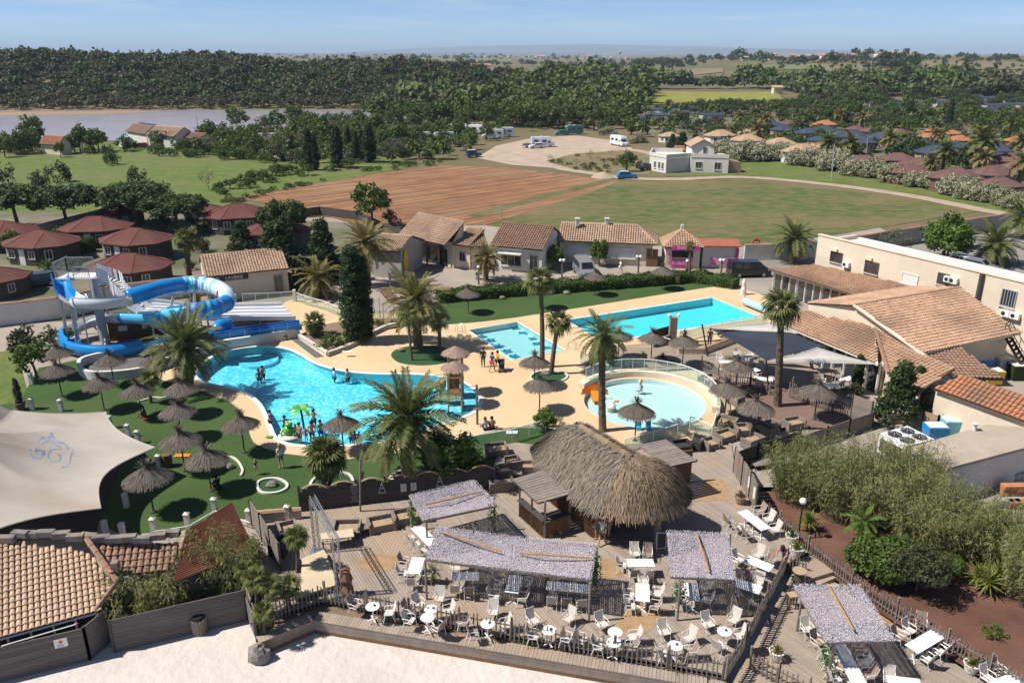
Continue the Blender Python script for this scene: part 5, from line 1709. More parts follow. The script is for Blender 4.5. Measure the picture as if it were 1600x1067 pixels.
 # palms
def frond_mesh(name,droop,leaf,n=26,lw=0.016,ll=0.27,seed=0):
 0
 rr=random.Random(seed)
 m=MB()
 K=9
 pts=[]
 x=z=0
 for i in range(K+1):
  pts.append(Vector((x,0,z)))
  a=-droop*(i/K)**1.3
  x+=math.cos(a)/K
  z+=math.sin(a)/K
 m.tube(pts,[0.013*(1-0.8*i/K)for i in range(K+1)],3,cap=False)
 for i in range(n):
  t=0.12+0.88*i/(n-1)
  q=t*K
  j=min(K-1,int(q))
  p=pts[j].lerp(pts[j+1],q-j)
  d=(pts[j+1]-pts[j]).normalized()
  L=ll*(0.35+0.65*math.sin(math.pi*min(1,0.15+t*0.8)))*rr.uniform(0.85,1.15)
  for s in(-1,1):
   side=Vector((0,s,0))
   upv=side.cross(d)*s*-1
   e=p+side*L*0.72+d*L*0.62+Vector((0,0,1))*L*rr.uniform(-0.08,0.22)
   w=d*lw
   mid=p.lerp(e,0.5)+Vector((0,0,0.03*L/0.25))
   m.add([p-w*0.6,p+w*0.6,mid+w,mid-w],[(0,1,2,3)])
   m.add([mid-w,mid+w,e],[(0,1,2)])
 return m
def fan_mesh(droop,seed=0,n=17):
 rr=random.Random(seed)
 m=MB()
 P0=Vector((0.46,0,0.0))
 m.tube([(0,0,0),(0.24,0,0.03),P0],[0.014,0.012,0.009],3,cap=False)
 for i in range(n):
  a=rad(-118+236*i/(n-1))
  d=Vector((math.cos(a),math.sin(a),0))
  L=0.52*(0.75+0.25*math.cos(a))*rr.uniform(0.9,1.08)
  w=Vector((-d.y,d.x,0))*0.042
  mid=P0+d*L*0.55+Vector((0,0,0.03*((i%2)*2-1)-0.02))
  e=P0+d*L*0.95+Vector((0,0,-droop*L*rr.uniform(0.6,1.2)))
  m.add([P0,mid-w,e,mid+w],[(0,1,2,3)])
 return m
FR={}
def fr(kind,leaf,k,dens=1.0):
 key=(kind,leaf,k,dens)
 if key not in FR:
  if kind=='feather':m=frond_mesh('frond',(0.45,0.8,1.15)[k],leaf,int(23*dens),0.019,0.23,k+5)
  else:m=fan_mesh((0.15,0.45,0.9)[k],k+5)
  FR[key]=m.mesh('frond',M[leaf])
 return FR[key]
def palm_trunk(t,base,top,r0,r1,skirt=False,seed=0):
 rr=random.Random(seed)
 m=MB()
 H=(top-base).length
 n=max(6,int(H/0.28))
 side=Vector((rr.uniform(-1,1),rr.uniform(-1,1),0))*H*0.02
 pts,rs=[],[]
 for i in range(n+1):
  f=i/n
  p=base.lerp(top,f)+side*math.sin(math.pi*f)
  pts.append(p);rs.append((r0+(r1-r0)*f)*(1.25 if i==0 else 1.0)*(1.06 if i%2 else 0.97))
 m.tube(pts,rs,9)
 k=int(H/0.13)
 for i in range(k):
  f=i/k
  for q in range(3):
   a=i*2.4+q*2.094
   p=base.lerp(top,f)+side*math.sin(math.pi*f)
   r_=r0+(r1-r0)*f
   d=Vector((math.cos(a),math.sin(a),0))
   s=Vector((-d.y,d.x,0))*r_*0.32
   b_=p+d*r_*0.96
   m.add([b_-s,b_+s,b_+d*r_*0.22+Vector((0,0,0.12))],[(0,1,2)])
 return m.build('trunk',M['palm_bark'],t)
def palm(label,base,heart,rpx,kind='feather',leaf='leaf_palm',n=46,r0=0.22,r1=0.19,group=None,zb=0.0,seed=0,dry=6,lo=-40,hi=80,parts=True,dens=1.0):
 rr=random.Random(seed+100)
 b=P(base[0],base[1],zb)
 h=Q(heart[0],heart[1],b.y)
 R_=rpx*pxm(h)
 t=thing('palm_tree',label,'palm',b,group)
 palm_trunk(t,b-Vector((0,0,0.05)),h,r0,r1,seed=seed)
 rel=h-b
 for i in range(n+dry):
  f=(i+0.5)/n
  az=i*2.39996+rr.uniform(-0.2,0.2)
  if i<n:
   el=hi+(lo-hi)*f**0.85+rr.uniform(-7,7)
   k=0 if el>45 else(1 if el>0 else 2)
   lf,L=leaf,R_*rr.uniform(0.92,1.1)*(0.8 if el>60 else 1.0)
  else:
   el,k,lf,L=rr.uniform(-75,-50),1,'leaf_dry',R_*rr.uniform(0.55,0.8)
  me=fr(kind,lf,k,dens)
  link('frond',me,t,rel,(rr.uniform(-0.25,0.25),-rad(el),az),L)
 if kind=='feather':
  m=MB();m.lathe([(r1*0.9,-0.45),(r1*1.5,-0.2),(r1*1.35,0.1),(0.02,0.35)],9,h);m.build('crown_heart',M['palm_bark'],t)
 return t
palm('large date palm in front of the lagoon pool, the biggest in the picture',(637,748),(636,652),96,r0=0.40,r1=0.33,n=46,seed=1,dry=8,lo=-42,dens=1.1)
palm('large date palm beside the lagoon by the water slides',(294,606),(289,538),68,r0=0.42,r1=0.36,n=46,seed=2,dry=8,lo=-35)
palm('date palm on the round green island with a thick trunk',(654,543),(650,470),58,r0=0.42,r1=0.34,n=50,leaf='leaf_palm_yellow',seed=3)
palm('thin leaning palm trunk beside the thick date palm',(644,563),(638,488),24,'fan','leaf_fan',16,0.10,0.09,seed=4,dry=8)
palm('small palm at the right of the round green island',(687,549),(686,502),21,'fan','leaf_palm_yellow',18,0.17,0.15,seed=5)
palm('tall thin fan palm between the two rectangular pools',(847,574),(844,438),32,'fan','leaf_fan',26,0.22,0.16,seed=6,dry=8)
palm('shorter curved palm beside the tall thin one',(861,584),(872,503),27,'fan','leaf_palm',24,0.20,0.16,seed=7,dry=4)
palm('tall palm with long drooping leaves behind the thatched hut',(942,673),(943,524),50,'feather','leaf_palm',40,0.27,0.2,seed=8,lo=-55,hi=70)
palm('tall straight fan palm on the lounge deck beside the shade sails',(1215,634),(1221,480),38,'fan','leaf_fan',32,0.30,0.22,seed=9,dry=14)
palm('date palm at the end of the long cream wall',(1242,410),(1242,372),40,r0=0.4,r1=0.34,n=46,seed=10)
palm('yellowish date palm in front of the laundry building',(500,464),(497,434),42,leaf='leaf_palm_yellow',r0=0.36,r1=0.32,n=40,seed=11)
palm('date palm in front of the brown roofed shop',(759,438),(760,402),31,leaf='leaf_palm_yellow',r0=0.32,r1=0.28,n=42,seed=12)
palm('tall date palm behind the very tall cypress',(576,446),(570,380),46,leaf='leaf_palm_yellow',r0=0.36,r1=0.32,n=48,seed=13)
palm('fan palm rising over the left bungalows with a shaggy trunk',(296,434),(291,374),26,'fan','leaf_fan',26,0.34,0.30,seed=14,dry=10)
palm('date palm in the car park behind the long cream wall',(1557,412),(1557,382),44,r0=0.4,r1=0.34,n=46,seed=15)
palm('date palm behind the round bright green tree',(1492,388),(1490,358),30,leaf='leaf_palm_yellow',r0=0.36,r1=0.32,n=40,seed=16)
palm('date palm cut by the right edge of the picture',(1602,372),(1600,338),36,r0=0.36,r1=0.32,n=40,seed=17)
palm('slim fan palm beside the pink kiosk',(1078,441),(1079,384),11,'fan','leaf_fan',20,0.15,0.13,seed=18)
palm('small fan palm on the left lawn among the straw parasols',(235,629),(234,592),20,'fan','leaf_palm',24,0.13,0.12,seed=19)
palm('low fan palm in the planting bed beside the blue trough',(486,524),(491,503),23,'fan','leaf_palm',34,0.16,0.15,seed=20,lo=-60,zb=0.2)
palm('big bushy fan palm in the white ringed bed by the dark fence',(512,772),(508,712),42,'fan','leaf_palm',70,0.30,0.28,seed=21,lo=-85)
palm('small fan palm behind the stage on the terrace',(465,893),(463,838),24,'fan','leaf_fan',24,0.11,0.10,seed=22,zb=0.06)
for i,(bx,by,hx,hy,r_)in enumerate(((402,962,400,905,26),(420,968,422,915,24),(452,948,452,915,24),(412,985,412,955,24),(385,935,384,890,22))):
 palm('spiky fan palm in the corner bed beside the stage, %s from the left'%ORD[(1,3,4,2,0)[i]],(bx,by),(hx,hy),r_,'fan','leaf_fan',20,0.09,0.08,'spiky palms beside the stage',0.0,30+i)
palm('low palm beside the striped table under the long awning',(680,912),(676,893),16,'feather','leaf_palm',20,0.07,0.06,seed=41,zb=0.06,dry=0)
palm('leafy palm at the edge of the reeds in the mulch garden',(1352,845),(1350,815),34,'feather','leaf_bright',24,0.1,0.09,seed=42,zb=-0.3,dry=0)
def far_palm(seed):
 rr=random.Random(seed)
 t=thing('palm_tree',None,'palm')
 palm_trunk(t,Vector((0,0,0)),Vector((0,0,4.0)),0.32,0.26,seed=seed)
 m0=frond_mesh('frond',1.0,'leaf_palm',12,0.05,0.3,seed)
 v0=np.array(m0.v)
 q=[f if len(f)==4 else(f[0],f[1],f[2],f[2])for f in m0.f]
 M_=MB()
 for i in range(30):
  az,el,L=i*2.4,75-115*(i/30)+rr.uniform(-8,8),2.6*rr.uniform(0.85,1.1)
  R3=Matrix.Rotation(az,3,'Z')@Matrix.Rotation(-rad(el),3,'Y')
  vv=(v0@np.array(R3.transposed()))*L+np.array([0,0,4.0])
  M_.add([tuple(x)for x in vv],m0.f)
 M_.build('crown',M['leaf_palm_yellow' if seed%2 else 'leaf_palm'],t)
 return Proto(t)
FP=[far_palm(1),far_palm(2)]
vp=[(500,790,1.2),(745,745,1.2),(1085,860,1.3),(1310,830,1.6),(1560,960,1.4),(1300,720,1.2),(1560,770,1.2),(1040,700,1.0),(360,800,1.3),(580,580,1.1),(440,560,1.1),(290,545,1.0),(175,545,1.0),(1040,630,1.0),(1500,640,1.2),(-90,545,1.1),(-180,560,1.0),(-20,600,1.2),(-75,690,1.3),(-70,520,1.1),(1100,500,1.0),(1275,540,1.0),(680,520,0.9),(860,490,0.9),(1320,900,1.2),(1000,905,1.0),(1540,545,1.0)]
vp.sort()
for i,(zx,zy,s)in enumerate(vp):
 px,py=1200+zx/4,50+zy/4
 p=P(px,py+9)
 FP[i%2].put(p,RN.uniform(0,6),'palm among the holiday village bungalows, %s from the left'%nth(i),'palms of the holiday village',s)
def rosette(name,label,p,R_,n,leaf,h=0.0,cat='plant',group=None,w=0.05,seed=0,pot=None):
 rr=random.Random(seed)
 t=thing(name,label,cat,p,group)
 m=MB()
 for i in range(n):
  az,el=i*2.4+rr.uniform(-.2,.2),rad(85-95*(i/n)+rr.uniform(-8,8))
  d=Vector((math.cos(az)*math.cos(el),math.sin(az)*math.cos(el),math.sin(el)))
  s=Vector((-math.sin(az),math.cos(az),0))*w
  L=R_*rr.uniform(0.8,1.1)
  o_=p+Vector((0,0,h))
  mid=o_+d*L*0.5
  m.add([o_-s*0.6,o_+s*0.6,mid+s,mid-s],[(0,1,2,3)])
  m.add([mid-s,mid+s,o_+d*L-Vector((0,0,L*0.12))],[(0,1,2)])
 m.build('leaves',M[leaf],t)
 if h>0.15 and not pot:
  k=MB();k.tube([p,p+Vector((0,0,h))],0.07,6);k.build('trunk',M['bark'],t)
 if pot:
  k=MB();k.lathe(pot[0],14,p);k.build('pot',M[pot[1]],t)
 return t
rosette('yucca','striped yucca beside the lamp in the mulch garden',P(1262,828,-0.3),0.95,60,'leaf_yucca',0.5,w=0.05,seed=1)
for i,(px,py)in enumerate(((1540,925),(1525,915),(1556,912))):
 rosette('yucca','bright yellow green yucca at the right of the mulch garden, %s from the left'%ORD[(1,0,2)[i]],P(px,py,-0.3),1.0,55,'leaf_yucca',0.55,group='bright yuccas in the mulch garden',seed=3+i)
mk('dry_cone',(0.10,0.09,0.05),(0.06,0.055,0.03),4,0.9)
# water slides
mk('slide_blue',(0.012,0.22,0.56),(0.010,0.20,0.52),1.0,0.22,spec=0.5)
mk('slide_cyan',(0.10,0.46,0.70),(0.08,0.42,0.66),1.0,0.22,spec=0.5)
mk('slide_white',(0.66,0.68,0.71),(0.60,0.62,0.66),0.8,0.3,spec=0.5)
mk('slide_pale',(0.44,0.62,0.76),(0.40,0.58,0.72),0.8,0.3,spec=0.5)
mk('slide_teal',(0.22,0.58,0.68),(0.18,0.52,0.64),0.8,0.3,spec=0.5)
mk('slide_violet',(0.13,0.26,0.55),(0.11,0.24,0.50),0.8,0.3,spec=0.5)
sw=thing('water_slide','curling blue and white tube slide on a grey mast beside the lagoon','water slide',P(165,536))
cp=[(93,428,69.0),(96,440,68.2),(102,456,67.0),(122,468,65.6),(155,470,65.0),(190,467,65.4),(222,459,66.6),(255,450,68.6),(285,445,70.4),(312,444,71.2),(338,449,70.8),(354,461,69.2),(352,474,67.4),(330,482,66.2),(300,486,65.8),(268,491,66.0),(232,494,67.0),(198,493,68.8),(166,494,70.2),(138,501,70.4),(114,512,69.2),(104,526,67.6),(112,539,66.0),(138,546,65.2),(172,547,65.1),(205,543,65.7),(235,536,66.8),(262,527,68.2),(290,521,69.2)]
path=curve_pts([Q(*c)for c in cp],8)
def sweep(path,i0,i1,a0,a1,r,m,parent,name,n=14,th=0.05):
 0
 mb=MB()
 closed=a1-a0>=359
 vs,fs=[],[]
 idx=list(range(i0,i1+1))
 rows=0
 for i in idx:
  p=path[i]
  d=(path[min(i+1,len(path)-1)]-path[max(i-1,0)]).normalized()
  sx=d.cross(Vector((0,0,1))).normalized()
  uz=sx.cross(d).normalized()
  for rr in(r,r-th):
   for k in range(n+1):
    a=rad(a0+(a1-a0)*k/n)
    vs.append(p+sx*math.sin(a)*rr-uz*math.cos(a)*rr)
  rows+=1
 w=2*(n+1)
 for j in range(rows-1):
  for k in range(n):
   a,b=j*w+k,(j+1)*w+k
   fs.append((a,b,b+1,a+1))
   a,b=a+n+1,b+n+1
   fs.append((a+1,b+1,b,a))
  if not closed:
   for k in(0,n):
    a,b=j*w+k,(j+1)*w+k
    fs.append((a,a+n+1,b+n+1,b))
 for j in(0,rows-1):
  for k in range(n):
   a=j*w+k
   fs.append((a,a+1,a+n+2,a+n+1))
 mb.add(vs,fs)
 return mb.build(name,m,parent,smooth=True)
R_S=0.72
segs=[(0,18,-105,105,'slide_blue','open_chute'),(18,24,-100,100,'slide_white','open_chute'),(24,42,-75,125,'slide_white','open_chute'),(42,64,0,360,'slide_blue','tube')]
ib=[64,67,69,72,74,76,79,81]
cols=['slide_cyan','slide_teal','slide_violet','slide_pale','slide_cyan','slide_white','slide_teal','slide_white','slide_pale','slide_white']
for a,b,c in zip(ib,ib[1:],cols):segs.append((a,b,0,360,c,'tube'))
segs+=[(81,86,0,360,'slide_white','tube'),(86,91,0,360,'slide_white','tube'),(91,95,0,360,'slide_pale','tube')]
for a,b,c in zip((95,99,101,104,106,109,112),(99,101,104,106,109,112,115),('slide_blue','slide_violet','slide_blue','slide_cyan','slide_blue','slide_violet','slide_blue')):segs.append((a,b,0,360,c,'tube'))
segs+=[(115,122,-150,150,'slide_cyan','open_chute'),(122,136,-120,95,'slide_cyan','open_chute'),(136,164,-100,100,'slide_white','open_chute'),(164,176,-100,165,'slide_blue','open_chute'),(176,204,-70,150,'slide_blue','open_chute'),(204,len(path)-1,-80,120,'slide_cyan','open_chute')]
for s0,s1,a0,a1,m,nm in segs:sweep(path,s0,s1,a0,a1,R_S,M[m],sw,nm)
for i in(24,42,64,86,91,95,106,115,122,136,164,176):
 sweep(path,i-0,i+1 if i+1<len(path)else i,-118,118,R_S+0.07,M['slide_white']if i<60 or i==91 else M['slide_blue'],sw,'flange',12,0.05)
b=P(165,537);zt=Q(151,434,b.y).z
o=MB();o.tube([b,(b.x,b.y,zt)],0.36,12);o.build('mast',M['grey_metal'],sw)
for px,py in((303,500),(350,505),(255,520)):
 p=P(px,py+6);i=min(range(len(path)),key=lambda k:(path[k].x-p.x)**2+(path[k].y-p.y)**2)
 o=MB();o.tube([p,(path[i].x,path[i].y,path[i].z-R_S)],0.13,8);o.build('support_post',M['grey_metal'],sw)
for i in(30,52,150,190):
 q=path[i];o=MB();o.beam((b.x,b.y,max(0.6,q.z-1.2)),(q.x,q.y,q.z-R_S),0.12);o.build('bracket',M['grey_metal'],sw)
p0,p1=path[0],path[8]
for q in(p0,path[14],path[22]):
 for s in(-0.5,0.5):
  o=MB();o.tube([(q.x+s,q.y,0),(q.x+s,q.y,q.z-R_S)],0.07,6);o.build('support_post',M['grey_metal'],sw)
pf=thing('slide_tower','stair tower with pale solid balustrade at the start of the tube slide','stairs',Vector((p0.x+1.2,p0.y+1.2,0)))
pz=p0.z-0.55
pc=Vector((p0.x+1.0,p0.y+1.2,0))
o=MB();o.box((pc.x,pc.y,pz),(3.2,2.2,0.14));o.build('platform',M['white_paint'],pf)
for sx,sy in((-1.5,-1),(1.5,-1),(-1.5,1),(1.5,1)):
 o=MB();o.beam((pc.x+sx,pc.y+sy,0),(pc.x+sx,pc.y+sy,pz),0.16);o.build('post',M['grey_metal'],pf)
def barrier(a,b,h,m,par,gap=0.13):
 o=MB();a,b=Vector(a),Vector(b)
 o.beam(a+Vector((0,0,h)),b+Vector((0,0,h)),0.06);o.beam(a+Vector((0,0,0.1)),b+Vector((0,0,0.1)),0.05)
 n=max(1,int((b-a).length/gap))
 for k in range(n+1):q=a.lerp(b,k/n);o.beam(q,q+Vector((0,0,h)),0.025 if 0<k<n else 0.06)
 return o.build('railing',m,par)
barrier((pc.x-1.55,pc.y-1,pz),(pc.x-1.55,pc.y+1.05,pz),1.5,M['grey_metal'],pf)
barrier((pc.x-1.55,pc.y+1.05,pz),(pc.x+1.0,pc.y+1.05,pz),1.5,M['grey_metal'],pf)
barrier((pc.x+0.1,pc.y-1,pz),(pc.x+1.5,pc.y-1,pz),1.1,M['grey_metal'],pf)
st0=Vector((pc.x+1.6,pc.y+0.2,pz))
sp=curve_pts([st0,st0+Vector((1.3,0.3,-0.7)),Vector((st0.x+2.3,st0.y-0.9,pz-1.4)),Vector((st0.x+4.6,st0.y-1.6,pz-3.2)),Vector((st0.x+6.8,st0.y-1.8,max(0.2,pz-4.8)))],5)
for s in(-0.55,0.55):
 mb=MB()
 for a,c in zip(sp,sp[1:]):
  d=(c-a);nn=Vector((-d.y,d.x,0)).normalized()*s
  hb=0.25 if s<0 else 0.9
  a2,c2=a+nn,c+nn
  t_=Vector((-d.y,d.x,0)).normalized()*0.03
  mb.hexa([a2-t_-Vector((0,0,hb)),c2-t_-Vector((0,0,hb)),c2+t_-Vector((0,0,hb)),a2+t_-Vector((0,0,hb))],[a2-t_+Vector((0,0,1.0)),c2-t_+Vector((0,0,1.0)),c2+t_+Vector((0,0,1.0)),a2+t_+Vector((0,0,1.0))])
 mb.build('balustrade',M['slide_white'],pf)
for i,(a,c)in enumerate(zip(sp,sp[1:])):
 mb=MB();d=c-a;nn=Vector((-d.y,d.x,0)).normalized()*0.52;dz=Vector((0,0,0.05))
 mb.hexa([a-nn-dz,c-nn-Vector((0,0,c.z-a.z))-dz,c+nn-Vector((0,0,c.z-a.z))-dz,a+nn-dz],[a-nn,c-nn-Vector((0,0,c.z-a.z)),c+nn-Vector((0,0,c.z-a.z)),a+nn])
 mb.build('tread',M['white_paint'],pf)
ws=thing('lane_slide','wide white slide of four wavy lanes ending on the beige deck','water slide',P(400,500))
A0,A1=Q(212,478,72.5),Q(452,481,73.5)
B0,B1=Q(222,500,68.2),Q(462,499,68.0)
A0.z=B0.z=3.3
A1.z=B1.z=0.55
A0=Vector((P(205,472,3.3).x,P(205,472,3.3).y,3.3));B0=Vector((P(215,496,3.0).x,P(215,496,3.0).y,3.3))
A1=P(440,476,0.75);B1=P(462,497,0.75)
NL=4
for l in range(NL):
 mb=MB()
 vs,fs=[],[]
 n,k=30,6
 for i in range(n+1):
  t=i/n
  z=0.75+2.55*(1-t)**1.25+0.22*math.sin(t*9.5)*(1-t)
  for j in range(k+1):
   f=(l+0.04+0.92*j/k)/NL
   p=A0.lerp(A1,t).lerp(B0.lerp(B1,t),f)
   vs.append(Vector((p.x,p.y,z-0.09*math.sin(math.pi*j/k))))
 for i in range(n):
  for j in range(k):fs.append((i*(k+1)+j,(i+1)*(k+1)+j,(i+1)*(k+1)+j+1,i*(k+1)+j+1))
 mb.add(vs,fs)
 mb.build('lane',M['slide_white'],ws,smooth=True)
for l in range(NL+1):
 mb=MB();n=30;pr=None
 for i in range(n+1):
  t=i/n;z=0.75+2.55*(1-t)**1.25+0.22*math.sin(t*9.5)*(1-t)
  p=A0.lerp(A1,t).lerp(B0.lerp(B1,t),l/NL);p=Vector((p.x,p.y,z+0.05))
  if pr is not None:mb.beam(pr,p,0.14,0.07 if l not in(0,NL)else 0.4)
  pr=p
 mb.build('divider',M['white_plastic'],ws)
for i in range(6):
 t=0.08+0.17*i
 for f in(0.05,0.95):
  p=A0.lerp(A1,t).lerp(B0.lerp(B1,t),f);z=0.5+2.55*(1-t)**1.25
  mb=MB();mb.beam((p.x,p.y,0),(p.x,p.y,z),0.12);mb.build('post',M['grey_metal'],ws)
ph=thing('pump_house','brown timber hut under the tube slide with white notices','hut',P(215,540))
q=PP([(172,533),(262,523),(276,508),(190,515)])
mb=MB();mb.prism(q,0,1.7);mb.build('wall',M['wood_brown'],ph)
a,b2=q[0],q[1];dd=(b2-a).normalized();nn=Vector((dd.y,-dd.x,0))
for f,w_ in((0.25,0.75),(0.62,0.4)):
 mb=MB();c=a.lerp(b2,f)+Vector((0,0,1.1))+nn*0.03;mb.beam(c-dd*w_/2,c+dd*w_/2,0.03,0.5);mb.build('notice',M['white_paint'],ph)
rt=thing('runout_trough','straight deep blue run-out trough on a low cream wall above the lagoon','water slide',P(400,525))
c0,c1=P(336,528,0.8),P(470,511,0.8)
for nm,off,w_,h0,h1,m in(('trough_wall',-0.55,0.1,0.75,1.25,'slide_blue'),('trough_wall',0.55,0.1,0.75,1.35,'slide_blue'),('trough_floor',0,1.1,0.7,0.8,'slide_blue')):
 d=(c1-c0).normalized();nn=Vector((-d.y,d.x,0))
 mb=MB();mb.beam(Vector((c0.x,c0.y,(h0+h1)/2))+nn*off,Vector((c1.x,c1.y,(h0+h1)/2))+nn*off,w_,h1-h0);mb.build(nm,M[m],rt)
mb=MB();mb.tube([P(330,522,1.1),P(345,510,1.5),P(355,508,1.4),P(362,517,1.0)],[0.4,0.7,0.7,0.4],10);mb.build('splash_hood',M['slide_blue'],rt,smooth=True)
mb=MB();mb.strip(xy(curve_pts(PP([(262,573),(300,562),(340,548),(400,538),(468,526)]),6)),0.9,0.35,-0.02);mb.build('base_wall',M['white_render'],rt)
for k in range(7):
 p=c0.lerp(c1,k/6)-nn*0.75*-1;p=c0.lerp(c1,k/6)-Vector((-d.y,d.x,0))*0.7
 mb=MB();mb.tube([(p.x,p.y,0.7),(p.x,p.y,1.55)],0.03,5);mb.build('rail_post',M['steel'],rt)
mb=MB();q=Vector((-d.y,d.x,0))*0.7;mb.tube([c0-q+Vector((0,0,0.7)),c1-q+Vector((0,0,0.7))],0.03,5);mb.build('handrail',M['steel'],rt)
spw=thing('splash_pool_wall','curved cream wall of the empty catch pool under the tube slide','wall',P(165,585))
mb=MB();mb.strip(xy(curve_pts(PP([(262,574),(225,586),(180,592),(140,592),(126,582),(132,570),(175,560),(225,553),(290,546)]),6)),0.75,0.3,-0.02);mb.build('wall',M['white_render'],spw)
mb=MB();mb.poly([PP([(140,587),(180,587),(225,582),(262,571),(290,548),(225,556),(175,563),(136,572)],0.03)]);mb.build('floor',M['asphalt'],spw)
# big beige sail and the two restaurant sails
mk('sail_cloth',(0.49,0.44,0.385),(0.42,0.37,0.315),0.45,0.85,0.03,1.2,coord='Position',c3=(0.34,0.28,0.22),s3=0.3,f3=0.75,stretch=(0.5,1.3,1),transl=0.12)
mk('sail_light',(0.62,0.585,0.54),(0.56,0.53,0.48),0.4,0.85,transl=0.2)
mk('sail_dark',(0.032,0.042,0.062),(0.026,0.034,0.05),0.4,0.8,transl=0.05)
def sail(label,corners,sag_,mt,belly=0.0,peak=None,name='shade_sail',n=12,parent=None):
 0
 K=len(corners)
 ctr=peak if peak is not None else sum(corners,Vector())/K+Vector((0,0,belly))
 t=thing(name,label,'shade sail',Vector((ctr.x,ctr.y,0)))
 edge=[]
 for i in range(K):
  sag=sag_[i]if isinstance(sag_,(list,tuple))else sag_
  a,b=corners[i],corners[(i+1)%K]
  for j in range(n):
   f=j/n
   p=a.lerp(b,f)
   inn=(ctr-p);inn.z*=0.3
   edge.append(p+inn*sag*4*f*(1-f)*0.5)
 m=MB()
 E=len(edge)
 rings=9
 vs=[]
 for r in range(rings+1):
  g=r/rings
  for e in edge:
   p=e.lerp(ctr,g)
   if peak is not None:p.z=e.z+(ctr.z-e.z)*g**2.0
   else:p.z=e.z+(ctr.z-e.z)*(1-(1-g)**2)
   vs.append(p)
 fs=[]
 for r in range(rings):
  for k in range(E):
   k2=(k+1)%E
   fs.append((r*E+k,r*E+k2,(r+1)*E+k2,(r+1)*E+k))
 m.add(vs,fs)
 ob=m.build('cloth',M[mt],t,smooth=True)
 hem=MB();hem.tube(edge+[edge[0]],0.035,4,cap=False);hem.build('hem',M[mt],t)
 return t,edge
pk_=P(-75,668,5.6)
cs=[P(-190,640,3.2),P(-20,622,4.0),P(20,641,3.0),P(165,643,2.2),P(243,699,2.1),P(158,794,2.3),P(-60,850,3.0),P(-220,800,3.0)]
tb,ed=sail('huge beige stretched sail with a faded blue scroll emblem at the left',cs,[.16,.05,.12,.14,.30,.16,.16,.16],'sail_cloth',peak=pk_)
mk('sail_shade_floor',(0.05,0.042,0.038),(0.035,0.03,0.028),1,0.8)  # near-black sheet: the deep shade beneath the sail laid down as colour
sheet('sail_shade_floor',[(-200,700),(30,660),(150,665),(200,700),(160,800),(150,835),(-60,850),(-220,830)],0.012,M['sail_shade_floor'])
mk('faded_blue',(0.20,0.25,0.36),(0.33,0.34,0.38),3.0,0.9,lo=0.42,hi=0.55)
from mathutils.bvhtree import BVHTree
cl=[c for c in tb.children if c.name.startswith('cloth')][0]
bvh=BVHTree.FromPolygons([v.co.copy()for v in cl.data.vertices],[tuple(p.vertices)for p in cl.data.polygons])
def on_sail(px,py):
 o_=Vector((0,0,CZ))-wloc(tb)
 h=bvh.ray_cast(o_,ray(px,py).normalized())
 return h[0]+wloc(tb)if h[0]is not None else None
em=MB()
def stroke(pts,w):
 pts=curve_pts([Vector((x,y,0))for x,y in pts],7)
 prev=None
 for a,b in zip(pts,pts[1:]):
  d=(b-a).normalized();nn=Vector((-d.y,d.x,0))*w/2
  q=[on_sail(*(p.x,p.y))for p in(a-nn,b-nn,b+nn,a+nn)]
  if all(x is not None for x in q):em.add([x+Vector((0,-0.004,0.012))for x in q],[(0,1,2,3)])
def spiral(cx,cy,r0,r1,a0,a1,sy=0.8,n=16):return[(cx+(r0+(r1-r0)*k/n)*math.cos(a0+(a1-a0)*k/n),cy+sy*(r0+(r1-r0)*k/n)*math.sin(a0+(a1-a0)*k/n))for k in range(n+1)]
stroke(spiral(60,706,14,3,3.6,-4.2),3.0)
stroke(spiral(60,706,10,2,2.6,-2.2),2.2)
stroke(spiral(88,713,4,17,-1.0,5.2),2.6)
stroke([(112,701),(110,716),(106,727),(96,730)],2.4)
stroke([(58,690),(66,684),(78,683),(80,676),(83,684),(92,690),(102,694),(106,702)],3.2)
stroke([(64,694),(74,689),(84,692),(94,698)],2.4)
stroke([(104,696),(112,703),(115,712)],1.6)
stroke([(70,682),(78,687),(88,688)],1.5)
em.build('emblem',M['faded_blue'],tb)
for(px,py),(bx,by)in(((243,699),(249,731)),((158,794),(166,834)),((165,643),(173,668))):
 pass
s1,_=sail('dark navy triangular sail over the restaurant terrace',[P(1111,514,3.0),P(1197,563,2.6),P(1290,541,3.0),P(1236,520,3.6)],0.10,'sail_dark',belly=-0.25)
s2,_=sail('small pale sail overlapping the navy one beside the tall palm',[P(1118,512,3.3),P(1196,520,3.2),P(1250,521,3.3),P(1199,504,3.9)],0.12,'sail_light')
s3,_=sail('pale beige triangular sail in front of the restaurant windows',[P(1204,565,2.8),P(1369,569,2.7),P(1276,543,3.6)],0.14,'sail_light')
def pole(label,bx,by,tx,ty,r=0.07,m='black_metal',cat='post',name='sail_post',z0=0.0):
 b=P(bx,by,z0);tp=Q(tx,ty,b.y)
 o=MB();o.tube([b,tp],r,8)
 o.lathe([(r*2.2,0),(r*2.2,0.05),(r,0.06)],8,b)
 return tag(o.build(name,M[m]),label,cat)
pole('leaning black post at the left corner of the navy sail',1106,556,1097,507)
pole('black post under the front corner of the navy sail',1201,613,1197,562)
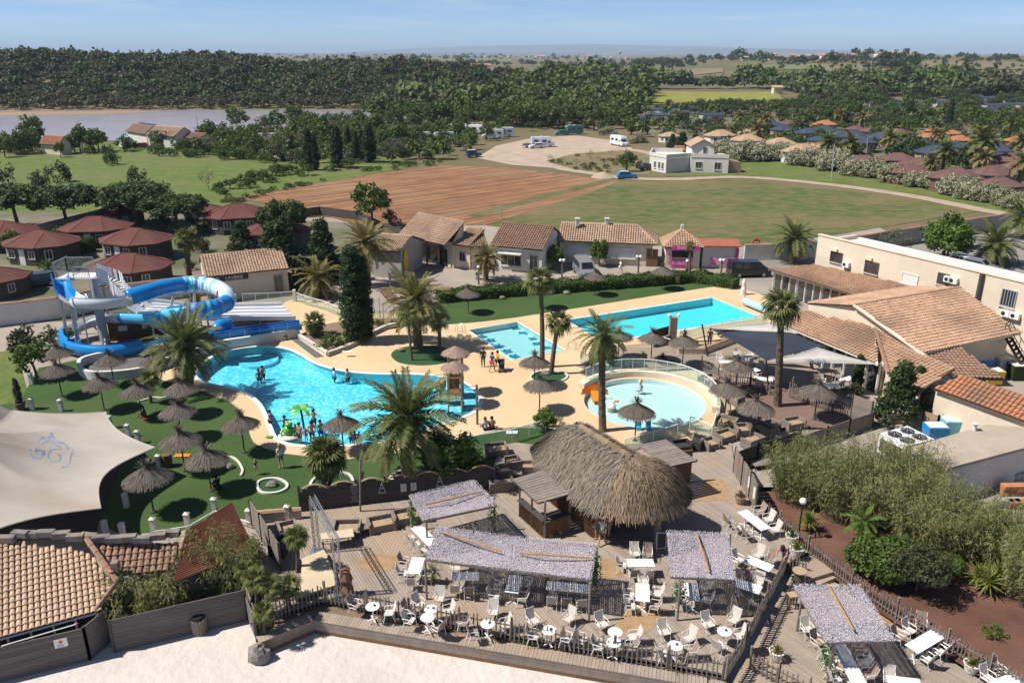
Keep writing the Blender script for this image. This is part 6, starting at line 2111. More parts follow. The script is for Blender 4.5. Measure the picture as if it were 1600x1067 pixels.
# straw parasols
mk('straw',(0.185,0.155,0.128),(0.10,0.083,0.07),6,0.95,attr=0.75,objrnd=0.15)
mk('straw_front',(0.32,0.235,0.15),(0.14,0.10,0.062),2,0.95,attr=0.8)
mk('straw_base',(0.11,0.085,0.06),(0.08,0.06,0.045),5,0.95)
mk('straw_old',(0.285,0.24,0.19),(0.12,0.098,0.076),2,0.95,attr=0.8)
def parasol(seed):
 r=random.Random(seed)
 t=thing('straw_parasol',None,'parasol')
 p=MB();p.tube([(0,0,0),(0,0,2.45)],0.045,7);p.lathe([(0.16,0),(0.16,0.04),(0.05,0.06)],8);p.build('pole',M['wood_dark'],t)
 c=MB()
 c.lathe([(1.12,1.98),(0.55,2.32),(0.05,2.66)],18)
 N=620
 for i in range(N):
  a=r.uniform(0,6.283)
  q0=r.uniform(0.03,0.98)**0.6*1.08
  L=r.uniform(0.25,0.5)
  q1=min(1.26,q0+L*0.86)
  def pt(q,da,dz):return Vector((q*math.cos(a+da),q*math.sin(a+da),2.68-q*0.60-0.03*q*q+dz))
  w=0.022/max(q0,0.2)
  da=r.uniform(-0.06,0.06)
  z=r.uniform(0.01,0.06)
  c.add([pt(q0,-w,z),pt(q0,w,z),pt(q1,da+w*0.5,z-r.uniform(0,0.05)),pt(q1,da-w*0.5,z-r.uniform(0,0.05))],[(0,1,2,3)])
 c.build('canopy',M['straw'],t)
 f=MB()
 for i in range(60):
  a=r.uniform(0,6.283);e=r.uniform(0.3,1.35);L=r.uniform(0.32,0.6)
  d=Vector((math.cos(a)*math.cos(e),math.sin(a)*math.cos(e),math.sin(e)));s=Vector((-math.sin(a),math.cos(a),0))*0.016
  o_=Vector((0,0,2.60))
  f.add([o_-s,o_+s,o_+d*L+s*1.4,o_+d*L-s*1.4],[(0,1,2,3)])
 f.lathe([(0.1,2.58),(0.12,2.66),(0.06,2.74)],8)
 f.build('tuft',M['straw'],t)
 return Proto(t)
PAR=[parasol(s)for s in(1,2,3)]
pars=[((98,588),1.0,'straw parasol by the rounded shrub at the end of the slide wall'),((97,618),1.0,'straw parasol nearest the planted pot on the left'),((179,601),1.0,'straw parasol inside the curve of the catch pool wall'),((163,640),1.0,'straw parasol between the catch pool and the big beige sail'),((222,652),1.0,'straw parasol in front of the small lawn palm'),((246,600),0.95,'straw parasol behind the small lawn palm, half hidden by the date palm'),((289,648),1.0,'straw parasol right under the date palm by the slides'),((284,685),1.0,'straw parasol in the middle of the left lawn'),((382,706),1.0,'straw parasol nearest the lagoon pool edge'),((289,735),1.05,'straw parasol with an orange towel beneath'),((330,766),1.05,'straw parasol with a sunbather seated in its shade'),((240,799),1.1,'straw parasol nearest the camera beside the beige sail'),((537,706),1.0,'straw parasol behind the bushy fan palm at the lagoon edge'),((732,489),1.0,'straw parasol first from the left on the lawn strip by the hedge'),((848,482),1.0,'straw parasol behind the tall thin palm on the lawn strip'),((929,461),1.0,'straw parasol beside a rock on the lawn strip'),((1034,452),1.0,'straw parasol first from the right on the lawn strip'),((835,604),1.0,'straw parasol beside the small kerbed palm island'),((843,642),1.0,'straw parasol alone on the beige deck in front of the palm island'),((992,688),1.05,'straw parasol at the front rim of the paddling pool'),((966,560),0.95,'straw parasol behind the drooping palm'),((1017,564),1.0,'straw parasol between the large pool pillar and the paddling pool'),((1066,572),1.05,'straw parasol right of the wooden pillar of the large pool'),((1149,612),1.0,'straw parasol behind the glass rail right of the paddling pool'),((1132,651),1.05,'straw parasol at the right rim of the paddling pool'),((1176,682),1.05,'straw parasol among the crate sofas'),((1272,655),1.05,'brownish straw parasol by the picket fence of the restaurant terrace')]
for i,((px,py),s,lab)in enumerate(pars):PAR[i%3].put(P(px,py,0.02),RN.uniform(0,6),lab,'straw parasols',(s*1.02,s*1.02,s))
# thatched bar
hut=thing('thatched_bar','timber bar with a big shaggy thatched roof and rounded end','bar hut',P(950,800))
R0,R1=P(907,669,4.5),P(986,717,4.5)
rd=(R1-R0).normalized();rn=Vector((-rd.y,rd.x,0))
el=PP([(828,699),(842,730),(868,752),(890,769),(910,788),(940,801),(982,811),(1026,807),(1056,799),(1074,786),(1077,765)],2.35)
def mirror(p):
 d=p-R0;s=d.dot(rn)
 return p-rn*2*s
eave=[Vector((p.x,p.y,2.35))for p in el]
far_side=[Vector((mirror(p).x,mirror(p).y,2.35))for p in(el[3],el[2],el[1],el[0])]
eave_loop=curve_pts(eave+far_side,4)
def partner(p):
 s=max(0.0,min((R1-R0).length,(p-R0).dot(rd)))
 return R0+rd*s
def bulge(q,e,g):
 hip=max(0.0,min(1.0,(e-R1).dot(rd)/2.0))
 p=q.lerp(e,g)
 gg=max(0.0,min(1.0,g))
 p.z+=(0.5+0.3*hip)*math.sin(math.pi*gg**(0.85+0.3*hip))+RN.uniform(-0.03,0.03)*(0<g<1)
 return p
rows=12
vs,fs=[],[]
NE=len(eave_loop)
for r in range(rows+1):
 g=r/rows
 for e in eave_loop:
  q=partner(e);p=bulge(q,e,g)
  vs.append(p)
for r in range(rows):
 for k in range(NE-1):fs.append((r*NE+k,(r+1)*NE+k,(r+1)*NE+k+1,r*NE+k+1))
m=MB();m.add(vs,fs);roof=m.build('thatch',M['straw_base'],hut,smooth=True)
m=MB();m.add(vs[-NE:]+[v-Vector((0,0,0.28))for v in vs[-NE:]],[(k,k+NE,k+NE+1,k+1)for k in range(NE-1)]);m.build('eave_edge',M['straw_base'],roof)
def thatch_pt(f,g):
 k=min(NE-2,int(f*(NE-1)));u_=f*(NE-1)-k
 e=eave_loop[k].lerp(eave_loop[k+1],u_);q=partner(e);p=bulge(q,e,g)
 return p,(bulge(q,e,g+0.03)-bulge(q,e,g-0.03)).normalized()
for nm,f0,f1,mt,n in(('straw_strands',0.0,0.36,'straw_old',7000),('straw_strands',0.36,0.80,'straw_front',8000),('straw_strands',0.80,1.0,'straw_old',2600)):
 m=MB()
 for i in range(n):
  f,g=RN.uniform(f0,f1),RN.uniform(0.0,1.0)**0.7
  p,d=thatch_pt(f,g)
  L=RN.uniform(0.22,0.5)
  s=d.cross(Vector((0,0,1))).normalized()
  s=(s+d*RN.uniform(-0.3,0.3)).normalized()*RN.uniform(0.014,0.034)
  up=RN.uniform(0.02,0.17)
  e=p+(d+Vector((RN.uniform(-.22,.22),RN.uniform(-.22,.22),RN.uniform(-0.25,0.12))))*L
  m.add([p-s+Vector((0,0,up)),p+s+Vector((0,0,up)),e+s*0.6+Vector((0,0,up*0.8)),e-s*0.6+Vector((0,0,up*0.8))],[(0,1,2,3)])
 tag(m.build(nm,M[mt],hut),kind='stuff')
m=MB();k=12
for i in range(k):m.tube([R0.lerp(R1,i/k)+Vector((0,0,0.06)),R0.lerp(R1,(i+1.1)/k)+Vector((0,0,0.06))],[0.24,0.2],7)
m.build('ridge_roll',M['straw_front'],hut)
cen=(R0+R1)/2
inner=[Vector((p.x,p.y,0))for p in eave_loop]
def inset(p,f):q=partner(Vector((p.x,p.y,0)));q=Vector((q.x,q.y,0));return q+(p-q)*f
w=MB();kk=int(NE*0.31)
body=[inset(p,0.72)for p in inner[:kk]]
back=[inset(p,0.72)for p in inner[int(NE*0.80):]]
w.prism(body+[Vector((R1.x,R1.y,0))-rd*0.4]+back,0.06,2.5);w.build('wall',M['wood_brown'],hut)
m=MB()
for i in range(0,kk):
 p=inset(inner[i],0.735)
 q=inset(inner[min(i+1,NE-1)],0.735)
 for j in range(3):z=p.lerp(q,j/3);m.beam(Vector((z.x,z.y,0.06)),Vector((z.x,z.y,2.45)),0.13,0.03)
tag(m.build('cladding_boards',M['wood_brown'],hut),kind='stuff')
for px,py in((1026,850),(938,838)):
 b=P(px,py,0.06);m=MB();m.tube([b,(b.x,b.y,2.5)],0.17 if px>1000 else 0.12,8);m.build('post',M['wood_pale'],hut)
m=MB();a,b=P(950,822,0.06),P(1010,830,0.06);m.beam(a+Vector((0.5,1.2,0.55)),b+Vector((0.2,1.0,0.55)),0.5,1.1);m.build('bar_counter',M['wood_dark'],hut)
m=MB();m.poly([[P(995,700,2.4),P(1041,686,2.4),P(1089,719,2.4),P(1044,729,2.4)]])
def slat_roof(par,q,n,mt,th=0.06,gap=0.12,name='roof_board'):
 0
 for i in range(n):
  a0,a1=(i+gap/2)/n,(i+1-gap/2)/n
  c=[q[0].lerp(q[1],a0),q[0].lerp(q[1],a1),q[3].lerp(q[2],a1),q[3].lerp(q[2],a0)]
  o=MB();dz=Vector((0,0,RN.uniform(-0.006,0.006)))
  nn=(c[1]-c[0]).cross(c[2]-c[0])
  if nn.z<0:c=c[::-1]
  o.hexa([x-Vector((0,0,th))+dz for x in c],[x+dz for x in c]);o.build(name,M[mt],par)
slat_roof(hut,[P(800,748,2.5),P(841,785,2.35),P(891,771,2.35),P(848,734,2.5)],11,'wood_grey')
slat_roof(hut,[P(996,695,2.45),P(1042,729,2.4),P(1089,719,2.4),P(1040,686,2.45)],12,'wood_grey')
for a,b in((P(800,748,2.38),P(841,785,2.24)),(P(841,785,2.24),P(891,771,2.24)),(P(1042,729,2.3),P(1089,719,2.3))):m=MB();m.beam(a,b,0.1,0.16);m.build('roof_beam',M['wood_dark'],hut)
ca,cb,cc_=P(812,806,0.06),P(851,841,0.06),P(889,828,0.06)
for a,b in((ca,cb),(cb,cc_)):
 d=(b-a).normalized();n_=int((b-a).length/0.16)
 for i in range(n_):
  o=MB();p=a.lerp(b,(i+0.5)/n_);o.beam(p,p+Vector((0,0,1.05)),0.14,0.04);q=o.build('counter_board',M['wood_brown'],hut)
 o=MB();o.beam(a+Vector((0,0,1.1)),b+Vector((0,0,1.1)),0.4,0.06);o.build('counter_top',M['wood_dark'],hut)
for p in(ca,cb,ca.lerp(cb,0.5),cc_):
 o=MB();o.beam(p,p+Vector((0,0,2.3)),0.11);o.build('post',M['wood_grey'],hut)
o=MB();o.beam(P(1046,758,0.06)+Vector((0,0,1.1)),P(1078,752,0.06)+Vector((0,0,1.1)),0.1,2.2);o.build('side_wall',M['wood_brown'],hut)
# awnings of shredded screen on timber frames
mk('shred',(0.70,0.66,0.72),(0.50,0.46,0.52),3,0.9,attr=0.9,transl=0.15)
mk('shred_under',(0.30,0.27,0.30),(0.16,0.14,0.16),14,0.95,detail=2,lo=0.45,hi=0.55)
mk('bamboo_pole',(0.42,0.25,0.12),(0.32,0.18,0.085),4,0.6)
mk('ivy',(0.03,0.09,0.02),(0.06,0.14,0.03),5,0.8,attr=0.6)
def awning(label,q,zs,feet,zf,pole_,seed,ivy=()):
 r=random.Random(seed)
 c=[P(x,y,z)for(x,y),z in zip(q,zs)]
 ctr=sum(c,Vector())/4
 t=thing('awning',label,'awning',Vector((ctr.x,ctr.y,zf)),'shredded screen awnings on the terraces')
 def pt(a,b):
  p=c[0].lerp(c[1],a).lerp(c[3].lerp(c[2],a),b)
  return p+Vector((0,0,-0.22*math.sin(math.pi*a)*math.sin(math.pi*b)+0.02*math.sin(a*13+seed)*math.sin(b*9)))
 n=12
 m=MB()
 L=(c[1]-c[0]).length
 K=int(L/0.085)
 for i in range(K):
  a0,a1=i/K,(i+r.uniform(0.62,0.9))/K
  for j in range(n):
   b0,b1=j/n,(j+1)/n
   m.add([pt(a0,b0),pt(a1,b0),pt(a1,b1),pt(a0,b1)],[(0,1,2,3)])
 cl=m.build('screen',M['shred_under'],t)
 s=MB()
 W=(c[3]-c[0]).length
 for i in range(int(L*W*620)):
  a,b=r.uniform(-0.025,1.025),r.uniform(-0.035,1.035)
  p=pt(a,b)+Vector((0,0,r.uniform(0.01,0.05)))
  an=r.uniform(0,6.28);l=r.uniform(0.03,0.06)
  d=Vector((math.cos(an),math.sin(an),r.uniform(-0.3,0.5)))*l
  w=Vector((-math.sin(an),math.cos(an),0))*0.013
  s.add([p-w,p+d*0.5-w*1.2+Vector((0,0,.01)),p+d,p+w],[(0,1,2,3)])
 tag(s.build('shreds',M['shred'],t),kind='stuff')
 for x,y in feet:
  f=P(x,y,zf)
  best=min(((a/10,b/10)for a in range(11)for b in range(11)),key=lambda ab:(pt(*ab).x-f.x)**2+(pt(*ab).y-f.y)**2)
  tp=pt(*best)
  m=MB();m.tube([f,(f.x*0.4+tp.x*0.6,f.y*0.4+tp.y*0.6,tp.z-0.05)]if(tp-f).xy.length>0.4 else[f,(f.x,f.y,tp.z-0.05)],0.06,7);m.build('post',M['wood_grey'],t)
 for k in range(4):
  a,b=c[k],c[(k+1)%4]
  m=MB();m.beam(a-Vector((0,0,0.1)),b-Vector((0,0,0.1)),0.07,0.1);m.build('beam',M['wood_grey'],t)
 p0,p1=(P(x,y,z)for x,y,z in pole_)
 m=MB();m.tube([p0+Vector((0,0,0.1)),p1+Vector((0,0,0.1))],0.05,6);m.build('bamboo_pole',M['bamboo_pole'],t)
 for x,y,z in ivy:
  g=np.random.default_rng(seed)
  p=P(x,y,z);cpt=np.array(p)+g.normal(0,1,(220,3))*np.array([0.16,0.16,0.42])-np.array([0,0,0.2])
  nn=g.normal(size=(220,3));nn/=np.linalg.norm(nn,axis=1,keepdims=True)
  v,f=quads(cpt,nn,0.07,0.5,g)
  link('ivy',nmesh('ivy',v-np.array(wloc(t)),f,M['ivy'],False,g.random(len(f))),t)
 return t
awning('small lilac grey screen awning beside the dark wavy fence',[(641,775),(740,751),(776,788),(662,812)],[2.35,2.35,2.3,2.3],[(644,828),(668,858),(773,830)],0.06,[(664,791,2.35),(753,770,2.35)],1,[(645,795,1.8),(770,800,1.9)])
awning('left half of the long lilac screen awning in the middle of the terrace',[(684,824),(806,840),(800,890),(667,872)],[2.4,2.3,2.25,2.35],[(667,936),(684,868),(800,900)],0.06,[(690,833,2.42),(782,863,2.36)],2)
awning('right half of the long lilac screen awning, ending by the thatched bar',[(808,840),(931,851),(922,904),(802,890)],[2.3,2.4,2.3,2.25],[(920,971),(930,915)],0.06,[(811,866,2.36),(923,874,2.4)],3,[(930,880,1.9),(929,895,1.3)])
awning('square lilac screen awning between the thatched bar and the right tables',[(1044,831),(1137,835),(1148,904),(1049,899)],[2.4,2.4,2.35,2.35],[(1058,969),(1141,965),(1046,890),(1140,890)],0.06,[(1088,835,2.45),(1108,897,2.4)],4,[(1062,915,1.6)])
awning('slanting lilac screen awning over the lower deck at the bottom right',[(1242,915),(1343,916),(1397,999),(1292,1001)],[1.75,1.75,1.7,1.7],[(1245,985),(1292,1066),(1378,1062),(1345,985)],LOWZ,[(1293,915,1.8),(1334,988,1.75)],5,[(1297,1020,0.9)])
# fences
mk('picket_wood',(0.21,0.18,0.155),(0.13,0.11,0.095),4,0.9,0.004,20,objrnd=0.6)
PICK={}
def picket_mesh(h,w=0.06,d=0.035):
 k=(round(h,2),w)
 if k not in PICK:
  m=MB()
  m.add([(-w/2,-d/2,0),(w/2,-d/2,0),(w/2,d/2,0),(-w/2,d/2,0),(-w/2,-d/2,h-0.05),(w/2,-d/2,h-0.05),(w/2,d/2,h-0.05),(-w/2,d/2,h-0.05),(0,0,h)],[(0,1,5,4),(1,2,6,5),(2,3,7,6),(3,0,4,7),(4,5,8),(5,6,8),(6,7,8),(7,4,8)])
  PICK[k]=m.mesh('picket',M['picket_wood'])
 return PICK[k]
def pickets(label,pts,z,h=1.0,gap=0.2,rails=(0.25,0.78),post_every=2.2,ph=1.25,w=0.06):
 q=[P(x,y,z)for x,y in pts]if not isinstance(pts[0],Vector)else pts
 t=thing('picket_fence',label,'fence',q[0])
 base=q[0]
 for a,b in zip(q,q[1:]):
  L=(b-a).length
  n=max(1,int(L/gap))
  ang=math.atan2(b.y-a.y,b.x-a.x)
  for i in range(n):
   p=a.lerp(b,(i+0.5)/n)
   link('picket',picket_mesh(h+0.04*(i%4),w),t,p-base+Vector((0,0,RN.uniform(-0.04,0.03))),(RN.uniform(-0.04,0.04),RN.uniform(-0.05,0.05),ang))
  for r in rails:
   m=MB();m.beam(a+Vector((0,0,r*h))+Vector((0,0.03,0)),b+Vector((0,0,r*h))+Vector((0,0.03,0)),0.035,0.06);m.build('rail',M['picket_wood'],t)
  if post_every:
   k=max(1,int(L/post_every))
   for i in range(k+1):
    p=a.lerp(b,i/k)+Vector((0,0.05,0));m=MB();m.tube([p,p+Vector((RN.uniform(-.03,.03),0,ph))],0.055,6);m.build('post',M['wood_grey'],t)
 return t
FZ=0.06
pickets('grey picket fence at the left corner of the terrace beside the spiky palms',[(398,992),(450,962),(508,942)],-0.1,1.0,0.19)
pickets('long grey picket fence along the front of the terrace above the beach',[(508,942),(640,968),(800,1000),(960,1030),(1132,1062)],-0.05,1.0,0.21)
pickets('grey picket fence along the right side of the terrace above the lower deck',[(1134,1060),(1165,1010),(1198,945),(1228,888)],FZ,0.95,0.15)
pickets('very long grey picket fence along the red mulch garden',[(1178,792),(1262,868),(1330,922),(1400,968),(1478,1018),(1545,1058),(1620,1100)],-0.4,1.0,0.17,w=0.05)
pickets('short picket fence at the bottom right in front of the lower deck',[(1172,1046),(1215,1070),(1262,1096)],LOWZ,0.95,0.2)
pickets('picket fence by the black sail post at the restaurant terrace',[(1096,578),(1122,592),(1140,600),(1172,604),(1202,618)],0.02,0.9,0.17,post_every=3)
pickets('picket fence behind the brownish parasol at the restaurant terrace',[(1233,621),(1262,632),(1300,645),(1328,656)],0.02,0.9,0.17,post_every=3)
pickets('second picket row behind the restaurant terrace fence',[(1238,612),(1280,624)],0.02,0.8,0.17,post_every=3)
pickets('short picket gate beside the steps to the lower deck',[(1230,893),(1258,903)],LOWZ,1.0,0.14,post_every=0)
pw=thing('beach_retaining_wall','low weathered timber wall with board cap between terrace and white sand','wall',P(700,1010))
for(a,b)in(((405,1003),(490,968)),((490,968),(700,1003)),((700,1003),(900,1037)),((900,1037),(1105,1072)),((1105,1072),(1140,1085))):
 A_,B_=P(*a,-0.12),P(*b,-0.12)
 d=(B_-A_).normalized();nn=Vector((-d.y,d.x,0))
 n=max(2,int((B_-A_).length/0.16))
 for i in range(n):
  o=MB();p,q=A_.lerp(B_,(i+0.04)/n),A_.lerp(B_,(i+0.96)/n)
  o.hexa([p-nn*0.05-Vector((0,0,0.04)),q-nn*0.05-Vector((0,0,0.04)),q+nn*0.62-Vector((0,0,0.04)),p+nn*0.62-Vector((0,0,0.04))],[p-nn*0.05,q-nn*0.05,q+nn*0.62,p+nn*0.62])
  o.build('cap_board',M['deck_boards'],pw)
 for z0,z1,mt in((-0.42,-0.17,'wood_grey'),(-0.66,-0.43,'wood_grey'),(-0.95,-0.67,'wood_brown')):
  o=MB();o.beam(A_+Vector((0,0,0.12+(z0+z1)/2)),B_+Vector((0,0,0.12+(z0+z1)/2)),0.07,z1-z0);o.build('face_board',M[mt],pw)
o=MB();o.poly([PP([(405,1000),(490,964),(700,1000),(900,1034),(1135,1078),(1133,1050),(900,1012),(700,978),(505,938),(395,980)],-0.2)]);tag(o.build('planting_bed',M['planting_bed']),kind='structure')
for i,(px,py,r_,lf)in enumerate(((535,948,0.35,'leaf_olive'),(600,965,0.4,'leaf_olive'),(700,985,0.45,'leaf_dry'),(745,990,0.35,'leaf_dry'),(775,998,0.5,'leaf_dry'),(828,1008,0.4,'leaf_mid'),(890,1018,0.45,'leaf_dry'),(960,1030,0.6,'leaf_mid'),(1058,1046,0.65,'leaf_mid'),(560,955,0.3,'leaf_dry'),(655,975,0.35,'leaf_olive'))):
 rosette('grass_tuft','%s tuft in the bed behind the sand wall, %s from the left'%('green grassy' if lf=='leaf_mid' else 'dry grassy',ORD[sorted([535,600,700,745,775,828,890,960,1058,560,655]).index(px)]),P(px,py,-0.2),r_*1.1,46,lf,0.0,w=0.016,group='grass tufts along the beach wall',seed=50+i)
mk('screen_board',(0.15,0.135,0.125),(0.095,0.085,0.08),1.2,0.85,0.01,10,stretch=(0.25,0.25,4),objrnd=0.25,c3=(0.20,0.175,0.15),s3=0.8,f3=0.5)
bs=thing('beach_screen','dark weathered board screen at the left above the white sand','fence',P(200,1010,SANDZ))
for a,b,h in(((-70,1082),(141,1030),1.75),((141,1030),(176,1000),1.8),((180,1018),(388,968),1.75),((388,968),(402,1002),1.4)):
 A_,B_=P(*a,SANDZ),P(*b,SANDZ)
 for k in range(9):
  z=h*(k+0.5)/9;o=MB();o.beam(A_+Vector((0,0,z)),B_+Vector((0,0,z)),0.05,h/9-0.008);o.build('board',M['screen_board'],bs)
 for p in(A_,B_):
  o=MB();o.beam(p-Vector((0,0,0.1)),p+Vector((0,0,h+0.03)),0.1);o.build('post',M['wood_dark'],bs)
A_,B_=P(-70,1082,SANDZ),P(141,1030,SANDZ)
u=(B_-A_).normalized();n_=Vector((u.y,-u.x,0))
c=A_+u*((P(104,1037,SANDZ)-A_).dot(u))+n_*0.04+Vector((0,0,1.28))
o=MB();o.beam(c-u*0.26,c+u*0.26,0.02,0.46);sg=tag(o.build('first_aid_sign',M['white_plastic']),'white first aid sign with a red cross on the dark screen','sign')
mk('red_paint',(0.62,0.05,0.04),(0.55,0.045,0.035),2,0.5)
o=MB();o.beam(c-u*0.09+n_*0.013+Vector((0,0,0.06)),c+u*0.09+n_*0.013+Vector((0,0,0.06)),0.01,0.06);o.beam(c+n_*0.014+Vector((0,0,-0.03)),c+n_*0.014+Vector((0,0,0.15)),0.06,0.01);o.build('red_cross',M['red_paint'],sg)
for k in range(3):o=MB();o.beam(c-u*0.15+n_*0.013-Vector((0,0,0.08+0.05*k)),c+u*(0.15-0.04*k)+n_*0.013-Vector((0,0,0.08+0.05*k)),0.008,0.018);o.build('text_line',M['grey_metal'],sg)
o=MB();o.tube([P(2,1009,0.95),P(118,975,1.05)],0.025,6);tag(o.build('rescue_pole',M['white_paint']),'long white pole with pink float leaning along the dark screen','pole')
bpy.data.objects['rescue_pole']
o=MB();c2=P(119,975,1.0);o.lathe([(0,-.07),(.06,-.06),(.08,0),(.06,.06),(0,.07)],8,c2);o.build('float',M['pink_panel'],bpy.data.objects['rescue_pole'])
bi=thing('litter_bin','round timber litter bin standing against the dark beach screen','bin',P(313,988,SANDZ))
m=MB();p=P(313,988,SANDZ);m.lathe([(0.26,0),(0.29,0.8)],14,p);m.build('barrel',M['wood_pale'],bi)
for k in range(12):m=MB();a=k*0.5236;m.beam((p.x+0.29*math.cos(a),p.y+0.29*math.sin(a),p.z+0.02),(p.x+0.31*math.cos(a),p.y+0.31*math.sin(a),p.z+0.82),0.11,0.03);m.build('stave',M['wood_grey'],bi)
m=MB();m.lathe([(0.3,0.82),(0.24,0.95),(0.0,0.97)],14,p);m.build('bag',M['black_gap'],bi)
mk('rock',(0.26,0.23,0.20),(0.17,0.15,0.13),2.5,0.95,0.05,6)
def rock(label,p,s,seed,name='rock'):
 r=random.Random(seed);m=MB();vs=[]
 nu,nv=9,6
 for j in range(nv+1):
  for i in range(nu):
   th,ph_=math.pi*j/nv,2*math.pi*i/nu
   k=1+r.uniform(-0.16,0.16)
   vs.append((p.x+s[0]*k*math.sin(th)*math.cos(ph_),p.y+s[1]*k*math.sin(th)*math.sin(ph_),p.z+s[2]*0.55+s[2]*k*math.cos(th)))
 m.add(vs,[(j*nu+i,(j+1)*nu+i,(j+1)*nu+(i+1)%nu,j*nu+(i+1)%nu)for j in range(nv)for i in range(nu)])
 return tag(m.build(name,M['rock']),label,'rock')
rock('large grey boulder on the sand at the corner of the timber wall',P(406,1030,SANDZ),(0.55,0.5,0.5),1)
for i,(px,py,lab)in enumerate(((785,467,'small rock on the lawn strip left of the parasols'),(886,459,'grey rock on the lawn strip between two parasols'),(987,449,'rock near the hedge beside the barrel'),(627,549,'small rock on the round green island'),(358,731,'brown rock inside the curved white kerb'),(425,759,'small rock in the putting ring'),(853,585,'rock on the small kerbed palm island'))):
 rock(lab,P(px,py),(0.35,0.3,0.22)if i not in(1,)else(0.45,0.35,0.25),10+i)
wf_=thing('wavy_fence','dark plank fence with wavy cream capped top behind the crate sofas','fence',P(620,780))
A_,B_=P(470,800,0),P(772,764,0)
u=(B_-A_).normalized();L=(B_-A_).length
n_p=7
for i in range(n_p):
 s0,s1=L*i/n_p,L*(i+1)/n_p
 pts=[]
 K=10
 top=[1.35+0.32*math.sin(math.pi*k/K)for k in range(K+1)]
 z=0.02
 while z<1.62:
  for seg in[(k,k+1)for k in range(K)]:
   pass
  ks=[k for k in range(K+1)if top[k]>=z+0.1]
  if len(ks)>1:
   o=MB();o.beam(A_+u*(s0+(s1-s0)*ks[0]/K+0.03)+Vector((0,0,z+0.08)),A_+u*(s0+(s1-s0)*ks[-1]/K-0.03)+Vector((0,0,z+0.08)),0.05,0.15);o.build('board',M['wood_dark'],wf_)
  z+=0.16
 o=MB();o.tube([A_+u*(s0+(s1-s0)*k/K)+Vector((0,0.0,top[k]+0.04))for k in range(K+1)],0.055,6);o.build('cap',M['wood_pale'],wf_)
 o=MB();o.beam(A_+u*s0,A_+u*s0+Vector((0,0,1.75)),0.1);o.build('post',M['wood_dark'],wf_)
n_=Vector((u.y,-u.x,0))
for s,lab in((6.05,'left of two white notice sheets pinned to the dark wavy fence'),(6.65,'right of two white notice sheets pinned to the dark wavy fence')):
 c=A_+u*s*L/11.6+n_*0.05+Vector((0,0,0.85));o=MB();o.beam(c-u*0.17,c+u*0.17,0.015,0.52);pst=tag(o.build('notice',M['white_paint']),lab,'notice')
 for k in range(6):o=MB();o.beam(c-u*0.11+n_*0.012+Vector((0,0,0.16-0.06*k)),c+u*(0.11-0.02*(k%3))+n_*0.012+Vector((0,0,0.16-0.06*k)),0.004,0.016);o.build('text_line',M['grey_metal'],pst)
c=A_+u*0.44*L*0.98+n_*0.06;c=A_+u*((P(555,784)-A_).dot(u))+n_*0.06+Vector((0,0,0.85))
wd=thing('word_panel','tall panel of stacked white lettering on the dark wavy fence','sign',c)
r_=random.Random(3)
for k in range(11):
 o=MB();w_=r_.uniform(0.12,0.3);o.tube([c+u*(-w_+2*w_*j/8)+Vector((0,0,0.55-0.11*k+(0.03 if j%2 else-0.02)))for j in range(9)],0.012,4);o.build('lettering',M['white_plastic'],wd)
for px,py,lab in((597,778,'triangular white hanging shelf on the dark fence by the sofas'),(683,757,'triangular white hanging shelf at the right of the notices')):
 s=(P(px,py)-A_).dot(u);c=A_+u*s+n_*0.07+Vector((0,0,1.0));o=MB()
 o.beam(c-u*0.2-Vector((0,0,.3)),c+Vector((0,0,.35)),0.03);o.beam(c+u*0.2-Vector((0,0,.3)),c+Vector((0,0,.35)),0.03);o.beam(c-u*0.2-Vector((0,0,.3)),c+u*0.2-Vector((0,0,.3)),0.06,0.03);o.beam(c-u*0.12,c+u*0.12,0.06,0.03)
 tag(o.build('hanging_shelf',M['white_paint']),lab,'shelf')
def plank_wall(label,pts,z,h,mt,horiz=True,wv=0.16,gap=0.012,name='plank_fence',posts=True):
 q=[P(x,y,z)for x,y in pts]
 t=thing(name,label,'fence',q[0])
 for a,b in zip(q,q[1:]):
  if horiz:
   n=max(1,int(h/wv))
   for k in range(n):
    o=MB();o.beam(a+Vector((0,0,(k+.5)*h/n)),b+Vector((0,0,(k+.5)*h/n)),0.035,h/n-gap);o.build('board',M[mt],t)
  else:
   n=max(1,int((b-a).length/wv))
   for k in range(n):
    p,p2=a.lerp(b,(k+0.04)/n),a.lerp(b,(k+0.96)/n)
    hh=h+RN.uniform(-0.03,0.03);o=MB();o.beam(p+Vector((0,0,hh/2)),p2+Vector((0,0,hh/2)),0.035,hh);o.build('board',M[mt],t)
  if posts:
   for p in(a,b):o=MB();o.beam(p,p+Vector((0,0,h+0.06)),0.1);o.build('post',M['wood_dark'],t)
 return t
plank_wall('upright grey plank fence at the left side of the terrace',[(395,822),(410,845),(425,868),(440,893)],0,1.7,'wood_grey',False)
plank_wall('pale boarded screen beside the corner palms',[(402,1000),(398,975),(385,940),(380,915)],-0.4,1.3,'wood_grey',False,0.2)
plank_wall('leaning board screen with a red and white sign at the right of the terrace',[(1146,738),(1158,758),(1170,778),(1180,800)],0.06,1.75,'wood_grey',False,0.3)
plank_wall('dark horizontal board fence behind the reeds',[(1150,735),(1182,722),(1215,712),(1248,700)],0.0,1.35,'wood_dark')
plank_wall('grey board fence along the front edge of the lounge deck',[(1250,706),(1290,692),(1325,680),(1362,668)],0.0,1.2,'wood_grey')
plank_wall('tall slatted grey screen at the corner of the lounge deck',[(1328,656),(1358,668)],0.0,2.0,'wood_grey')
plank_wall('bamboo coloured screen beside the waste bins',[(1440,668),(1462,676),(1490,668)],0,1.3,'wood_pale')
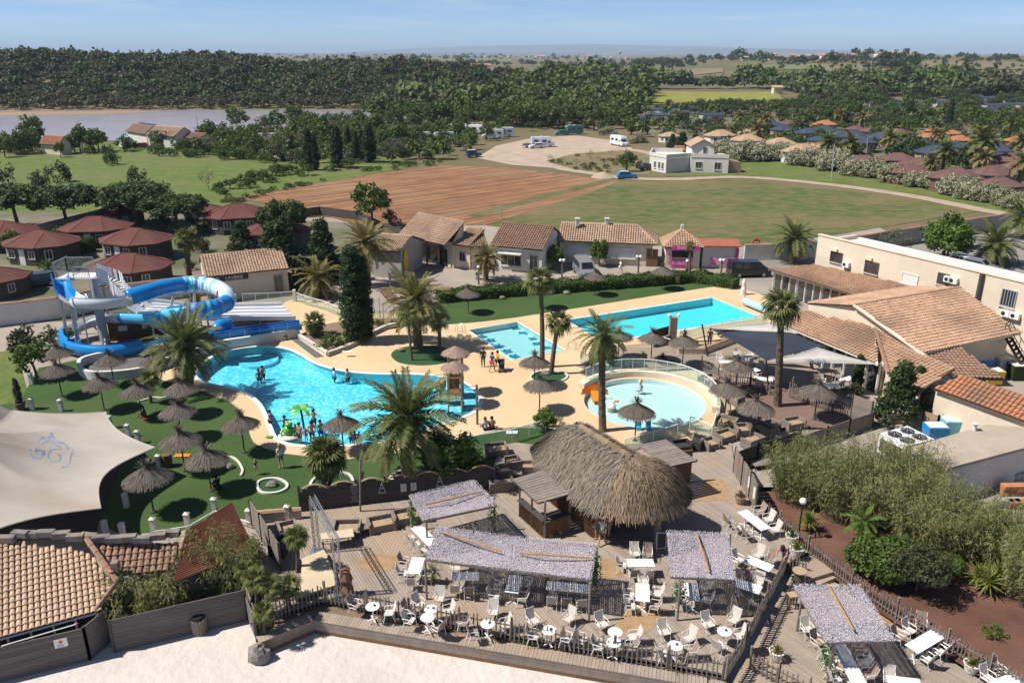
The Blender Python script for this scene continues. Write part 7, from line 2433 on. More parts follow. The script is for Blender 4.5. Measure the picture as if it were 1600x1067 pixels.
plank_wall('long low dark board fence behind the left lawn',[(640,380),(560,344),(500,336),(440,345)],0,1.4,'wood_dark')
sgp=P(1152,748,0.06)
o=MB();o.beam(sgp+Vector((-0.05,-0.06,1.25)),sgp+Vector((0.12,-0.3,1.25)),0.02,0.4);tag(o.build('small_sign',M['red_paint']),'small red sign on the leaning board screen','sign')
for i,(px,py)in enumerate(((1168,775),(1176,792))):
 p=P(px,py,0.06);o=MB();o.beam(p+Vector((-0.07,-0.02,1.0)),p+Vector((0.08,-0.32,1.0)),0.02,0.75);tag(o.build('poster',M['white_paint']),('upper' if i==0 else 'lower')+' white poster on the leaning board screen','poster')
LP=MB();LP.box((0,0,0.45),(0.26,0.26,0.9));LP.add([(-0.16,-0.16,0.9),(0.16,-0.16,0.9),(0.16,0.16,0.9),(-0.16,0.16,0.9),(0,0,1.02)],[(0,1,4),(1,2,4),(2,3,4),(3,0,4),(3,2,1,0)])
lpm=LP.mesh('post',M['white_render'])
for i,(px,py,d)in enumerate(((96,642,'at the back left corner of the lawn'),(51,640,'beside the planted pot'),(50,600,'behind the planted pot'),(173,668,'tied to the rear corner of the beige sail'),(201,682,'first beyond the sail edge'),(216,692,'second beyond the sail edge'),(249,731,'at the pointed tip of the beige sail'),(198,792,'between the sail and the nearest parasol'),(166,836,'under the front corner of the sail'),(193,840,'right of the front sail corner'),(241,832,'behind the tiled ridge blocks'),(294,824,'left of the rusty roof'),(336,800,'behind the rusty roof peak'),(390,818,'near the upright plank fence'),(450,812,'in the low brick edged wall by the truss'))):
 o=link('lawn_post',lpm,None,P(px,py));tag(o,'squat white post '+d,'post','white posts round the lawn')
for i,pts in enumerate((((241,830),(294,822)),((294,822),(336,798)),((336,798),(390,816)))):
 a,b=P(*pts[0],0.5),P(*pts[1],0.5);o=MB();o.beam(a,b,0.05);tag(o.build('fence_rail',M['white_paint']),'thin white rail between lawn posts, %s from the left'%ORD[i],'rail')
coped_wall('low wall with brick coping between the upright plank fence and the truss',[(395,802),(430,799),(470,796)],0.6,M['grey_render'])
pt_=P(33,640)
o=thing('planted_pot','purple pot with a slim brown green cypress at the left lawn','plant pot',pt_)
m=MB();m.lathe([(0.26,0),(0.36,0.5),(0.40,0.5),(0.40,0.6),(0.33,0.6),(0.33,0.5),(0,0.48)],14,pt_);mk('purple_pot',(0.22,0.10,0.13),(0.18,0.08,0.11),2,0.6);m.build('pot',M['purple_pot'],o)
v,f=crown_geo('column',7,0.7);v=v*np.array([0.33,0.33,0.33])+np.array([0,0,0.5]);link('foliage',nmesh('foliage',v,f,M['leaf_wood'],False,NR.random(len(f))),o)
# glass railings
def railing(label,pts,h,z=0.0,panel=1.3,glass=True,m='white_plastic',n=1,px=True):
 q=curve_pts([P(x,y,z)for x,y in pts],n)if px else pts
 t=thing('glass_railing' if glass else 'metal_railing',label,'railing',q[0])
 for a,b in zip(q,q[1:]):
  k=max(1,round((b-a).length/panel))
  for i in range(k):
   p,p2=a.lerp(b,i/k),a.lerp(b,(i+1)/k)
   d=(p2-p).normalized()
   o=MB();o.beam(p,p+Vector((0,0,h)),0.05);o.build('post',M[m],t)
   if glass:
    o=MB();o.beam(p+d*0.06+Vector((0,0,h*0.5)),p2-d*0.06+Vector((0,0,h*0.5)),0.012,h*0.8);o.build('pane',M['glass'],t)
   o=MB();o.beam(p+Vector((0,0,h)),p2+Vector((0,0,h)),0.055);o.build('top_rail',M[m],t)
 o=MB();o.beam(q[-1],q[-1]+Vector((0,0,h)),0.05);o.build('post',M[m],t)
 return t
ring=[rc+Vector((5.35*math.cos(rad(a)),5.35*math.sin(rad(a)),0.5))for a in range(-18,152,10)]
railing('curved glass railing round the back of the paddling pool',ring,0.95,px=False,panel=1.0)
o=MB();o.strip([(rc.x+5.3*math.cos(rad(a)),rc.y+5.3*math.sin(rad(a)))for a in range(-22,158,6)],0.5,0.6,-0.02)
tag(o.build('pool_bench_wall',M['cream_render']),'curved cream seat wall round the back of the paddling pool','wall')
railing('glass railing with gate at the right front of the paddling pool',[(1077,672),(1112,686),(1118,664)],1.05)
railing('long glass railing from the thatched bar to the paddling pool gate',[(976,706),(1020,694),(1077,676)],0.95)
railing('glass railing between the small lawn and the crate sofas',[(735,702),(800,690),(852,675)],0.95,0.05)
railing('glass railing on the raised edge left of the drooping palm',[(907,566),(936,580),(955,590)],0.95,0.0)
railing('glass railing along the right end of the large pool',[(1062,534),(1110,522),(1160,512),(1196,505)],0.95)
railing('pale railing round the landing of the lane slide',[(380,474),(420,473),(461,470)],1.05)
railing('stepped pale railing from the slide landing to the tall cypress',[(463,471),(485,479),(508,485),(528,494),(545,501),(575,500),(605,499)],1.0,panel=1.0)
o=MB();o.box((P(461,471).x,P(461,471).y,0.65),(0.3,0.3,1.3));tag(o.build('gate_pillar',M['white_render']),'white pillar where the two pale railings meet','pillar')
ec=thing('entrance_canopy','small tiled entrance canopy on white posts beside the hedge','canopy',P(608,500))
tiled_plane(ec,[P(608,472,2.3),P(628,476,2.3),P(612,455,2.7),P(592,452,2.7)],M['tile_brown'])
for px,py in((600,506),(616,508),(594,498)):p=P(px,py);o=MB();o.beam(p,p+Vector((0,0,2.25)),0.1);o.build('post',M['white_paint'],ec)
wb=thing('pool_bar','square timber pillar and low white walled box at the edge of the large pool','pool bar',P(1035,535))
p=P(1050,534);o=MB();o.box((p.x,p.y,1.2),(0.65,0.6,2.4));o.build('pillar',M['wood_grey'],wb)
for s in(-0.42,0.42):
 o=MB();o.lathe([(0,2.4),(0.15,2.45),(0.17,2.58),(0.1,2.7),(0,2.73)],10,(p.x+s,p.y,0));o.build('lamp_globe',M['white_plastic'],wb)
q=PP([(1020,528),(1048,520),(1046,536),(1022,543)])
o=MB();o.strip(xy(q),0.75,0.15,0,closed=True);o.build('box_wall',M['wood_dark'],wb)
railing('short white handrail beside the pillar of the large pool',[(1020,536),(1046,545)],0.9,glass=False)
coped_wall('low cream planter wall between the large pool and the navy sail',[(1060,545),(1100,545),(1140,530),(1196,512)],0.5,M['cream_render'],copm=M['tile_pale'])
bl=MB();a,b=P(1163,470,0.55),P(1212,490,0.55);bl.tube([a,b],0.36,12);rl=tag(bl.build('cover_roller',M['slide_pale']),'rolled pale blue pool cover on a reel at the right end of the large pool','pool cover')
for e in(a,b):o=MB();o.beam((e.x,e.y,0),(e.x,e.y,1.1),0.09);o.build('reel_stand',M['grey_metal'],rl)
hs=thing('fountain_post','white figure shaped post at the corner of the hedge','fountain',P(1161,458))
o=MB();p=P(1161,460);o.lathe([(0.35,0),(0.3,0.6),(0.2,0.9),(0.22,1.4),(0.14,1.7),(0.0,1.8)],10,p);o.build('column',M['white_render'],hs)
# chairs, tables, crate sofas
mk('chair_frame',(0.72,0.70,0.68),(0.66,0.64,0.62),3,0.4)
mk('sling_pale',(0.64,0.59,0.53),(0.57,0.52,0.46),20,0.8,transl=0.15)
mk('sling_shaded',(0.33,0.255,0.20),(0.28,0.21,0.165),20,0.8,transl=0.15)  # darker copy of the pale sling, backrest shadow put into its colour
mk('table_top',(0.80,0.79,0.77),(0.74,0.73,0.71),3,0.35,spec=0.5)
def chair(sl):
 t=thing('armchair',None,'chair')
 m=MB();m.hexa([(-0.23,-0.22,0.40),(0.23,-0.22,0.40),(0.23,0.24,0.43),(-0.23,0.24,0.43)],[(-0.23,-0.22,0.425),(0.23,-0.22,0.425),(0.23,0.24,0.455),(-0.23,0.24,0.455)]);m.build('seat',M[sl],t)
 m=MB();m.hexa([(-0.23,-0.25,0.42),(0.23,-0.25,0.42),(0.23,-0.22,0.42),(-0.23,-0.22,0.42)],[(-0.23,-0.42,0.98),(0.23,-0.42,0.98),(0.23,-0.395,0.98),(-0.23,-0.395,0.98)]);m.build('backrest',M[sl],t)
 for s in(-1,1):
  x=0.26*s
  m=MB();m.tube([(x,0.30,0),(x,0.20,0.42)],0.018,4,cap=False);m.build('leg',M['chair_frame'],t)
  m=MB();m.tube([(x,-0.34,0),(x,-0.20,0.42)],0.018,4,cap=False);m.build('leg',M['chair_frame'],t)
  m=MB();m.tube([(x,-0.20,0.42),(x,-0.42,0.99)],0.018,4,cap=False);m.tube([(x,0.22,0.44),(x,-0.22,0.42)],0.018,4,cap=False);m.build('side_frame',M['chair_frame'],t)
  m=MB();m.tube([(x,0.20,0.42),(x*1.08,0.20,0.62),(x*1.08,0.10,0.66),(x,-0.30,0.66)],0.022,4,cap=False);m.build('armrest',M['chair_frame'],t)
 return Proto(t)
CH,CHD=chair('sling_pale'),chair('sling_shaded')
def rect_table(L,W):
 t=thing('dining_table',None,'table')
 n=max(1,round(L/0.72))
 for k in range(n):
  m=MB();m.box((-L/2+L*(k+0.5)/n,0,0.735),(L/n-0.015,W,0.03));m.build('top',M['table_top'],t)
 for k in range(n):
  x=-L/2+L*(k+0.5)/n
  m=MB();m.tube([(x,0,0.05),(x,0,0.72)],0.03,6);m.beam((x-0.25,-0.22,0.03),(x+0.25,0.22,0.03),0.05);m.beam((x-0.25,0.22,0.03),(x+0.25,-0.22,0.03),0.05);m.build('leg',M['chair_frame'],t)
 return Proto(t)
RT={}
def table(px,py,dx,dy,n,label,z):
 0
 c=P(px,py,z+0.74)
 e=P(px+dx,py+dy,z+0.74)
 rz=math.atan2(e.y-c.y,e.x-c.x)
 L=0.68*n
 if n not in RT:RT[n]=rect_table(L,0.66)
 RT[n].put((c.x,c.y,z),rz,label,'white dining tables')
 return c,rz,L
def seat_at(px,py,c,z,label,dark=False,grp='white armchairs on the terraces',rz=None):
 p=P(px,py,z+0.5)
 a=math.atan2(c.y-p.y,c.x-p.x)-math.pi/2 if rz is None else rz
 (CHD if dark else CH).put((p.x,p.y,z),a+RN.uniform(-0.2,0.2),label,grp,(0.88,0.88,0.92))
TZ=0.063
TAB=[('white table at the left edge of the long awning',664,836,14,14,3,TZ,[(641,836,0),(650,846,0),(660,857,0)]),('white table beside the left awning post near the sandy mat',650,883,-4,12,2,TZ,[(633,876,1),(630,893,0),(643,907,0),(668,897,1)]),('striped table under the left half of the long awning',728,900,20,0,2,TZ,[(711,918,0),(733,921,1),(712,884,0)]),('lengthwise table under the seam of the long awning',803,912,5,-18,2,TZ,[(773,928,0),(782,905,0),(823,908,0),(815,932,1)]),('striped table under the right half of the long awning',887,917,22,2,3,TZ,[(863,936,0),(885,938,1),(908,940,0),(872,898,0),(900,900,0)]),('white table in front of the thatched bar',1001,879,20,0,2,TZ,[(992,862,0),(1012,863,1),(973,880,0),(990,894,1),(1012,895,0)]),('lengthwise white table in the middle of the terrace',1004,925,0,-16,2,TZ,[(1005,905,0),(984,927,0),(986,944,0),(1026,924,0),(1022,944,1)]),('white table under the left side of the square awning',1081,924,-2,-16,2,TZ,[(1104,934,0),(1066,938,1),(1103,914,0),(1063,918,0)]),('shaded bluish table right of the square awning',1167,915,18,6,2,TZ,[(1165,936,1),(1184,908,0),(1150,905,1)]),('white table right of the square awning by the side fence',1186,880,20,8,2,TZ,[(1154,872,0),(1184,864,0),(1204,872,1),(1167,893,1),(1187,898,0)]),('long row of white tables by the leaning board screen',1178,812,18,14,3,TZ,[(1140,812,1),(1153,822,0),(1169,832,1),(1186,796,1),(1200,808,0),(1210,824,0)]),('long white table on the lower deck by the garden fence',1446,1001,24,-14,3,LOWZ+.003,[(1405,992,1),(1422,982,0),(1440,973,1),(1449,1026,0),(1468,1014,0),(1480,1004,0)]),('long white table under the lower deck awning',1326,1036,12,22,4,LOWZ+.003,[(1262,980,0),(1278,1000,1),(1291,1022,0),(1298,1040,0),(1306,1056,0),(1341,1012,1),(1348,1032,0),(1356,1052,1)]),('white table cut by the bottom edge on the lower deck',1413,1066,18,2,2,LOWZ+.003,[(1390,1058,0),(1400,1078,0)]),('white table in the bottom right corner of the lower deck',1574,1066,20,-8,2,LOWZ+.003,[(1545,1056,0),(1562,1046,1)]),('white table by the black sail post of the restaurant',1136,565,14,0,2,0.023,[(1124,558,0),(1148,558,0)]),('white table behind the right hand picket fence of the restaurant',1175,579,14,-3,2,0.023,[(1163,570,0),(1188,572,0),(1182,588,0)]),('white table nearest the navy sail',1163,557,14,-2,2,0.023,[(1152,552,0),(1174,552,0),(1170,565,0)]),('white table beside the tall palm and black post',1194,592,14,2,2,0.023,[(1206,598,0),(1186,600,0)]),('white table on the far right of the restaurant terrace',1297,602,14,0,2,0.023,[(1284,594,0),(1312,600,0),(1300,612,0)]),('white table next to the restaurant wall',1324,592,14,-4,2,0.023,[(1312,584,0),(1338,590,0)]),]
for lab,px,py,dx,dy,n,z,seats in TAB:
 c,rz,L=table(px,py,dx,dy,n,lab,z)
 short=lab.split(' ',1)[1]if lab.startswith('white ')else lab
 xs=sorted(seats)
 for i,(sx,sy,dk)in enumerate(seats):
  u_=Vector((math.cos(rz),math.sin(rz),0));p=P(sx,sy,z+0.5)
  al=(p-c).dot(u_)
  if abs(al)>L/2+0.15:face=c
  else:face=c+u_*al
  side='left' if sx<px-3 else('right' if sx>px+3 else('far' if sy<py else 'near'))
  rank=xs.index((sx,sy,dk))
  what='the '+short
  l2='%s armchair at %s, %s from left'%('shade-toned' if dk else 'white',what,ORD[rank])
  if len(l2.split())>16:l2='%s armchair, %s from left, at %s'%('shade-toned' if dk else 'white',ORD[rank],' '.join(what.split()[:9]))
  seat_at(sx,sy,face,z,l2,dk)
bt_=rect_table(1.5,0.9);c=P(1293,579,0.76)
for ch_ in bt_.root.children:ch_.data.materials.clear();ch_.data.materials.append(M['wood_pale'])
bt_.put((c.x,c.y,0.023),0.2,'brown wooden table under the pale restaurant sail','white dining tables')
del bt_.root['group']
for i,(sx,sy)in enumerate(((1278,590),(1295,594),(1272,574),(1310,586))):seat_at(sx,sy,c,0.023,'chair at the brown restaurant table, %s from left'%ORD[sorted([1278,1295,1272,1310]).index(sx)],True)
def bistro():
 t=thing('bistro_table',None,'table')
 m=MB();m.lathe([(0.32,0.715),(0.33,0.73),(0.325,0.745),(0,0.748)],20);m.build('top',M['table_top'],t)
 m=MB();m.tube([(0,0,0.03),(0,0,0.72)],0.03,6);m.build('stem',M['chair_frame'],t)
 m=MB();[m.beam((0,0,0.03),(0.3*math.cos(a),0.3*math.sin(a),0.02),0.05,0.03)for a in(0.5,2.07,3.64,5.21)];m.build('foot',M['chair_frame'],t)
 return Proto(t)
BI=bistro()
RTAB=[('at the left end of the front fence',582,947,[(555,943,1),(607,954,0)]),('upper of the pair by the left post',674,951,[(640,950,1),(655,941,0),(686,932,0),(699,952,0)]),('lower of the pair by the left post',668,964,[(640,966,0),(684,977,1),(722,970,1)]),('in front of the awning seam',762,974,[(770,953,0),(788,973,0),(740,985,1)]),('below the right half of the long awning',858,984,[(833,967,0),(888,963,0),(834,990,0),(884,994,0)]),('upper of the pair on the brown mat',961,987,[(941,972,0),(990,992,0)]),('lower of the pair on the brown mat',959,1003,[(936,1006,0),(908,996,0),(985,1008,1)]),('in front of the square awning',1055,1008,[(1038,984,0),(1076,993,0),(1077,1016,1),(1036,1018,0)]),('at the right end of the front fence',1132,986,[(1107,972,0),(1146,965,0),(1124,1006,0),(1155,990,0)])]
for d,px,py,seats in RTAB:
 c=P(px,py,TZ+0.74)
 BI.put((c.x,c.y,TZ),0,'round white bistro table '+d,'round bistro tables')
 xs=sorted(seats)
 for s in seats:seat_at(s[0],s[1],c,TZ,'%s armchair, %s from left, at bistro table %s'%('shade-toned' if s[2]else 'white',ORD[xs.index(s)],' '.join(d.split()[:9])),s[2])
def crate_sofa(w,mt):
 t=thing('crate_sofa',None,'sofa')
 d=0.9
 m=MB();m.box((0,0.02,0.17),(w-0.24,d-0.2,0.34));m.build('base',M[mt],t)
 m=MB();m.box((0,0.04,0.39),(w-0.3,d-0.28,0.1));m.build('seat',M['wood_pale']if mt!='dark_rattan' else M[mt],t)
 for s in(-1,1):
  m=MB()
  for k in range(4):m.box((s*(w/2-0.06),0,0.09+0.165*k),(0.11,d,0.155))
  m.build('armrest',M[mt],t)
 m=MB()
 for k in range(4):m.box((0,-d/2+0.05,0.09+0.165*k),(w-0.24,0.1,0.155))
 m.build('backrest',M[mt],t)
 return Proto(t)
SOA,SOB,SOD=crate_sofa(1.0,'wood_grey'),crate_sofa(1.5,'wood_grey'),crate_sofa(1.3,'dark_rattan')
DA=DANG+math.pi/2
for i,(pr,px,py,rz,z,lab)in enumerate(((SOA,450,828,3.6,.06,'crate armchair by the upright plank fence'),(SOD,441,853,4.4,.06,'dark low sofa against the upright plank fence'),(SOB,543,826,3.2,.06,'crate sofa under the stacked white lettering'),(SOB,596,819,3.5,.06,'crate sofa in the middle of the fence row'),(SOA,628,809,3.5,.06,'crate armchair right of the middle sofa'),(SOA,652,805,3.5,.06,'crate armchair at the right end of the fence row'),(SOB,775,703,3.4,.06,'crate sofa behind the thatched bar, farthest'),(SOA,802,724,1.9,.06,'crate armchair close to the thatched roof'),(SOA,788,738,5.0,.06,'crate armchair in the group behind the thatched bar'),(SOB,783,757,0.2,.06,'crate sofa nearest the small awning'),(SOA,826,732,1.6,.06,'crate armchair touching the thatch edge'),(SOD,1064,698,3.4,.03,'black sofa with pale cushion on the lounge deck'),(SOD,1089,692,1.0,.03,'black armchair sofa right of the cushioned one'),(SOA,1110,694,3.6,.03,'crate armchair beside the glass gate'),(SOB,1133,682,3.7,.03,'crate sofa in front of the right pool parasol'),(SOA,1160,672,3.3,.03,'crate armchair left of the sofa parasol'),(SOB,1176,690,0.6,.03,'crate sofa beneath the sofa parasol'),(SOA,1206,666,3.9,.03,'crate armchair by the tall palm foot'),(SOB,1240,662,3.5,.03,'large crate sofa near the brownish parasol'),(SOB,1193,672,2.0,.03,'low crate sofa behind the sofa parasol'),(SOB,1107,594,3.6,.02,'crate sofa by the curved glass railing'),(SOD,963,566,2.6,.02,'dark sofa behind the paddling pool, left'),(SOD,992,567,3.3,.02,'dark sofa behind the paddling pool, right'),(SOA,1150,625,2.2,.03,'crate armchair by the planted pot'),(SOB,1135,660,2.6,.02,'crate bench at the right rim of the paddling pool'))):
 p=P(px,py,z+0.3);pr.put((p.x,p.y,z+0.003),rz,lab,'crate sofas of the lounges')
def low_table(label,px,py,z,w,d,h,rz,mt):
 p=P(px,py,z+h);t=thing('low_table',label,'table',(p.x,p.y,z),None,0)
 m=MB();m.box((p.x,p.y,z+h),(w,d,0.05),rz);m.build('top',M[mt],t)
 for sx in(-1,1):
  for sy in(-1,1):
   a,b=sx*(w/2-0.06),sy*(d/2-0.06);m=MB();x,y=p.x+a*math.cos(rz)-b*math.sin(rz),p.y+a*math.sin(rz)+b*math.cos(rz);m.beam((x,y,z),(x,y,z+h),0.06);m.build('leg',M['wood_dark'],t)
mk('ply',(0.56,0.455,0.315),(0.50,0.40,0.27),0.8,0.7,c3=(0.48,0.38,0.26),s3=0.6,f3=0.5)
low_table('pale plywood table right of the aluminium truss',527,836,.06,1.7,0.8,0.62,0.3,'ply')
low_table('square wooden table in the fence row of sofas',551,828,.06,0.7,0.7,0.4,0.3,'wood_grey')
low_table('small wooden stool table between the crate sofas',572,822,.06,0.6,0.6,0.4,0.3,'wood_grey')
low_table('wooden coffee table in the group behind the bar',800,738,.06,0.6,0.6,0.35,0.1,'wood_grey')
low_table('low wooden table among the right lounge sofas',1120,672,.03,0.7,0.7,0.35,0.3,'wood_grey')
low_table('dark low table beside the dark board fence',1190,722,-0.3,1.4,0.8,0.6,0.3,'wood_grey')
stg=thing('stage','low plywood stage with cut corners beside the truss','stage',P(490,905))
m=MB();q=PP([(472,872),(506,858),(513,872),(527,913),(460,933),(470,905)],0.42);m.prism(q,0.36,0.43);m.build('floor',M['ply'],stg)
ctr=sum(q,Vector())/len(q);m=MB();m.prism([ctr+(p-ctr)*0.96 for p in q],0.06,0.36);m.build('skirt',M['wood_dark'],stg)
tr=thing('truss_arch','silver lattice truss arch over the stage','truss',P(530,930,.06))
def truss(a,b,w,par,name):
 d=(b-a).normalized();up=Vector((0,1,0))if abs(d.z)>0.8 else Vector((0,0,1))
 sx=d.cross(up).normalized()*w/2;sy=sx.cross(d).normalized()*w/2
 m=MB();cs_=[sx+sy,-sx+sy,-sx-sy,sx-sy]
 for c in cs_:m.tube([a+c,b+c],0.024,5)
 n=max(2,int((b-a).length/w))
 for k in range(n):
  p,p2=a.lerp(b,k/n),a.lerp(b,(k+1)/n)
  for j in range(4):m.tube([p+cs_[j],p2+cs_[(j+1)%4]],0.013,3,cap=False)
 return m.build(name,M['steel'],par)
b1,b2=P(531,931,.06),P(496,862,.06)
t1,t2=Q(527,842,b1.y),Q(487,776,b2.y)
hh=(t1.z+t2.z)/2
t1,t2=Vector((b1.x,b1.y,hh)),Vector((b2.x,b2.y,hh))
truss(b1,t1,0.26,tr,'tower');truss(b2,t2,0.26,tr,'tower');truss(t1+(t1-t2).normalized()*0.15,t2,0.28,tr,'top_beam')
for b in(b1,b2):m=MB();m.box((b.x,b.y,b.z+0.02),(0.7,0.7,0.04));m.build('base_plate',M['steel'],tr)
mk('sisal',(0.36,0.235,0.13),(0.28,0.18,0.10),3,0.95,0.01,40)
m=MB();pts=[P(592,878,.068)+Vector((0,0,0))for _ in(0,)];c=P(592,878,.068)
m.poly([[c+Vector((1.05*math.cos(a)*(1+.05*(k%2)),0.75*math.sin(a)*(1+.05*(k%2)),0))for k,a in enumerate(np.linspace(0,6.283,41)[:-1])]]);tag(m.build('round_mat',M['sisal']),'round fringed straw mat lying on the terrace boards','mat')
m=MB();m.poly([PP([(562,876),(575,868),(598,878),(596,893),(584,894)],.064)]);tag(m.build('pale_mat',M['wood_pale']),'small worn pale mat beside the round straw mat','mat')
for i,(pts,lab)in enumerate((([(1100,748),(1128,748),(1147,780),(1088,783)],'straw coloured mat in the shadow right of the thatched roof'),([(982,948),(1003,925),(1044,960),(1000,996),(960,980)],'brown mat under the bistro tables in the middle'),([(935,872),(960,874),(975,900),(940,905)],'brown mat beside the right awning end'),([(1362,948),(1372,945),(1402,985),(1392,985)],'straw mat on the lower deck behind the awning'))):
 m=MB();m.poly([PP(pts,.068 if i<3 else LOWZ+.008)]);tag(m.build('floor_mat',M['sisal']),lab,'mat')
stp=thing('wooden_steps','wooden steps from the terrace down to the lower deck','steps',P(1275,890))
for k,(q,z)in enumerate((([(1243,868),(1268,868),(1305,892),(1262,905)],-0.12),([(1235,880),(1262,876),(1306,902),(1272,916)],-0.33))):
 m=MB();m.prism(PP(q,z),z-0.2,z);m.build('step',M['deck_boards'],stp)
def aboard(px,py):
 p=P(px,py,.06);t=thing('menu_board','white framed standing menu board by the thatched bar post','sign',p)
 for s in(-1,1):
  m=MB();a=p+Vector((-0.25,0.18*s,0));b=p+Vector((0.25,0.10*s,0));tp=Vector((0,-0.14*s,1.05))
  for x,y in((a,a+tp),(b,b+tp),(a+tp*0.15,b+tp*0.15),(a+tp,b+tp)):m.beam(x,y,0.05)
  m.build('frame',M['white_paint'],t)
  m=MB();m.add([a+tp*0.15,b+tp*0.15,b+tp,a+tp],[(0,1,2,3)]);m.build('board',M['black_metal'],t)
aboard(1032,858)
POT=[(0.2,0),(0.26,0.12),(0.34,0.45),(0.36,0.5),(0.3,0.5),(0.28,0.42),(0,0.4)]
for i,(px,py,z,lf,mt,lab)in enumerate(((1243,868,.06,'leaf_yucca','white_render','white pot with a yellow green agave at the top of the steps'),(1236,848,.06,'leaf_mid','white_render','white round pot beside the lamp post'),(1516,1050,LOWZ,'leaf_palm_yellow','white_render','white pot with an orange green agave by the garden fence'),(1534,1052,LOWZ,'leaf_mid','white_render','white pot with small greenery right of the agave pot'),(1212,1030,LOWZ,'leaf_palm_yellow','white_render','pot with dry agave at the left edge of the lower deck'),(1156,786,.06,'leaf_dry','wood_pale','small clay pot at the foot of the leaning screen'),(1035,566,.02,'leaf_palm','black_metal','black pot with a small palm behind the paddling pool'),(1005,563,.02,'leaf_yucca','black_metal','dark planter behind the dark sofas'),(1167,620,.02,'leaf_palm_yellow','black_metal','black pot with orange flowers on the lounge deck'),(1138,672,.03,'leaf_palm_yellow','black_metal','pot with orange leaved plant among the crate sofas'),(1192,650,.03,'leaf_palm_yellow','black_metal','pot with orange plant behind the sofa parasol'),(745,436,0,'leaf_mid','white_render','white planter on the reception forecourt'),(722,418,0,'leaf_mid','white_render','long white planter with palm seedling at the reception'))):
 rosette('potted_plant',lab,P(px,py,z),0.55,34,lf,0.45,w=0.035,cat='plant pot',seed=80+i,pot=(POT,mt))
def globe_lamp(label,px,py,h=2.6,double=False,z=0.0,wood=True):
 p=P(px,py,z);t=thing('street_lamp',label,'lamp',p)
 m=MB();m.box((p.x,p.y,z+h/2),(0.2,0.2,h))if wood else m.tube([p,p+Vector((0,0,h))],0.05,6);m.build('post',M['wood_grey']if wood else M['black_metal'],t)
 for s in((-0.2,0.2)if double else(0,)):
  m=MB();m.lathe([(0,-0.19),(0.14,-0.14),(0.2,0),(0.14,0.14),(0,0.19)],10,(p.x+s,p.y,z+h+0.15));m.build('globe',M['white_plastic'],t)
for px,py,d,lab in((878,433,1,'double globe lamp at the hedge by the grey van'),(997,427,1,'double globe lamp at the hedge in front of the roller shutters'),(1126,433,1,'double globe lamp at the right end of the hedge'),(610,452,0,'globe lamp in front of the yellow oval sign'),(748,444,0,'globe lamp at the left end of the hedge'),(1072,434,0,'globe lamp behind the slim kiosk palm')):globe_lamp(lab,px,py,1.9,d)
globe_lamp('white globe lamp on a dark post in the mulch garden',1247,838,2.1,z=-0.2,wood=False)
globe_lamp('round lamp on the wall beneath the slide trough',119,500,1.5,wood=False)
for px,py,tx,ty,lab in((124,214,122,190,'leaning wooden pole by the river'),(310,210,307,183,'wooden pole behind the white river house'),(386,236,384,206,'small pole with a white top above the meadow'),(1299,281,1304,225,'pale concrete pole in the blossom hedge'),(1386,263,1390,238,'thin grey lamp pole among the maroon roofs'),(1354,240,1356,216,'thin pole between the blue roofs'),(978,268,978,226,'pole beside the blue car'),(1472,402,1474,330,'tall thin mast behind the bright green tree'),(783,343,783,318,'thin pole at the edge of the ploughed field')):
 pole(lab,px,py,tx,ty,0.12 if py<300 else 0.06,'grey_metal','pole','utility_pole')
o=MB();p=P(1058,444);o.lathe([(0.3,0),(0.34,0.4),(0.3,0.85),(0,0.85)],12,p);tag(o.build('barrel_bin',M['wood_brown']),'brown barrel bin in front of the hedge','bin')
o=MB();p=P(262,728);o.lathe([(0.3,0),(0.34,0.4),(0.3,0.85),(0,0.85)],12,p);tag(o.build('barrel_bin',M['wood_brown']),'brown barrel bin behind the tip of the beige sail','bin')
for px,py,mt,lab in((1458,690,'slide_blue','blue waste container behind the service shed'),(1484,680,'slide_teal','teal waste container behind the service shed'),(1548,600,'yellow_paint','yellow waste container beside the tiled roofs'),(1532,582,'slide_blue','blue waste container by the iron stair'),(1566,582,'white_paint','white laundry container by the iron stair'),(1588,592,'leaf_dark','dark green container at the right edge')):
 p=P(px,py);t=thing('waste_container',lab,'container',p);m=MB();m.hexa([(p.x-.6,p.y-.45,.15),(p.x+.6,p.y-.45,.15),(p.x+.6,p.y+.45,.15),(p.x-.6,p.y+.45,.15)],[(p.x-.7,p.y-.55,1.25),(p.x+.7,p.y-.55,1.25),(p.x+.7,p.y+.55,1.25),(p.x-.7,p.y+.55,1.25)]);m.build('body',M[mt],t)
 m=MB();m.box((p.x,p.y,1.28),(1.2,0.9,0.05));m.build('lid',M['white_paint'],t)
 for sx in(-.5,.5):m=MB();m.tube([(p.x+sx,p.y-.4,.1),(p.x+sx,p.y+.4,.1)],0.1,8);m.build('wheel',M['black_metal'],t)
for i,(px,py,n,mt,lab)in enumerate(((1583,772,3,'tile_terracotta','stack of terracotta tiles by the service shed'),(1570,790,2,'grey_render','stack of grey concrete blocks by the service shed'),(1592,752,3,'grey_render','second stack of grey blocks by the shed wall'),(1595,792,2,'tile_terracotta','lower stack of terracotta tiles at the right edge'))):
 p=P(px,py,0);t=thing('block_stack',lab,'stack',p);
 for a in range(4):
  for b in range(n):
   m=MB();m.box((p.x-0.6+0.4*a,p.y+RN.uniform(-.04,.04),0.12+0.22*b),(0.37,0.5,0.2));m.build('block',M[mt],t)
p=P(1558,808,0);t=thing('pallet','wooden pallet lying on the yard by the reeds','pallet',p)
for k in range(6):m=MB();m.box((p.x-0.5+0.2*k,p.y,0.14),(0.13,1.0,0.03));m.build('slat',M['wood_pale'],t)
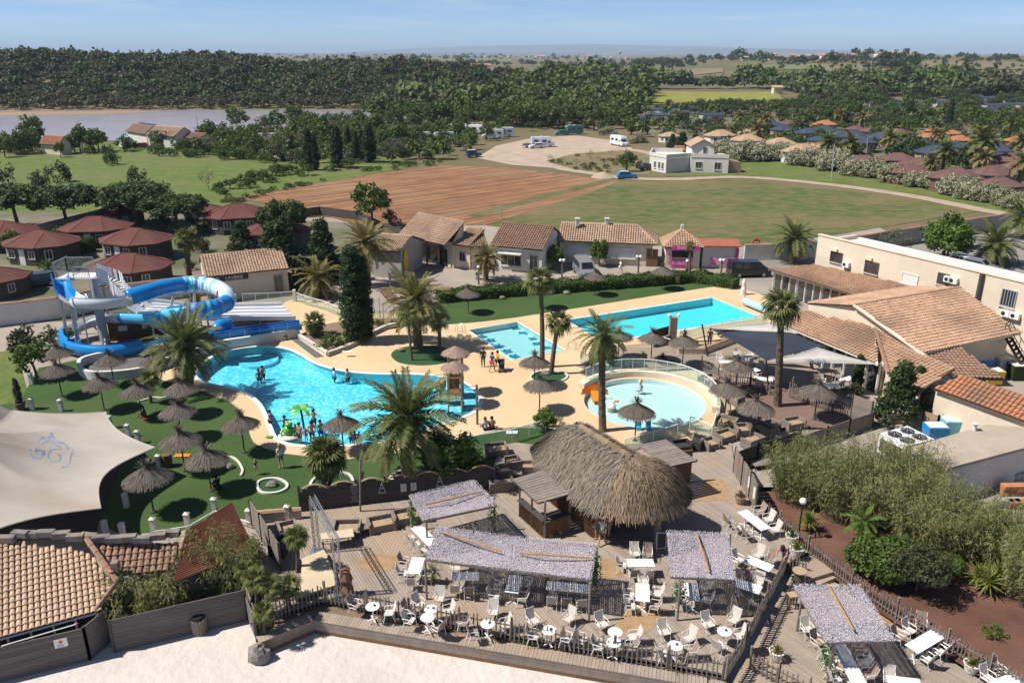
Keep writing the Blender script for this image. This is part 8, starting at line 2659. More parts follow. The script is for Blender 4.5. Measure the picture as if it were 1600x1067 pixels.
for k in range(3):m=MB();m.box((p.x,p.y-0.42+0.42*k,0.06),(1.15,0.1,0.11));m.build('runner',M['wood_pale'],t)
for px,py,lab in((1508,748,'left of two striped folding loungers at the shed door'),(1538,748,'right of two striped folding loungers at the shed door')):
 p=P(px,py);t=thing('folded_lounger',lab,'lounger',p)
 for k in range(6):m=MB();m.beam(p+Vector((0.1*k-0.25,-0.1,0.1)),p+Vector((0.1*k-0.25,0.25,1.1)),0.05 if k%2 else 0.06,0.03);m.build('stripe',M['white_paint' if k%2 else 'slide_blue'],t)
tp=thing('palm_fountain','green metal palm fountain standing in the lagoon','fountain',P(476,672,-0.5))
b=P(476,674,-0.5);tpz=Q(470,640,b.y);m=MB();m.tube([b,tpz],0.08,8);m.build('stem',M['wood_dark'],tp)
mk('toy_green',(0.13,0.42,0.05),(0.10,0.34,0.04),2,0.35,spec=0.5)
for k in range(6):
 a=k*1.047+0.3;d=Vector((math.cos(a),math.sin(a),0));s=Vector((-d.y,d.x,0))*0.16;m=MB()
 pts=[tpz,tpz+d*0.4+Vector((0,0,0.22)),tpz+d*0.8+Vector((0,0,0.1)),tpz+d*1.05-Vector((0,0,0.18))]
 for i in range(3):
  w0,w1=(0.5,1,1,0.2)[i],(0.5,1,1,0.2)[i+1];m.hexa([pts[i]-s*w0-Vector((0,0,.03)),pts[i]+s*w0-Vector((0,0,.03)),pts[i+1]+s*w1-Vector((0,0,.03)),pts[i+1]-s*w1-Vector((0,0,.03))],[pts[i]-s*w0,pts[i]+s*w0,pts[i+1]+s*w1,pts[i+1]-s*w1])
 m.build('leaf',M['toy_green'],tp)
fg=thing('frog_fountain','green frog shaped fountain on a pale disc in the lagoon','fountain',P(452,682,-0.3));b=P(452,684,-0.3)
m=MB();m.lathe([(0.75,-0.3),(0.75,0.2),(0.6,0.3),(0,0.3)],16,b);m.build('base_disc',M['white_render'],fg)
m=MB();m.lathe([(0.1,0.3),(0.36,0.4),(0.4,0.65),(0.26,0.9),(0,1.0)],12,b);m.build('body',M['toy_green'],fg,smooth=True)
m=MB();m.lathe([(0,-.16),(.24,-.1),(.28,0.02),(.18,.14),(0,.18)],12,b+Vector((0.08,-0.1,1.1)));hd=m.build('head',M['toy_green'],fg,smooth=True)
for s in(-.14,.14):m=MB();m.lathe([(0,-.08),(.08,0),(0,.08)],8,b+Vector((s+.08,-.12,1.3)));m.build('eye',M['white_plastic'],hd)
for s in(-1,1):m=MB();m.tube([b+Vector((.3*s,-.05,.7)),b+Vector((.48*s,-.2,.5)),b+Vector((.4*s,-.35,.32))],[.1,.08,.06],6);m.build('leg',M['toy_green'],fg)
sc_=thing('shell_slide','orange scallop shell slide at the left rim of the paddling pool','slide',P(928,616))
b=P(930,620,-0.1);m=MB();K=16;vs=[];fs=[]
for j in range(6):
 for k in range(K+1):
  a=math.pi*k/K;r=1.35*(0.15+0.85*j/5);rr_=r*(1+0.05*math.cos(k*math.pi));vs.append(b+Vector((-rr_*math.cos(a)*1.0,0.35-0.25*(j/5)-0.3*math.sin(a)*(1-j/5),0.15+rr_*math.sin(a)*0.85+0.03*(k%2))))
for j in range(5):
 for k in range(K):q0=j*(K+1)+k;fs.append((q0,q0+1,q0+K+2,q0+K+1))
m.add(vs,fs);m.add([v+Vector((0.0,0.4*(1-0.4),0))for v in vs],[f[::-1]for f in fs]);m.build('shell',M['orange_plastic'],sc_,smooth=True)
m=MB();m.hexa([b+Vector((-.35,-1.2,-.1)),b+Vector((.35,-1.2,-.1)),b+Vector((.4,.3,-.1)),b+Vector((-.4,.3,-.1))],[b+Vector((-.35,-1.2,0.02)),b+Vector((.35,-1.2,0.02)),b+Vector((.4,.3,.75)),b+Vector((-.4,.3,.75))]);m.build('chute',M['orange_plastic'],sc_)
se=thing('seal_fountain','grey seal statue balancing a red and white ball in the paddling pool','fountain',P(1000,613,-0.3));b=P(1000,614,-.3)
m=MB();m.tube([b+Vector((-.5,0,.25)),b+Vector((-.2,0,.3)),b+Vector((.05,0,.45)),b+Vector((.12,0,.8)),b+Vector((.0,0,1.1)),b+Vector((-.08,-.05,1.25))],[.1,.25,.3,.24,.16,.07],9);m.build('body',M['grey_metal'],se,smooth=True)
for s in(-1,1):m=MB();m.tube([b+Vector((.1,.2*s,.4)),b+Vector((.3,.42*s,.22))],[.09,.04],6);m.build('flipper',M['grey_metal'],se)
m=MB();m.lathe([(0,-.22),(.15,-.15),(.22,0),(.15,.15),(0,.22)],10,b+Vector((-.05,-.05,1.5)));bal=m.build('ball',M['white_plastic'],se,smooth=True)
m=MB();m.lathe([(.10,-.205),(.19,-.12),(.225,0.02),(.16,.155),(.05,.225)],5,b+Vector((.02,-.09,1.5)));m.build('red_stripe',M['red_paint'],bal)
se.scale=(.66,.66,.66)
dk=thing('duck_fountain','white and orange duck fountain at the left of the paddling pool','fountain',P(956,640,-.3));b=P(956,641,-.3)
m=MB();m.lathe([(.1,.1),(.4,.25),(.42,.5),(.25,.75),(0,.8)],12,b);m.build('body',M['white_plastic'],dk,smooth=True)
m=MB();m.lathe([(0,-.2),(.18,-.1),(.2,.05),(.1,.18),(0,.2)],10,b+Vector((.15,0,.98)));m.build('head',M['white_plastic'],dk,smooth=True)
m=MB();m.tube([b+Vector((.3,0,.95)),b+Vector((.55,-.02,1.0)),b+Vector((.7,-.02,1.0))],[.1,.14,.06],8);m.build('beak',M['orange_plastic'],dk)
m=MB();m.lathe([(.45,-.1),(.45,.15),(.2,.25)],12,b);m.build('base',M['tile_pale'],dk)
dk.scale=(.75,.75,.75)
sc_.scale=(.78,.78,.7)
for px,lab in((998,'left of two small blue step stools by the paddling pool'),(1013,'right of two small blue step stools by the paddling pool')):
 p=P(px,672);t=thing('step_stool',lab,'stool',p)
 for k in range(2):m=MB();m.box((p.x,p.y+0.16*k,0.14+0.16*k),(0.36,0.2,0.28+0.32*k));m.build('step',M['slide_cyan'],t)
pl=thing('play_tower','pair of thatched timber play towers with rope bridge in the shallow end','play tower',P(711,640))
b0=P(712,640,-.3);zA,zB=Q(706,575,b0.y).z,Q(706,552,b0.y+2.2).z
mk('straw_pink',(0.36,0.25,0.20),(0.24,0.16,0.13),5,0.95,attr=0.7)
for c,z in((b0,zA),(b0+Vector((-.1,2.3,0)),zB)):
 r=random.Random(int(z*100));m=MB();m.lathe([(1.0,z),(0.5,z+.3),(.05,z+.55)],16,(c.x,c.y,0))
 for i in range(420):
  a=r.uniform(0,6.28);q0=r.uniform(.05,.9);q1=min(1.12,q0+r.uniform(.2,.4));w=.03/max(.2,q0)
  f_=lambda q,da,dz:Vector((c.x+q*math.cos(a+da),c.y+q*math.sin(a+da),z+.56-q*.52-.04*q*q+dz));m.add([f_(q0,-w,.04),f_(q0,w,.04),f_(q1,w,.02),f_(q1,-w,.02)],[(0,1,2,3)])
 m.build('thatch_hat',M['straw_pink'],pl)
 for sx,sy in((-.5,-.5),(.5,-.5),(.5,.5),(-.5,.5)):m=MB();m.tube([(c.x+sx,c.y+sy,-.6),(c.x+sx,c.y+sy,z+.1)],.07,6);m.build('post',M['wood_pale'],pl)
 m=MB();m.box((c.x,c.y,1.15),(1.2,1.2,.1));m.build('platform',M['wood_brown'],pl)
 m=MB();m.box((c.x-.1,c.y+.5,1.6),(.8,.06,.85));m.build('panel',M['wood_brown'],pl)
bb=P(733,638,-.3)
for s in(-.3,.3):
 m=MB();m.tube([(bb.x+0.6,bb.y+s,-.5),(bb.x+0.6,bb.y+s,1.5)],.08,6);m.build('post',M['wood_pale'],pl)
 m=MB();m.tube([(b0.x+.5,b0.y+s,1.8),((b0.x+bb.x)/2+.5,b0.y+s,1.45),(bb.x+.6,bb.y+s,1.4)],.03,5);m.build('rope',M['wood_pale'],pl)
m=MB();m.lathe([(.36,0),(.46,.35),(.46,.7),(.36,.85),(0,.86)],12,(b0.x-1.2,b0.y+.9,.9));m.build('tipping_barrel',M['wood_pale'],pl)
m=MB();m.tube([(b0.x-1.2,b0.y+.9,-.5),(b0.x-1.2,b0.y+.9,1.0)],.12,6);m.build('barrel_stand',M['wood_pale'],pl)
m=MB();m.tube([(b0.x-1.7,b0.y+.4,2.3),(b0.x+.5,b0.y-.4,zA-.1)],.04,5);m.build('cross_pole',M['wood_pale'],pl)
m=MB();p=P(746,663);m.beam(p,p+Vector((0,0,1.2)),0.16,0.12);m.beam(p+Vector((-.3,0,1.2)),p+Vector((.3,0,1.2)),0.1);tag(m.build('shower_post',M['wood_grey']),'timber shower post on the beige deck by the lagoon','shower')
m=MB();p=P(552,797,0.0);m.tube([P(560,775),P(567,738,0.6)],0.09,6);tag(m.build('driftwood_post',M['wood_pale']),'leaning orange driftwood log by the fan palm bed','log')
pole('tall thin grey post at the dark wavy fence',563,800,563,716,0.06,'wood_grey')
o=MB();p=P(442,553);o.box((P(446,530).x,P(446,530).y,0.35),(0.5,0.5,0.08));o.box((P(446,530).x,P(446,530).y+.2,0.65),(0.5,0.06,0.5));[o.box((P(446,530).x+a,P(446,530).y+b,0.17),(.04,.04,.34))for a in(-.2,.2)for b in(-.2,.2)];tag(o.build('plastic_chair',M['black_metal']),'dark chair by the run-out trough wall','chair')
for px,py,mt,lab,s in((285,712,'orange_plastic','orange towel spread under a straw parasol',(1.0,.45)),(542,550,'white_plastic','white towels on the planter wall',(.8,.3)),(228,655,'red_paint','small red towel beside the lawn palm',(.5,.3)),(690,703,'slide_blue','blue towel hanging by the glossy bush',(.9,.4)),(421,683,'toy_green','green float toy at the lagoon edge',(.5,.3)),(800,676,'white_plastic','crumpled white towel on the small lawn',(.8,.5)),(135,986,'slide_blue',None,(.2,.2))):
 if lab is None:continue
 p=P(px,py,.03 if px!=542 else 0.42);m=MB();n=6;vs=[(p.x+s[0]*(i/n-.5),p.y+s[1]*(j/n-.5),p.z+0.02+.05*abs(math.sin(i*1.7+j*2.3)))for i in range(n+1)for j in range(n+1)]
 m.add(vs,[(i*(n+1)+j,(i+1)*(n+1)+j,(i+1)*(n+1)+j+1,i*(n+1)+j+1)for i in range(n)for j in range(n)]);tag(m.build('towel',M[mt]),lab,'towel')
o=MB();p=P(543,930,.06);o.lathe([(.3,0),(.34,.4),(.24,.7),(.33,1.0),(.2,1.35),(.24,1.5),(0,1.6)],9,p);tag(o.build('carved_post',M['wood_brown']),'dark carved wooden figure beside the front truss tower','carving')
t=thing('barrel_table','round wooden high table between the steps and the lower awning','table',P(1246,918,LOWZ));p=P(1246,918,LOWZ)
o=MB();o.lathe([(.36,1.0),(.36,1.05),(0,1.05)],16,p);o.build('top',M['wood_pale'],t)
o=MB();o.lathe([(.22,0),(.28,.5),(.22,1.0)],12,p);o.build('barrel',M['wood_dark'],t)
t=thing('bar_stool','square wooden stool below the round high table','stool',P(1236,948,LOWZ));p=P(1236,948,LOWZ)
o=MB();o.box((p.x,p.y,p.z+.72),(.42,.42,.06),.2);o.build('seat',M['wood_pale'],t)
for sx in(-.16,.16):
 for sy in(-.16,.16):o=MB();o.beam((p.x+sx,p.y+sy,p.z),(p.x+sx,p.y+sy,p.z+.7),.06);o.build('leg',M['wood_brown'],t)
p=P(1180,396);t=thing('round_sign','round red sign on a pole against the pale wall right of the kiosk','sign',p)
o=MB();o.tube([p,p+Vector((0,0,1.5))],.04,6);o.build('pole',M['grey_metal'],t)
o=MB();o.tube([p+Vector((0,-.04,1.5)),p+Vector((0,.02,1.5))],.5,16);o.build('disc',M['red_paint'],t)
o=MB();o.beam(p+Vector((-.3,-.06,1.5)),p+Vector((.3,-.06,1.5)),.02,.14);o.build('bar',M['white_paint'],t)
for i,(px,py)in enumerate(((582,947),(674,951),(762,974),(858,984),(1055,1008),(1132,986))):
 c=P(px,py,TZ+.75);o=MB();o.lathe([(.05,0),(.06,.05),(.045,.05),(.04,.01),(0,.01)],10,c+Vector((.08,.05,0)));tag(o.build('ashtray',M['black_metal']),'small dark ashtray on a bistro table, %s from the left'%ORD[i],'ashtray')
 # vehicles
mk('tyre',(0.025,0.025,0.025),(0.02,0.02,0.02),4,0.8)
for k,c in(('car_blue',(0.02,0.22,0.46)),('car_grey',(0.20,0.21,0.23)),('car_black',(0.018,0.02,0.026)),('car_white',(0.72,0.73,0.74)),('car_navy',(0.03,0.045,0.09)),('car_green',(0.10,0.26,0.20)),('car_red',(0.45,0.04,0.03))):
 mk(k,c,tuple(x*0.9 for x in c),1.0,0.25,spec=0.6)
def vehicle(name,label,cat,p,rz,L,W,prof,glass,paint,wheels=(0.19,0.80),wr=0.32,roof=None,group=None):
 0
 t=thing(name,label,cat,p,group,rz)
 def loft(mb,pts,w_top,zlo,zhi,w=W):
  n=len(pts);vs=[]
  for s in(-1,1):
   for x,z in pts:
    f=0 if zhi==zlo else max(0,min(1,(z-zlo)/(zhi-zlo)));vs.append((x,s*(w/2)*(1-(1-w_top)*f),z))
  mb.add(vs,[tuple(range(n))[::-1],tuple(range(n,2*n))]+[(i,(i+1)%n,n+(i+1)%n,n+i)for i in range(n)])
 zt=max(z for _,z in prof)
 m=MB();loft(m,prof,0.84,0.55*zt,zt)
 me=m.mesh('body',M[paint]);b=link('body',me,t)
 import bmesh as _b
 bm=_b.new();bm.from_mesh(me);_b.ops.recalc_face_normals(bm,faces=bm.faces);_b.ops.bevel(bm,geom=[e for e in bm.edges],offset=0.05,segments=2,affect='EDGES');bm.to_mesh(me);bm.free()
 for g in glass:
  m=MB();n=len(g)
  for s in(-1,1):
   vs=[]
   for x,z in g:
    f=max(0,min(1,(z-0.55*zt)/(0.45*zt)));y=s*(W/2)*(1-0.16*f)+s*0.015;vs.append((x,y,z))
   m.add(vs,[tuple(range(n))if s<0 else tuple(range(n))[::-1]])
  m.build('window',M['dark_glass'],None)
  o=bpy.data.objects[-1]if False else COL.objects[-1]
  o.parent=t
 for fx in wheels:
  for s in(-1,1):
   x=-L/2+L*fx
   m=MB();m.tube([(x,s*(W/2-0.2),wr),(x,s*(W/2+0.01),wr)],wr,14);w=link('wheel',m.mesh('wheel',M['tyre']),t)
   m=MB();m.tube([(x,s*(W/2-0.05),wr),(x,s*(W/2+0.02),wr)],wr*0.6,10);link('rim',m.mesh('rim',M['steel']),w)
 for s in(-1,1):
  m=MB();m.box((-L/2+0.06,s*W*0.34,0.42*zt),(0.14,0.32,0.16));link('headlight',m.mesh('headlight',M['white_plastic']),t)
  m=MB();m.box((L/2-0.04,s*W*0.4,0.45*zt),(0.1,0.16,0.22));link('tail_light',m.mesh('tail_light',M['red_paint']),t)
 if roof:m=MB();m.box((roof[0],0,zt+0.0),(roof[1],W*0.78,0.06));link('roof_panel',m.mesh('roof_panel',M[roof[2]]),t)
 return t
def screen(t,q,y=0.62):
 m=MB();(x0,z0),(x1,z1)=q;nx,nz=-(z1-z0),(x1-x0);l=math.hypot(nx,nz);nx,nz=nx/l*0.02,nz/l*0.02
 if nz<0:nx,nz=-nx,-nz
 m.add([(x0+nx,-y,z0+nz),(x0+nx,y,z0+nz),(x1+nx,y*0.88,z1+nz),(x1+nx,-y*0.88,z1+nz)],[(0,1,2,3),(3,2,1,0)]);link('windscreen',m.mesh('windscreen',M['dark_glass']),t)
HATCH=[(-2.05,0.25),(-2.1,0.65),(-1.95,0.85),(-1.0,1.0),(-0.4,1.5),(1.5,1.53),(1.95,1.05),(2.05,0.9),(2.05,0.25)]
HG=[[(-0.85,1.02),(-0.33,1.42),(0.45,1.45),(0.45,1.02)],[(0.52,1.02),(0.52,1.45),(1.35,1.44),(1.75,1.05)]]
VAN=[(-2.4,0.28),(-2.45,0.8),(-2.3,1.0),(-1.75,1.15),(-1.05,1.85),(2.35,1.95),(2.45,1.0),(2.45,0.28)]
VG=[[(-1.45,1.2),(-0.95,1.75),(-0.35,1.78),(-0.35,1.2)],[(-0.25,1.2),(-0.25,1.78),(1.0,1.8),(1.0,1.2)],[(1.1,1.2),(1.1,1.8),(2.2,1.82),(2.25,1.2)]]
def car(lab,px,py,rz,paint,s=1.0,roof=None,name='parked_car'):
 t=vehicle(name,lab,'car',P(px,py),rz,4.1,1.75,HATCH,HG,paint,roof=roof);screen(t,((-0.98,1.0),(-0.42,1.48)));return t
def van(lab,px,py,rz,paint):
 t=vehicle('parked_van',lab,'van',P(px,py),rz,4.9,1.95,VAN,VG,paint,wr=0.34);screen(t,((-1.72,1.17),(-1.08,1.82)),0.72);return t
car('bright blue hatchback with white roof on the dirt track',979,279,math.pi+0.1,'car_blue',roof=(0.5,1.7,'car_white'))
car('dark car parked beside the white terrace house',1012,266,0.4,'car_black')
car('dark blue car parked by the left bungalows',62,446,0.5,'car_navy')
car('white car behind the long cream wall, left of the pair',1506,418,2.4,'car_white')
car('grey car behind the long cream wall, right of the pair',1528,424,2.3,'car_grey')
car('pale silver car parked on the track by the river house',343,232,0.2,'car_white')
car('red car at the corner of the blue roofed shed by the river',220,232,0.3,'car_red')
car('small white car parked in front of a motorhome',838,232,0.3,'car_white')
car('small green car beside the teal motorhome',876,211,0.3,'car_green')
van('grey van facing the camera on the forecourt',913,430,rad(98),'car_grey')
van('black van on the road at the right end of the hedge',1169,431,math.pi+0.1,'car_black')
JP=[(-1.9,0.45),(-1.9,1.05),(-0.75,1.1),(-0.55,1.85),(1.7,1.88),(1.8,1.1),(1.8,0.45)]
t=vehicle('off_road_car','dark blue boxy off-road car with a white roof on the field edge','car',P(740,246),rad(25)+math.pi,3.7,1.7,JP,[[(-0.5,1.15),(-0.4,1.75),(0.5,1.77),(0.5,1.15)],[(0.6,1.15),(0.6,1.77),(1.6,1.78),(1.6,1.15)]],'car_navy',wr=0.38,roof=(0.55,2.2,'car_white'));screen(t,((-0.73,1.12),(-0.57,1.8)),0.65)
MH=[(-3.3,0.35),(-3.35,0.9),(-3.0,1.15),(-2.55,1.35),(-2.3,1.9),(-2.6,2.3),(-2.2,2.85),(3.3,2.85),(3.35,0.4)]
MG=[[(-2.1,1.25),(-1.85,1.85),(-1.4,1.85),(-1.4,1.25)],[(-0.9,1.5),(-0.9,2.1),(0.3,2.1),(0.3,1.5)],[(1.4,1.5),(1.4,2.1),(2.6,2.1),(2.6,1.5)]]
def motorhome(lab,px,py,rz,paint='car_white',grp='white motorhomes'):
 t=vehicle('motorhome',lab,'motorhome',P(px,py),rz,6.7,2.2,MH,MG,paint,wr=0.36,group=grp);screen(t,((-2.52,1.38),(-2.32,1.85)),0.85)
 m=MB();m.box((0.4,0,2.93),(0.8,0.8,0.14));m.box((-1.2,0.2,2.91),(0.6,0.5,0.1));link('roof_hatch',m.mesh('roof_hatch',M['white_paint']),t)
for lab,px,py,rz in(('white motorhome facing right on the gravel car park',848,230,math.pi+0.1),('white motorhome seen from behind at the right of the gravel car park',967,228,rad(115)),('motorhome at the river end of the pitches, under trees',545,197,0.3),('small motorhome second from the river',569,197,0.3),('motorhome behind the row, left of two in the back',628,196,0.2),('motorhome behind the row, right of two in the back',660,194,-0.2),('long motorhome at the left of the front pitch row',655,222,0.2),('second motorhome of the front pitch row',692,222,0.2),('motorhome between trees above the off-road car',714,208,0.1),('white motorhome upright among bushes',744,209,-0.3),('motorhome fourth in the right pitch group',770,217,0.1),('motorhome at the right end of the pitches',786,214,0.2),('white caravan beside the pale garden wall',415,224,0.1),('grey caravan right of the pale garden wall',428,228,0.1)):
 motorhome(lab,px,py,rz)
motorhome('teal fronted motorhome by the trees behind the gravel car park',895,210,0.35,'car_green','white motorhomes')
tr_=thing('boat_trailer','flat trailer with a load beside the first motorhome','trailer',P(823,231))
p=P(823,231);m=MB();m.box((p.x,p.y,.6),(3.2,1.6,.15));m.build('bed',M['grey_metal'],tr_)
m=MB();m.tube([(p.x-1.2,p.y,.95),(p.x,p.y,1.05),(p.x+1.2,p.y,.9)],[.2,.4,.25],8);m.build('load',M['wood_grey'],tr_)
for s in(-.8,.8):m=MB();m.tube([(p.x,p.y+s-.1,.32),(p.x,p.y+s+.1,.32)],.32,12);m.build('wheel',M['tyre'],tr_)
gm=MB();p=P(942,277);gm.lathe([(2.6,0),(1.6,.5),(.6,1.0),(0,1.1)],14,p);tag(gm.build('gravel_heap',M['gravel_lot']),'pale heap of gravel beside the track and blue car','heap')
# white terrace house and river houses
wh=thing('terrace_house','white house with flat roof terrace and small tiled upper storey','house',P(1080,268))
a,b,c=P(1014,265),P(1040,270),P(1137,270)
q=[a,b,P(1140,268),P(1144,262),P(1090,252),P(1030,255)]
f1=[P(1014,266),P(1040,271),P(1078,268),P(1078,268)+Vector((0,9,0)),P(1014,266)+Vector((2,8,0))]
m=MB();m.prism(f1,0,3.2);m.build('terrace_block',M['white_render'],wh)
f2=[P(1078,269),P(1137,271),P(1137,271)+Vector((1,8,0)),P(1078,269)+Vector((0,8,0))]
m=MB();m.prism(f2,0,3.3);m.build('main_block',M['white_render'],wh)
g0,g1=f2[0]+Vector((0.3,1.0,0)),f2[0].lerp(f2[1],0.62)+Vector((0,1.0,0))
m=MB();v8=Vector((0,6.0,0));m.prism([g0,g1,g1+v8,g0+v8],3.3,5.6);mid=(g0+g1)/2
m.add([g0+Vector((0,0,5.6)),g1+Vector((0,0,5.6)),mid+Vector((0,0,7.0)),g0+v8+Vector((0,0,5.6)),g1+v8+Vector((0,0,5.6)),mid+v8+Vector((0,0,7.0))],[(0,1,2),(5,4,3)]);m.build('upper_storey',M['white_render'],wh)
for s0,sgn in((g0,-1),(g1,1)):
 e=s0+Vector((0.4*sgn,-.4,5.45));tiled_plane(wh,[e,e+v8+Vector((0,.8,0)),mid+v8+Vector((0,.4,7.05)),mid+Vector((0,-.4,7.05))],M['tile_pale'],0.35,0.45)
for p0,p1 in((f1[0],f1[1]),(f1[1],f1[2]),(f1[0],f1[4]),(f1[4],f1[3]),(f2[0],f2[1])):
 m=MB();m.beam(p0+Vector((0,0,3.65)),p1+Vector((0,0,3.65)),.2,.8);m.build('parapet',M['white_render'],wh)
def wall_windows(par,A_,B_,items):
 u_=(B_-A_).normalized();n_=Vector((u_.y,-u_.x,0))
 for f,z,w,h in items:window(par,A_.lerp(B_,f)+Vector((0,0,z))+n_*0.02,u_,w,h,n_,sill=True)
wall_windows(wh,f1[0],f1[1],[(0.35,1.5,.7,1.4),(0.6,1.5,.7,1.4),(0.8,1.5,.7,1.4)])
wall_windows(wh,f2[0],f2[1],[(0.22,1.6,1.4,1.4),(0.72,1.5,1.4,1.6)])
wall_windows(wh,g0,g1,[(0.6,4.6,.8,1.6)])
m=MB();p=P(1160,262);x,y=f2[1].x+1.6,f2[1].y+3;m.hexa([(x-1.5,y-2,0),(x+1.5,y-2,0),(x+1.5,y+2,0),(x-1.5,y+2,0)],[(x-1.5,y-2,2.8),(x+1.5,y-2,2.2),(x+1.5,y+2,2.2),(x-1.5,y+2,2.8)]);m.build('lean_to',M['tile_pale'],wh)
house('small orange roofed shed behind the white terrace house',(1056,236),(1072,236),(1064,230),2.2,3.2,M['cream_render'],M['tile_terracotta'])
house('orange roofed cottage on the river bank at the left',(61,225),(92,227),(78,214),2.6,4.6,M['cream_render'],M['tile_terracotta'])
t,o_,u,n_,L=house('white river house with long beige tiled roof',(227,211),(272,214),(262,198),3.2,5.4,M['white_render'],M['tile_pale'])
wall_windows(t,o_,o_+u*L,[(0.15,1.6,1.2,1.2),(0.5,1.6,1.2,1.2),(0.85,1.6,1.2,1.2)])
t,o_,u,n_,L=house('white river house wing with solar panels on its dark roof',(196,205),(226,210),(214,194),3.2,5.2,M['white_render'],M['tile_brown'])
sp_=MB();e=o_+u*0.5-n_*0.2+Vector((0,0,3.5))
for k in range(3):
 for j in range(2):
  a=e+u*(k*(L-1.5)/3)-n_*(j*2.0)+Vector((0,0,j*1.05));sp_.hexa([a,a+u*(L-1.8)/3,a+u*(L-1.8)/3-n_*1.8+Vector((0,0,.95)),a-n_*1.8+Vector((0,0,.95))],[x+Vector((0,0,.08))for x in(a,a+u*(L-1.8)/3,a+u*(L-1.8)/3-n_*1.8+Vector((0,0,.95)),a-n_*1.8+Vector((0,0,.95)))])
sp_.build('solar_panel',M['shingle_blue'],t)
house('grey lean-to at the right end of the white river house',(286,216),(312,218),(300,207),2.6,4.0,M['white_render'],M['shingle_blue']if False else M['tile_brown'])
sd=thing('arched_shed','small arched shed with pale blue roof by the river','shed',P(198,229));p=P(193,230)
m=MB();m.tube([(p.x-2,p.y+5,1.1),(p.x+2,p.y-1,1.1)],1.75,14);m.build('arched_roof',M['slide_pale'],sd)
m=MB();m.box((p.x,p.y+2,.6),(3.3,6,1.2),0.588);m.build('wall',M['white_render'],sd)
coped_wall('pale garden wall behind the meadow',[(405,233),(440,238),(475,242)],1.8,M['cream_render'],copm=M['tile_pale'])
t=thing('stone_hut','small stone hut with orange roof beside the yellow field','hut',G(1214,148));p=G(1214,148);m=MB();m.box((p.x,p.y,p.z+2),(6,5,4));m.build('wall',M['cream_render'],t);m=MB();m.add([p+Vector(q)for q in((-3.4,-2.9,4),(3.4,-2.9,4),(3.4,2.9,5),(-3.4,2.9,5),(-3.4,-2.9,4.3),(3.4,-2.9,4.3),(3.4,2.9,5.3),(-3.4,2.9,5.3))],[(3,2,1,0),(4,5,6,7),(0,1,5,4),(1,2,6,5),(2,3,7,6),(3,0,4,7)]);m.build('roof',M['tile_orange'],t)
def mobile_home():
 t=thing('mobile_home',None,'mobile home');m=MB();m.box((0,0,1.4),(8,4,2.4));m.build('body',M['grey_render'],t)
 m=MB();m.add([(-4.2,-2.2,2.6),(4.2,-2.2,2.6),(4.2,2.2,2.6),(-4.2,2.2,2.6),(-4.2,0,3.2),(4.2,0,3.2)],[(0,1,5,4),(2,3,4,5),(1,2,5),(3,0,4),(3,2,1,0)]);m.build('roof',M['shingle_blue'],t)
 m=MB();m.box((-1.5,-2.02,1.6),(1.6,.06,1.1));m.box((1.8,-2.02,1.6),(1.6,.06,1.1));m.build('window',M['white_paint'],t)
 return Proto(t)
MHO=mobile_home()
r_=random.Random(12)
mh=[(1368,170),(1392,167),(1398,172),(1424,172),(1452,165),(1470,168),(1500,163),(1520,158),(1540,161),(1565,158),(1580,165),(1500,172),(1525,172),(1548,174),(1570,172),(1592,172),(1538,182),(1560,186),(980,182),(1020,181),(985,195),(1010,196),(1030,191),(1060,186),(1075,178),(1145,172),(1155,176),(1110,190)]
for px,py in sorted(mh):MHO.put(G(px,py),r_.uniform(-.3,.3),'grey roofed mobile home of the far campsite under the pines','mobile homes of the far campsite',1.0)
def village_house(k,wall,roof):
 t=thing('village_house',None,'house');m=MB();m.box((0,0,2.6),(10,7,5.2));m.build('wall',wall,t)
 m=MB();m.add([(-5.5,-4,5.2),(5.5,-4,5.2),(5.5,4,5.2),(-5.5,4,5.2),(-5.5,0,7.0),(5.5,0,7.0)],[(0,1,5,4),(2,3,4,5),(1,2,5),(3,0,4),(3,2,1,0)]);m.build('roof',roof,t)
 return Proto(t)
VH=[village_house(0,M['white_paint'],M['tile_pale']),village_house(1,M['cream_render'],M['tile_orange']),village_house(2,M['white_paint'],M['tile_pale'])]
for i in range(70):
 x=r_.choice([r_.uniform(1080,1200),r_.uniform(1190,1330),r_.uniform(1370,1440),r_.uniform(1440,1600)])
 y=93+r_.uniform(-3.0,2.2)-(4 if x>1430 else(2.0 if x>1370 else 0))
 if x>1430:y=86.5+r_.uniform(-1.2,1.2)
 VH[i%3].put(G(x,y),r_.uniform(-.5,.5),'small pale village house on the ridge under the skyline','houses of the village on the ridge',r_.uniform(.65,1.0))
for i in range(26):
 x=r_.choice([r_.uniform(770,850),r_.uniform(870,990),r_.uniform(730,760)]);VH[i%3].put(G(x,92.5+r_.uniform(-3,1)),r_.uniform(-.5,.5),'pale house of the distant town on the plain','houses of the distant town',r_.uniform(1.0,2.0))
t=thing('farm_building','long pale farm building with terracotta roof beyond the wood','building',G(745,105));p=G(745,105);m=MB();m.box((p.x,p.y,3),(44,14,6));m.build('wall',M['white_render'],t);m=MB();m.add([(p.x-24,p.y-9,6),(p.x+24,p.y-9,6),(p.x+24,p.y+9,6),(p.x-24,p.y+9,6),(p.x-24,p.y,9),(p.x+24,p.y,9)],[(0,1,5,4),(2,3,4,5),(1,2,5),(3,0,4)]);m.build('roof',M['shingle_orange'],t)
p=G(968,97);m=MB();m.tube([p,p+Vector((0,0,22))],1.2,8);m.lathe([(1.2,20),(4,24),(4,28),(0,30)],12,p);tag(m.build('water_tower',M['grey_render']),'thin dark water tower on the skyline','tower')
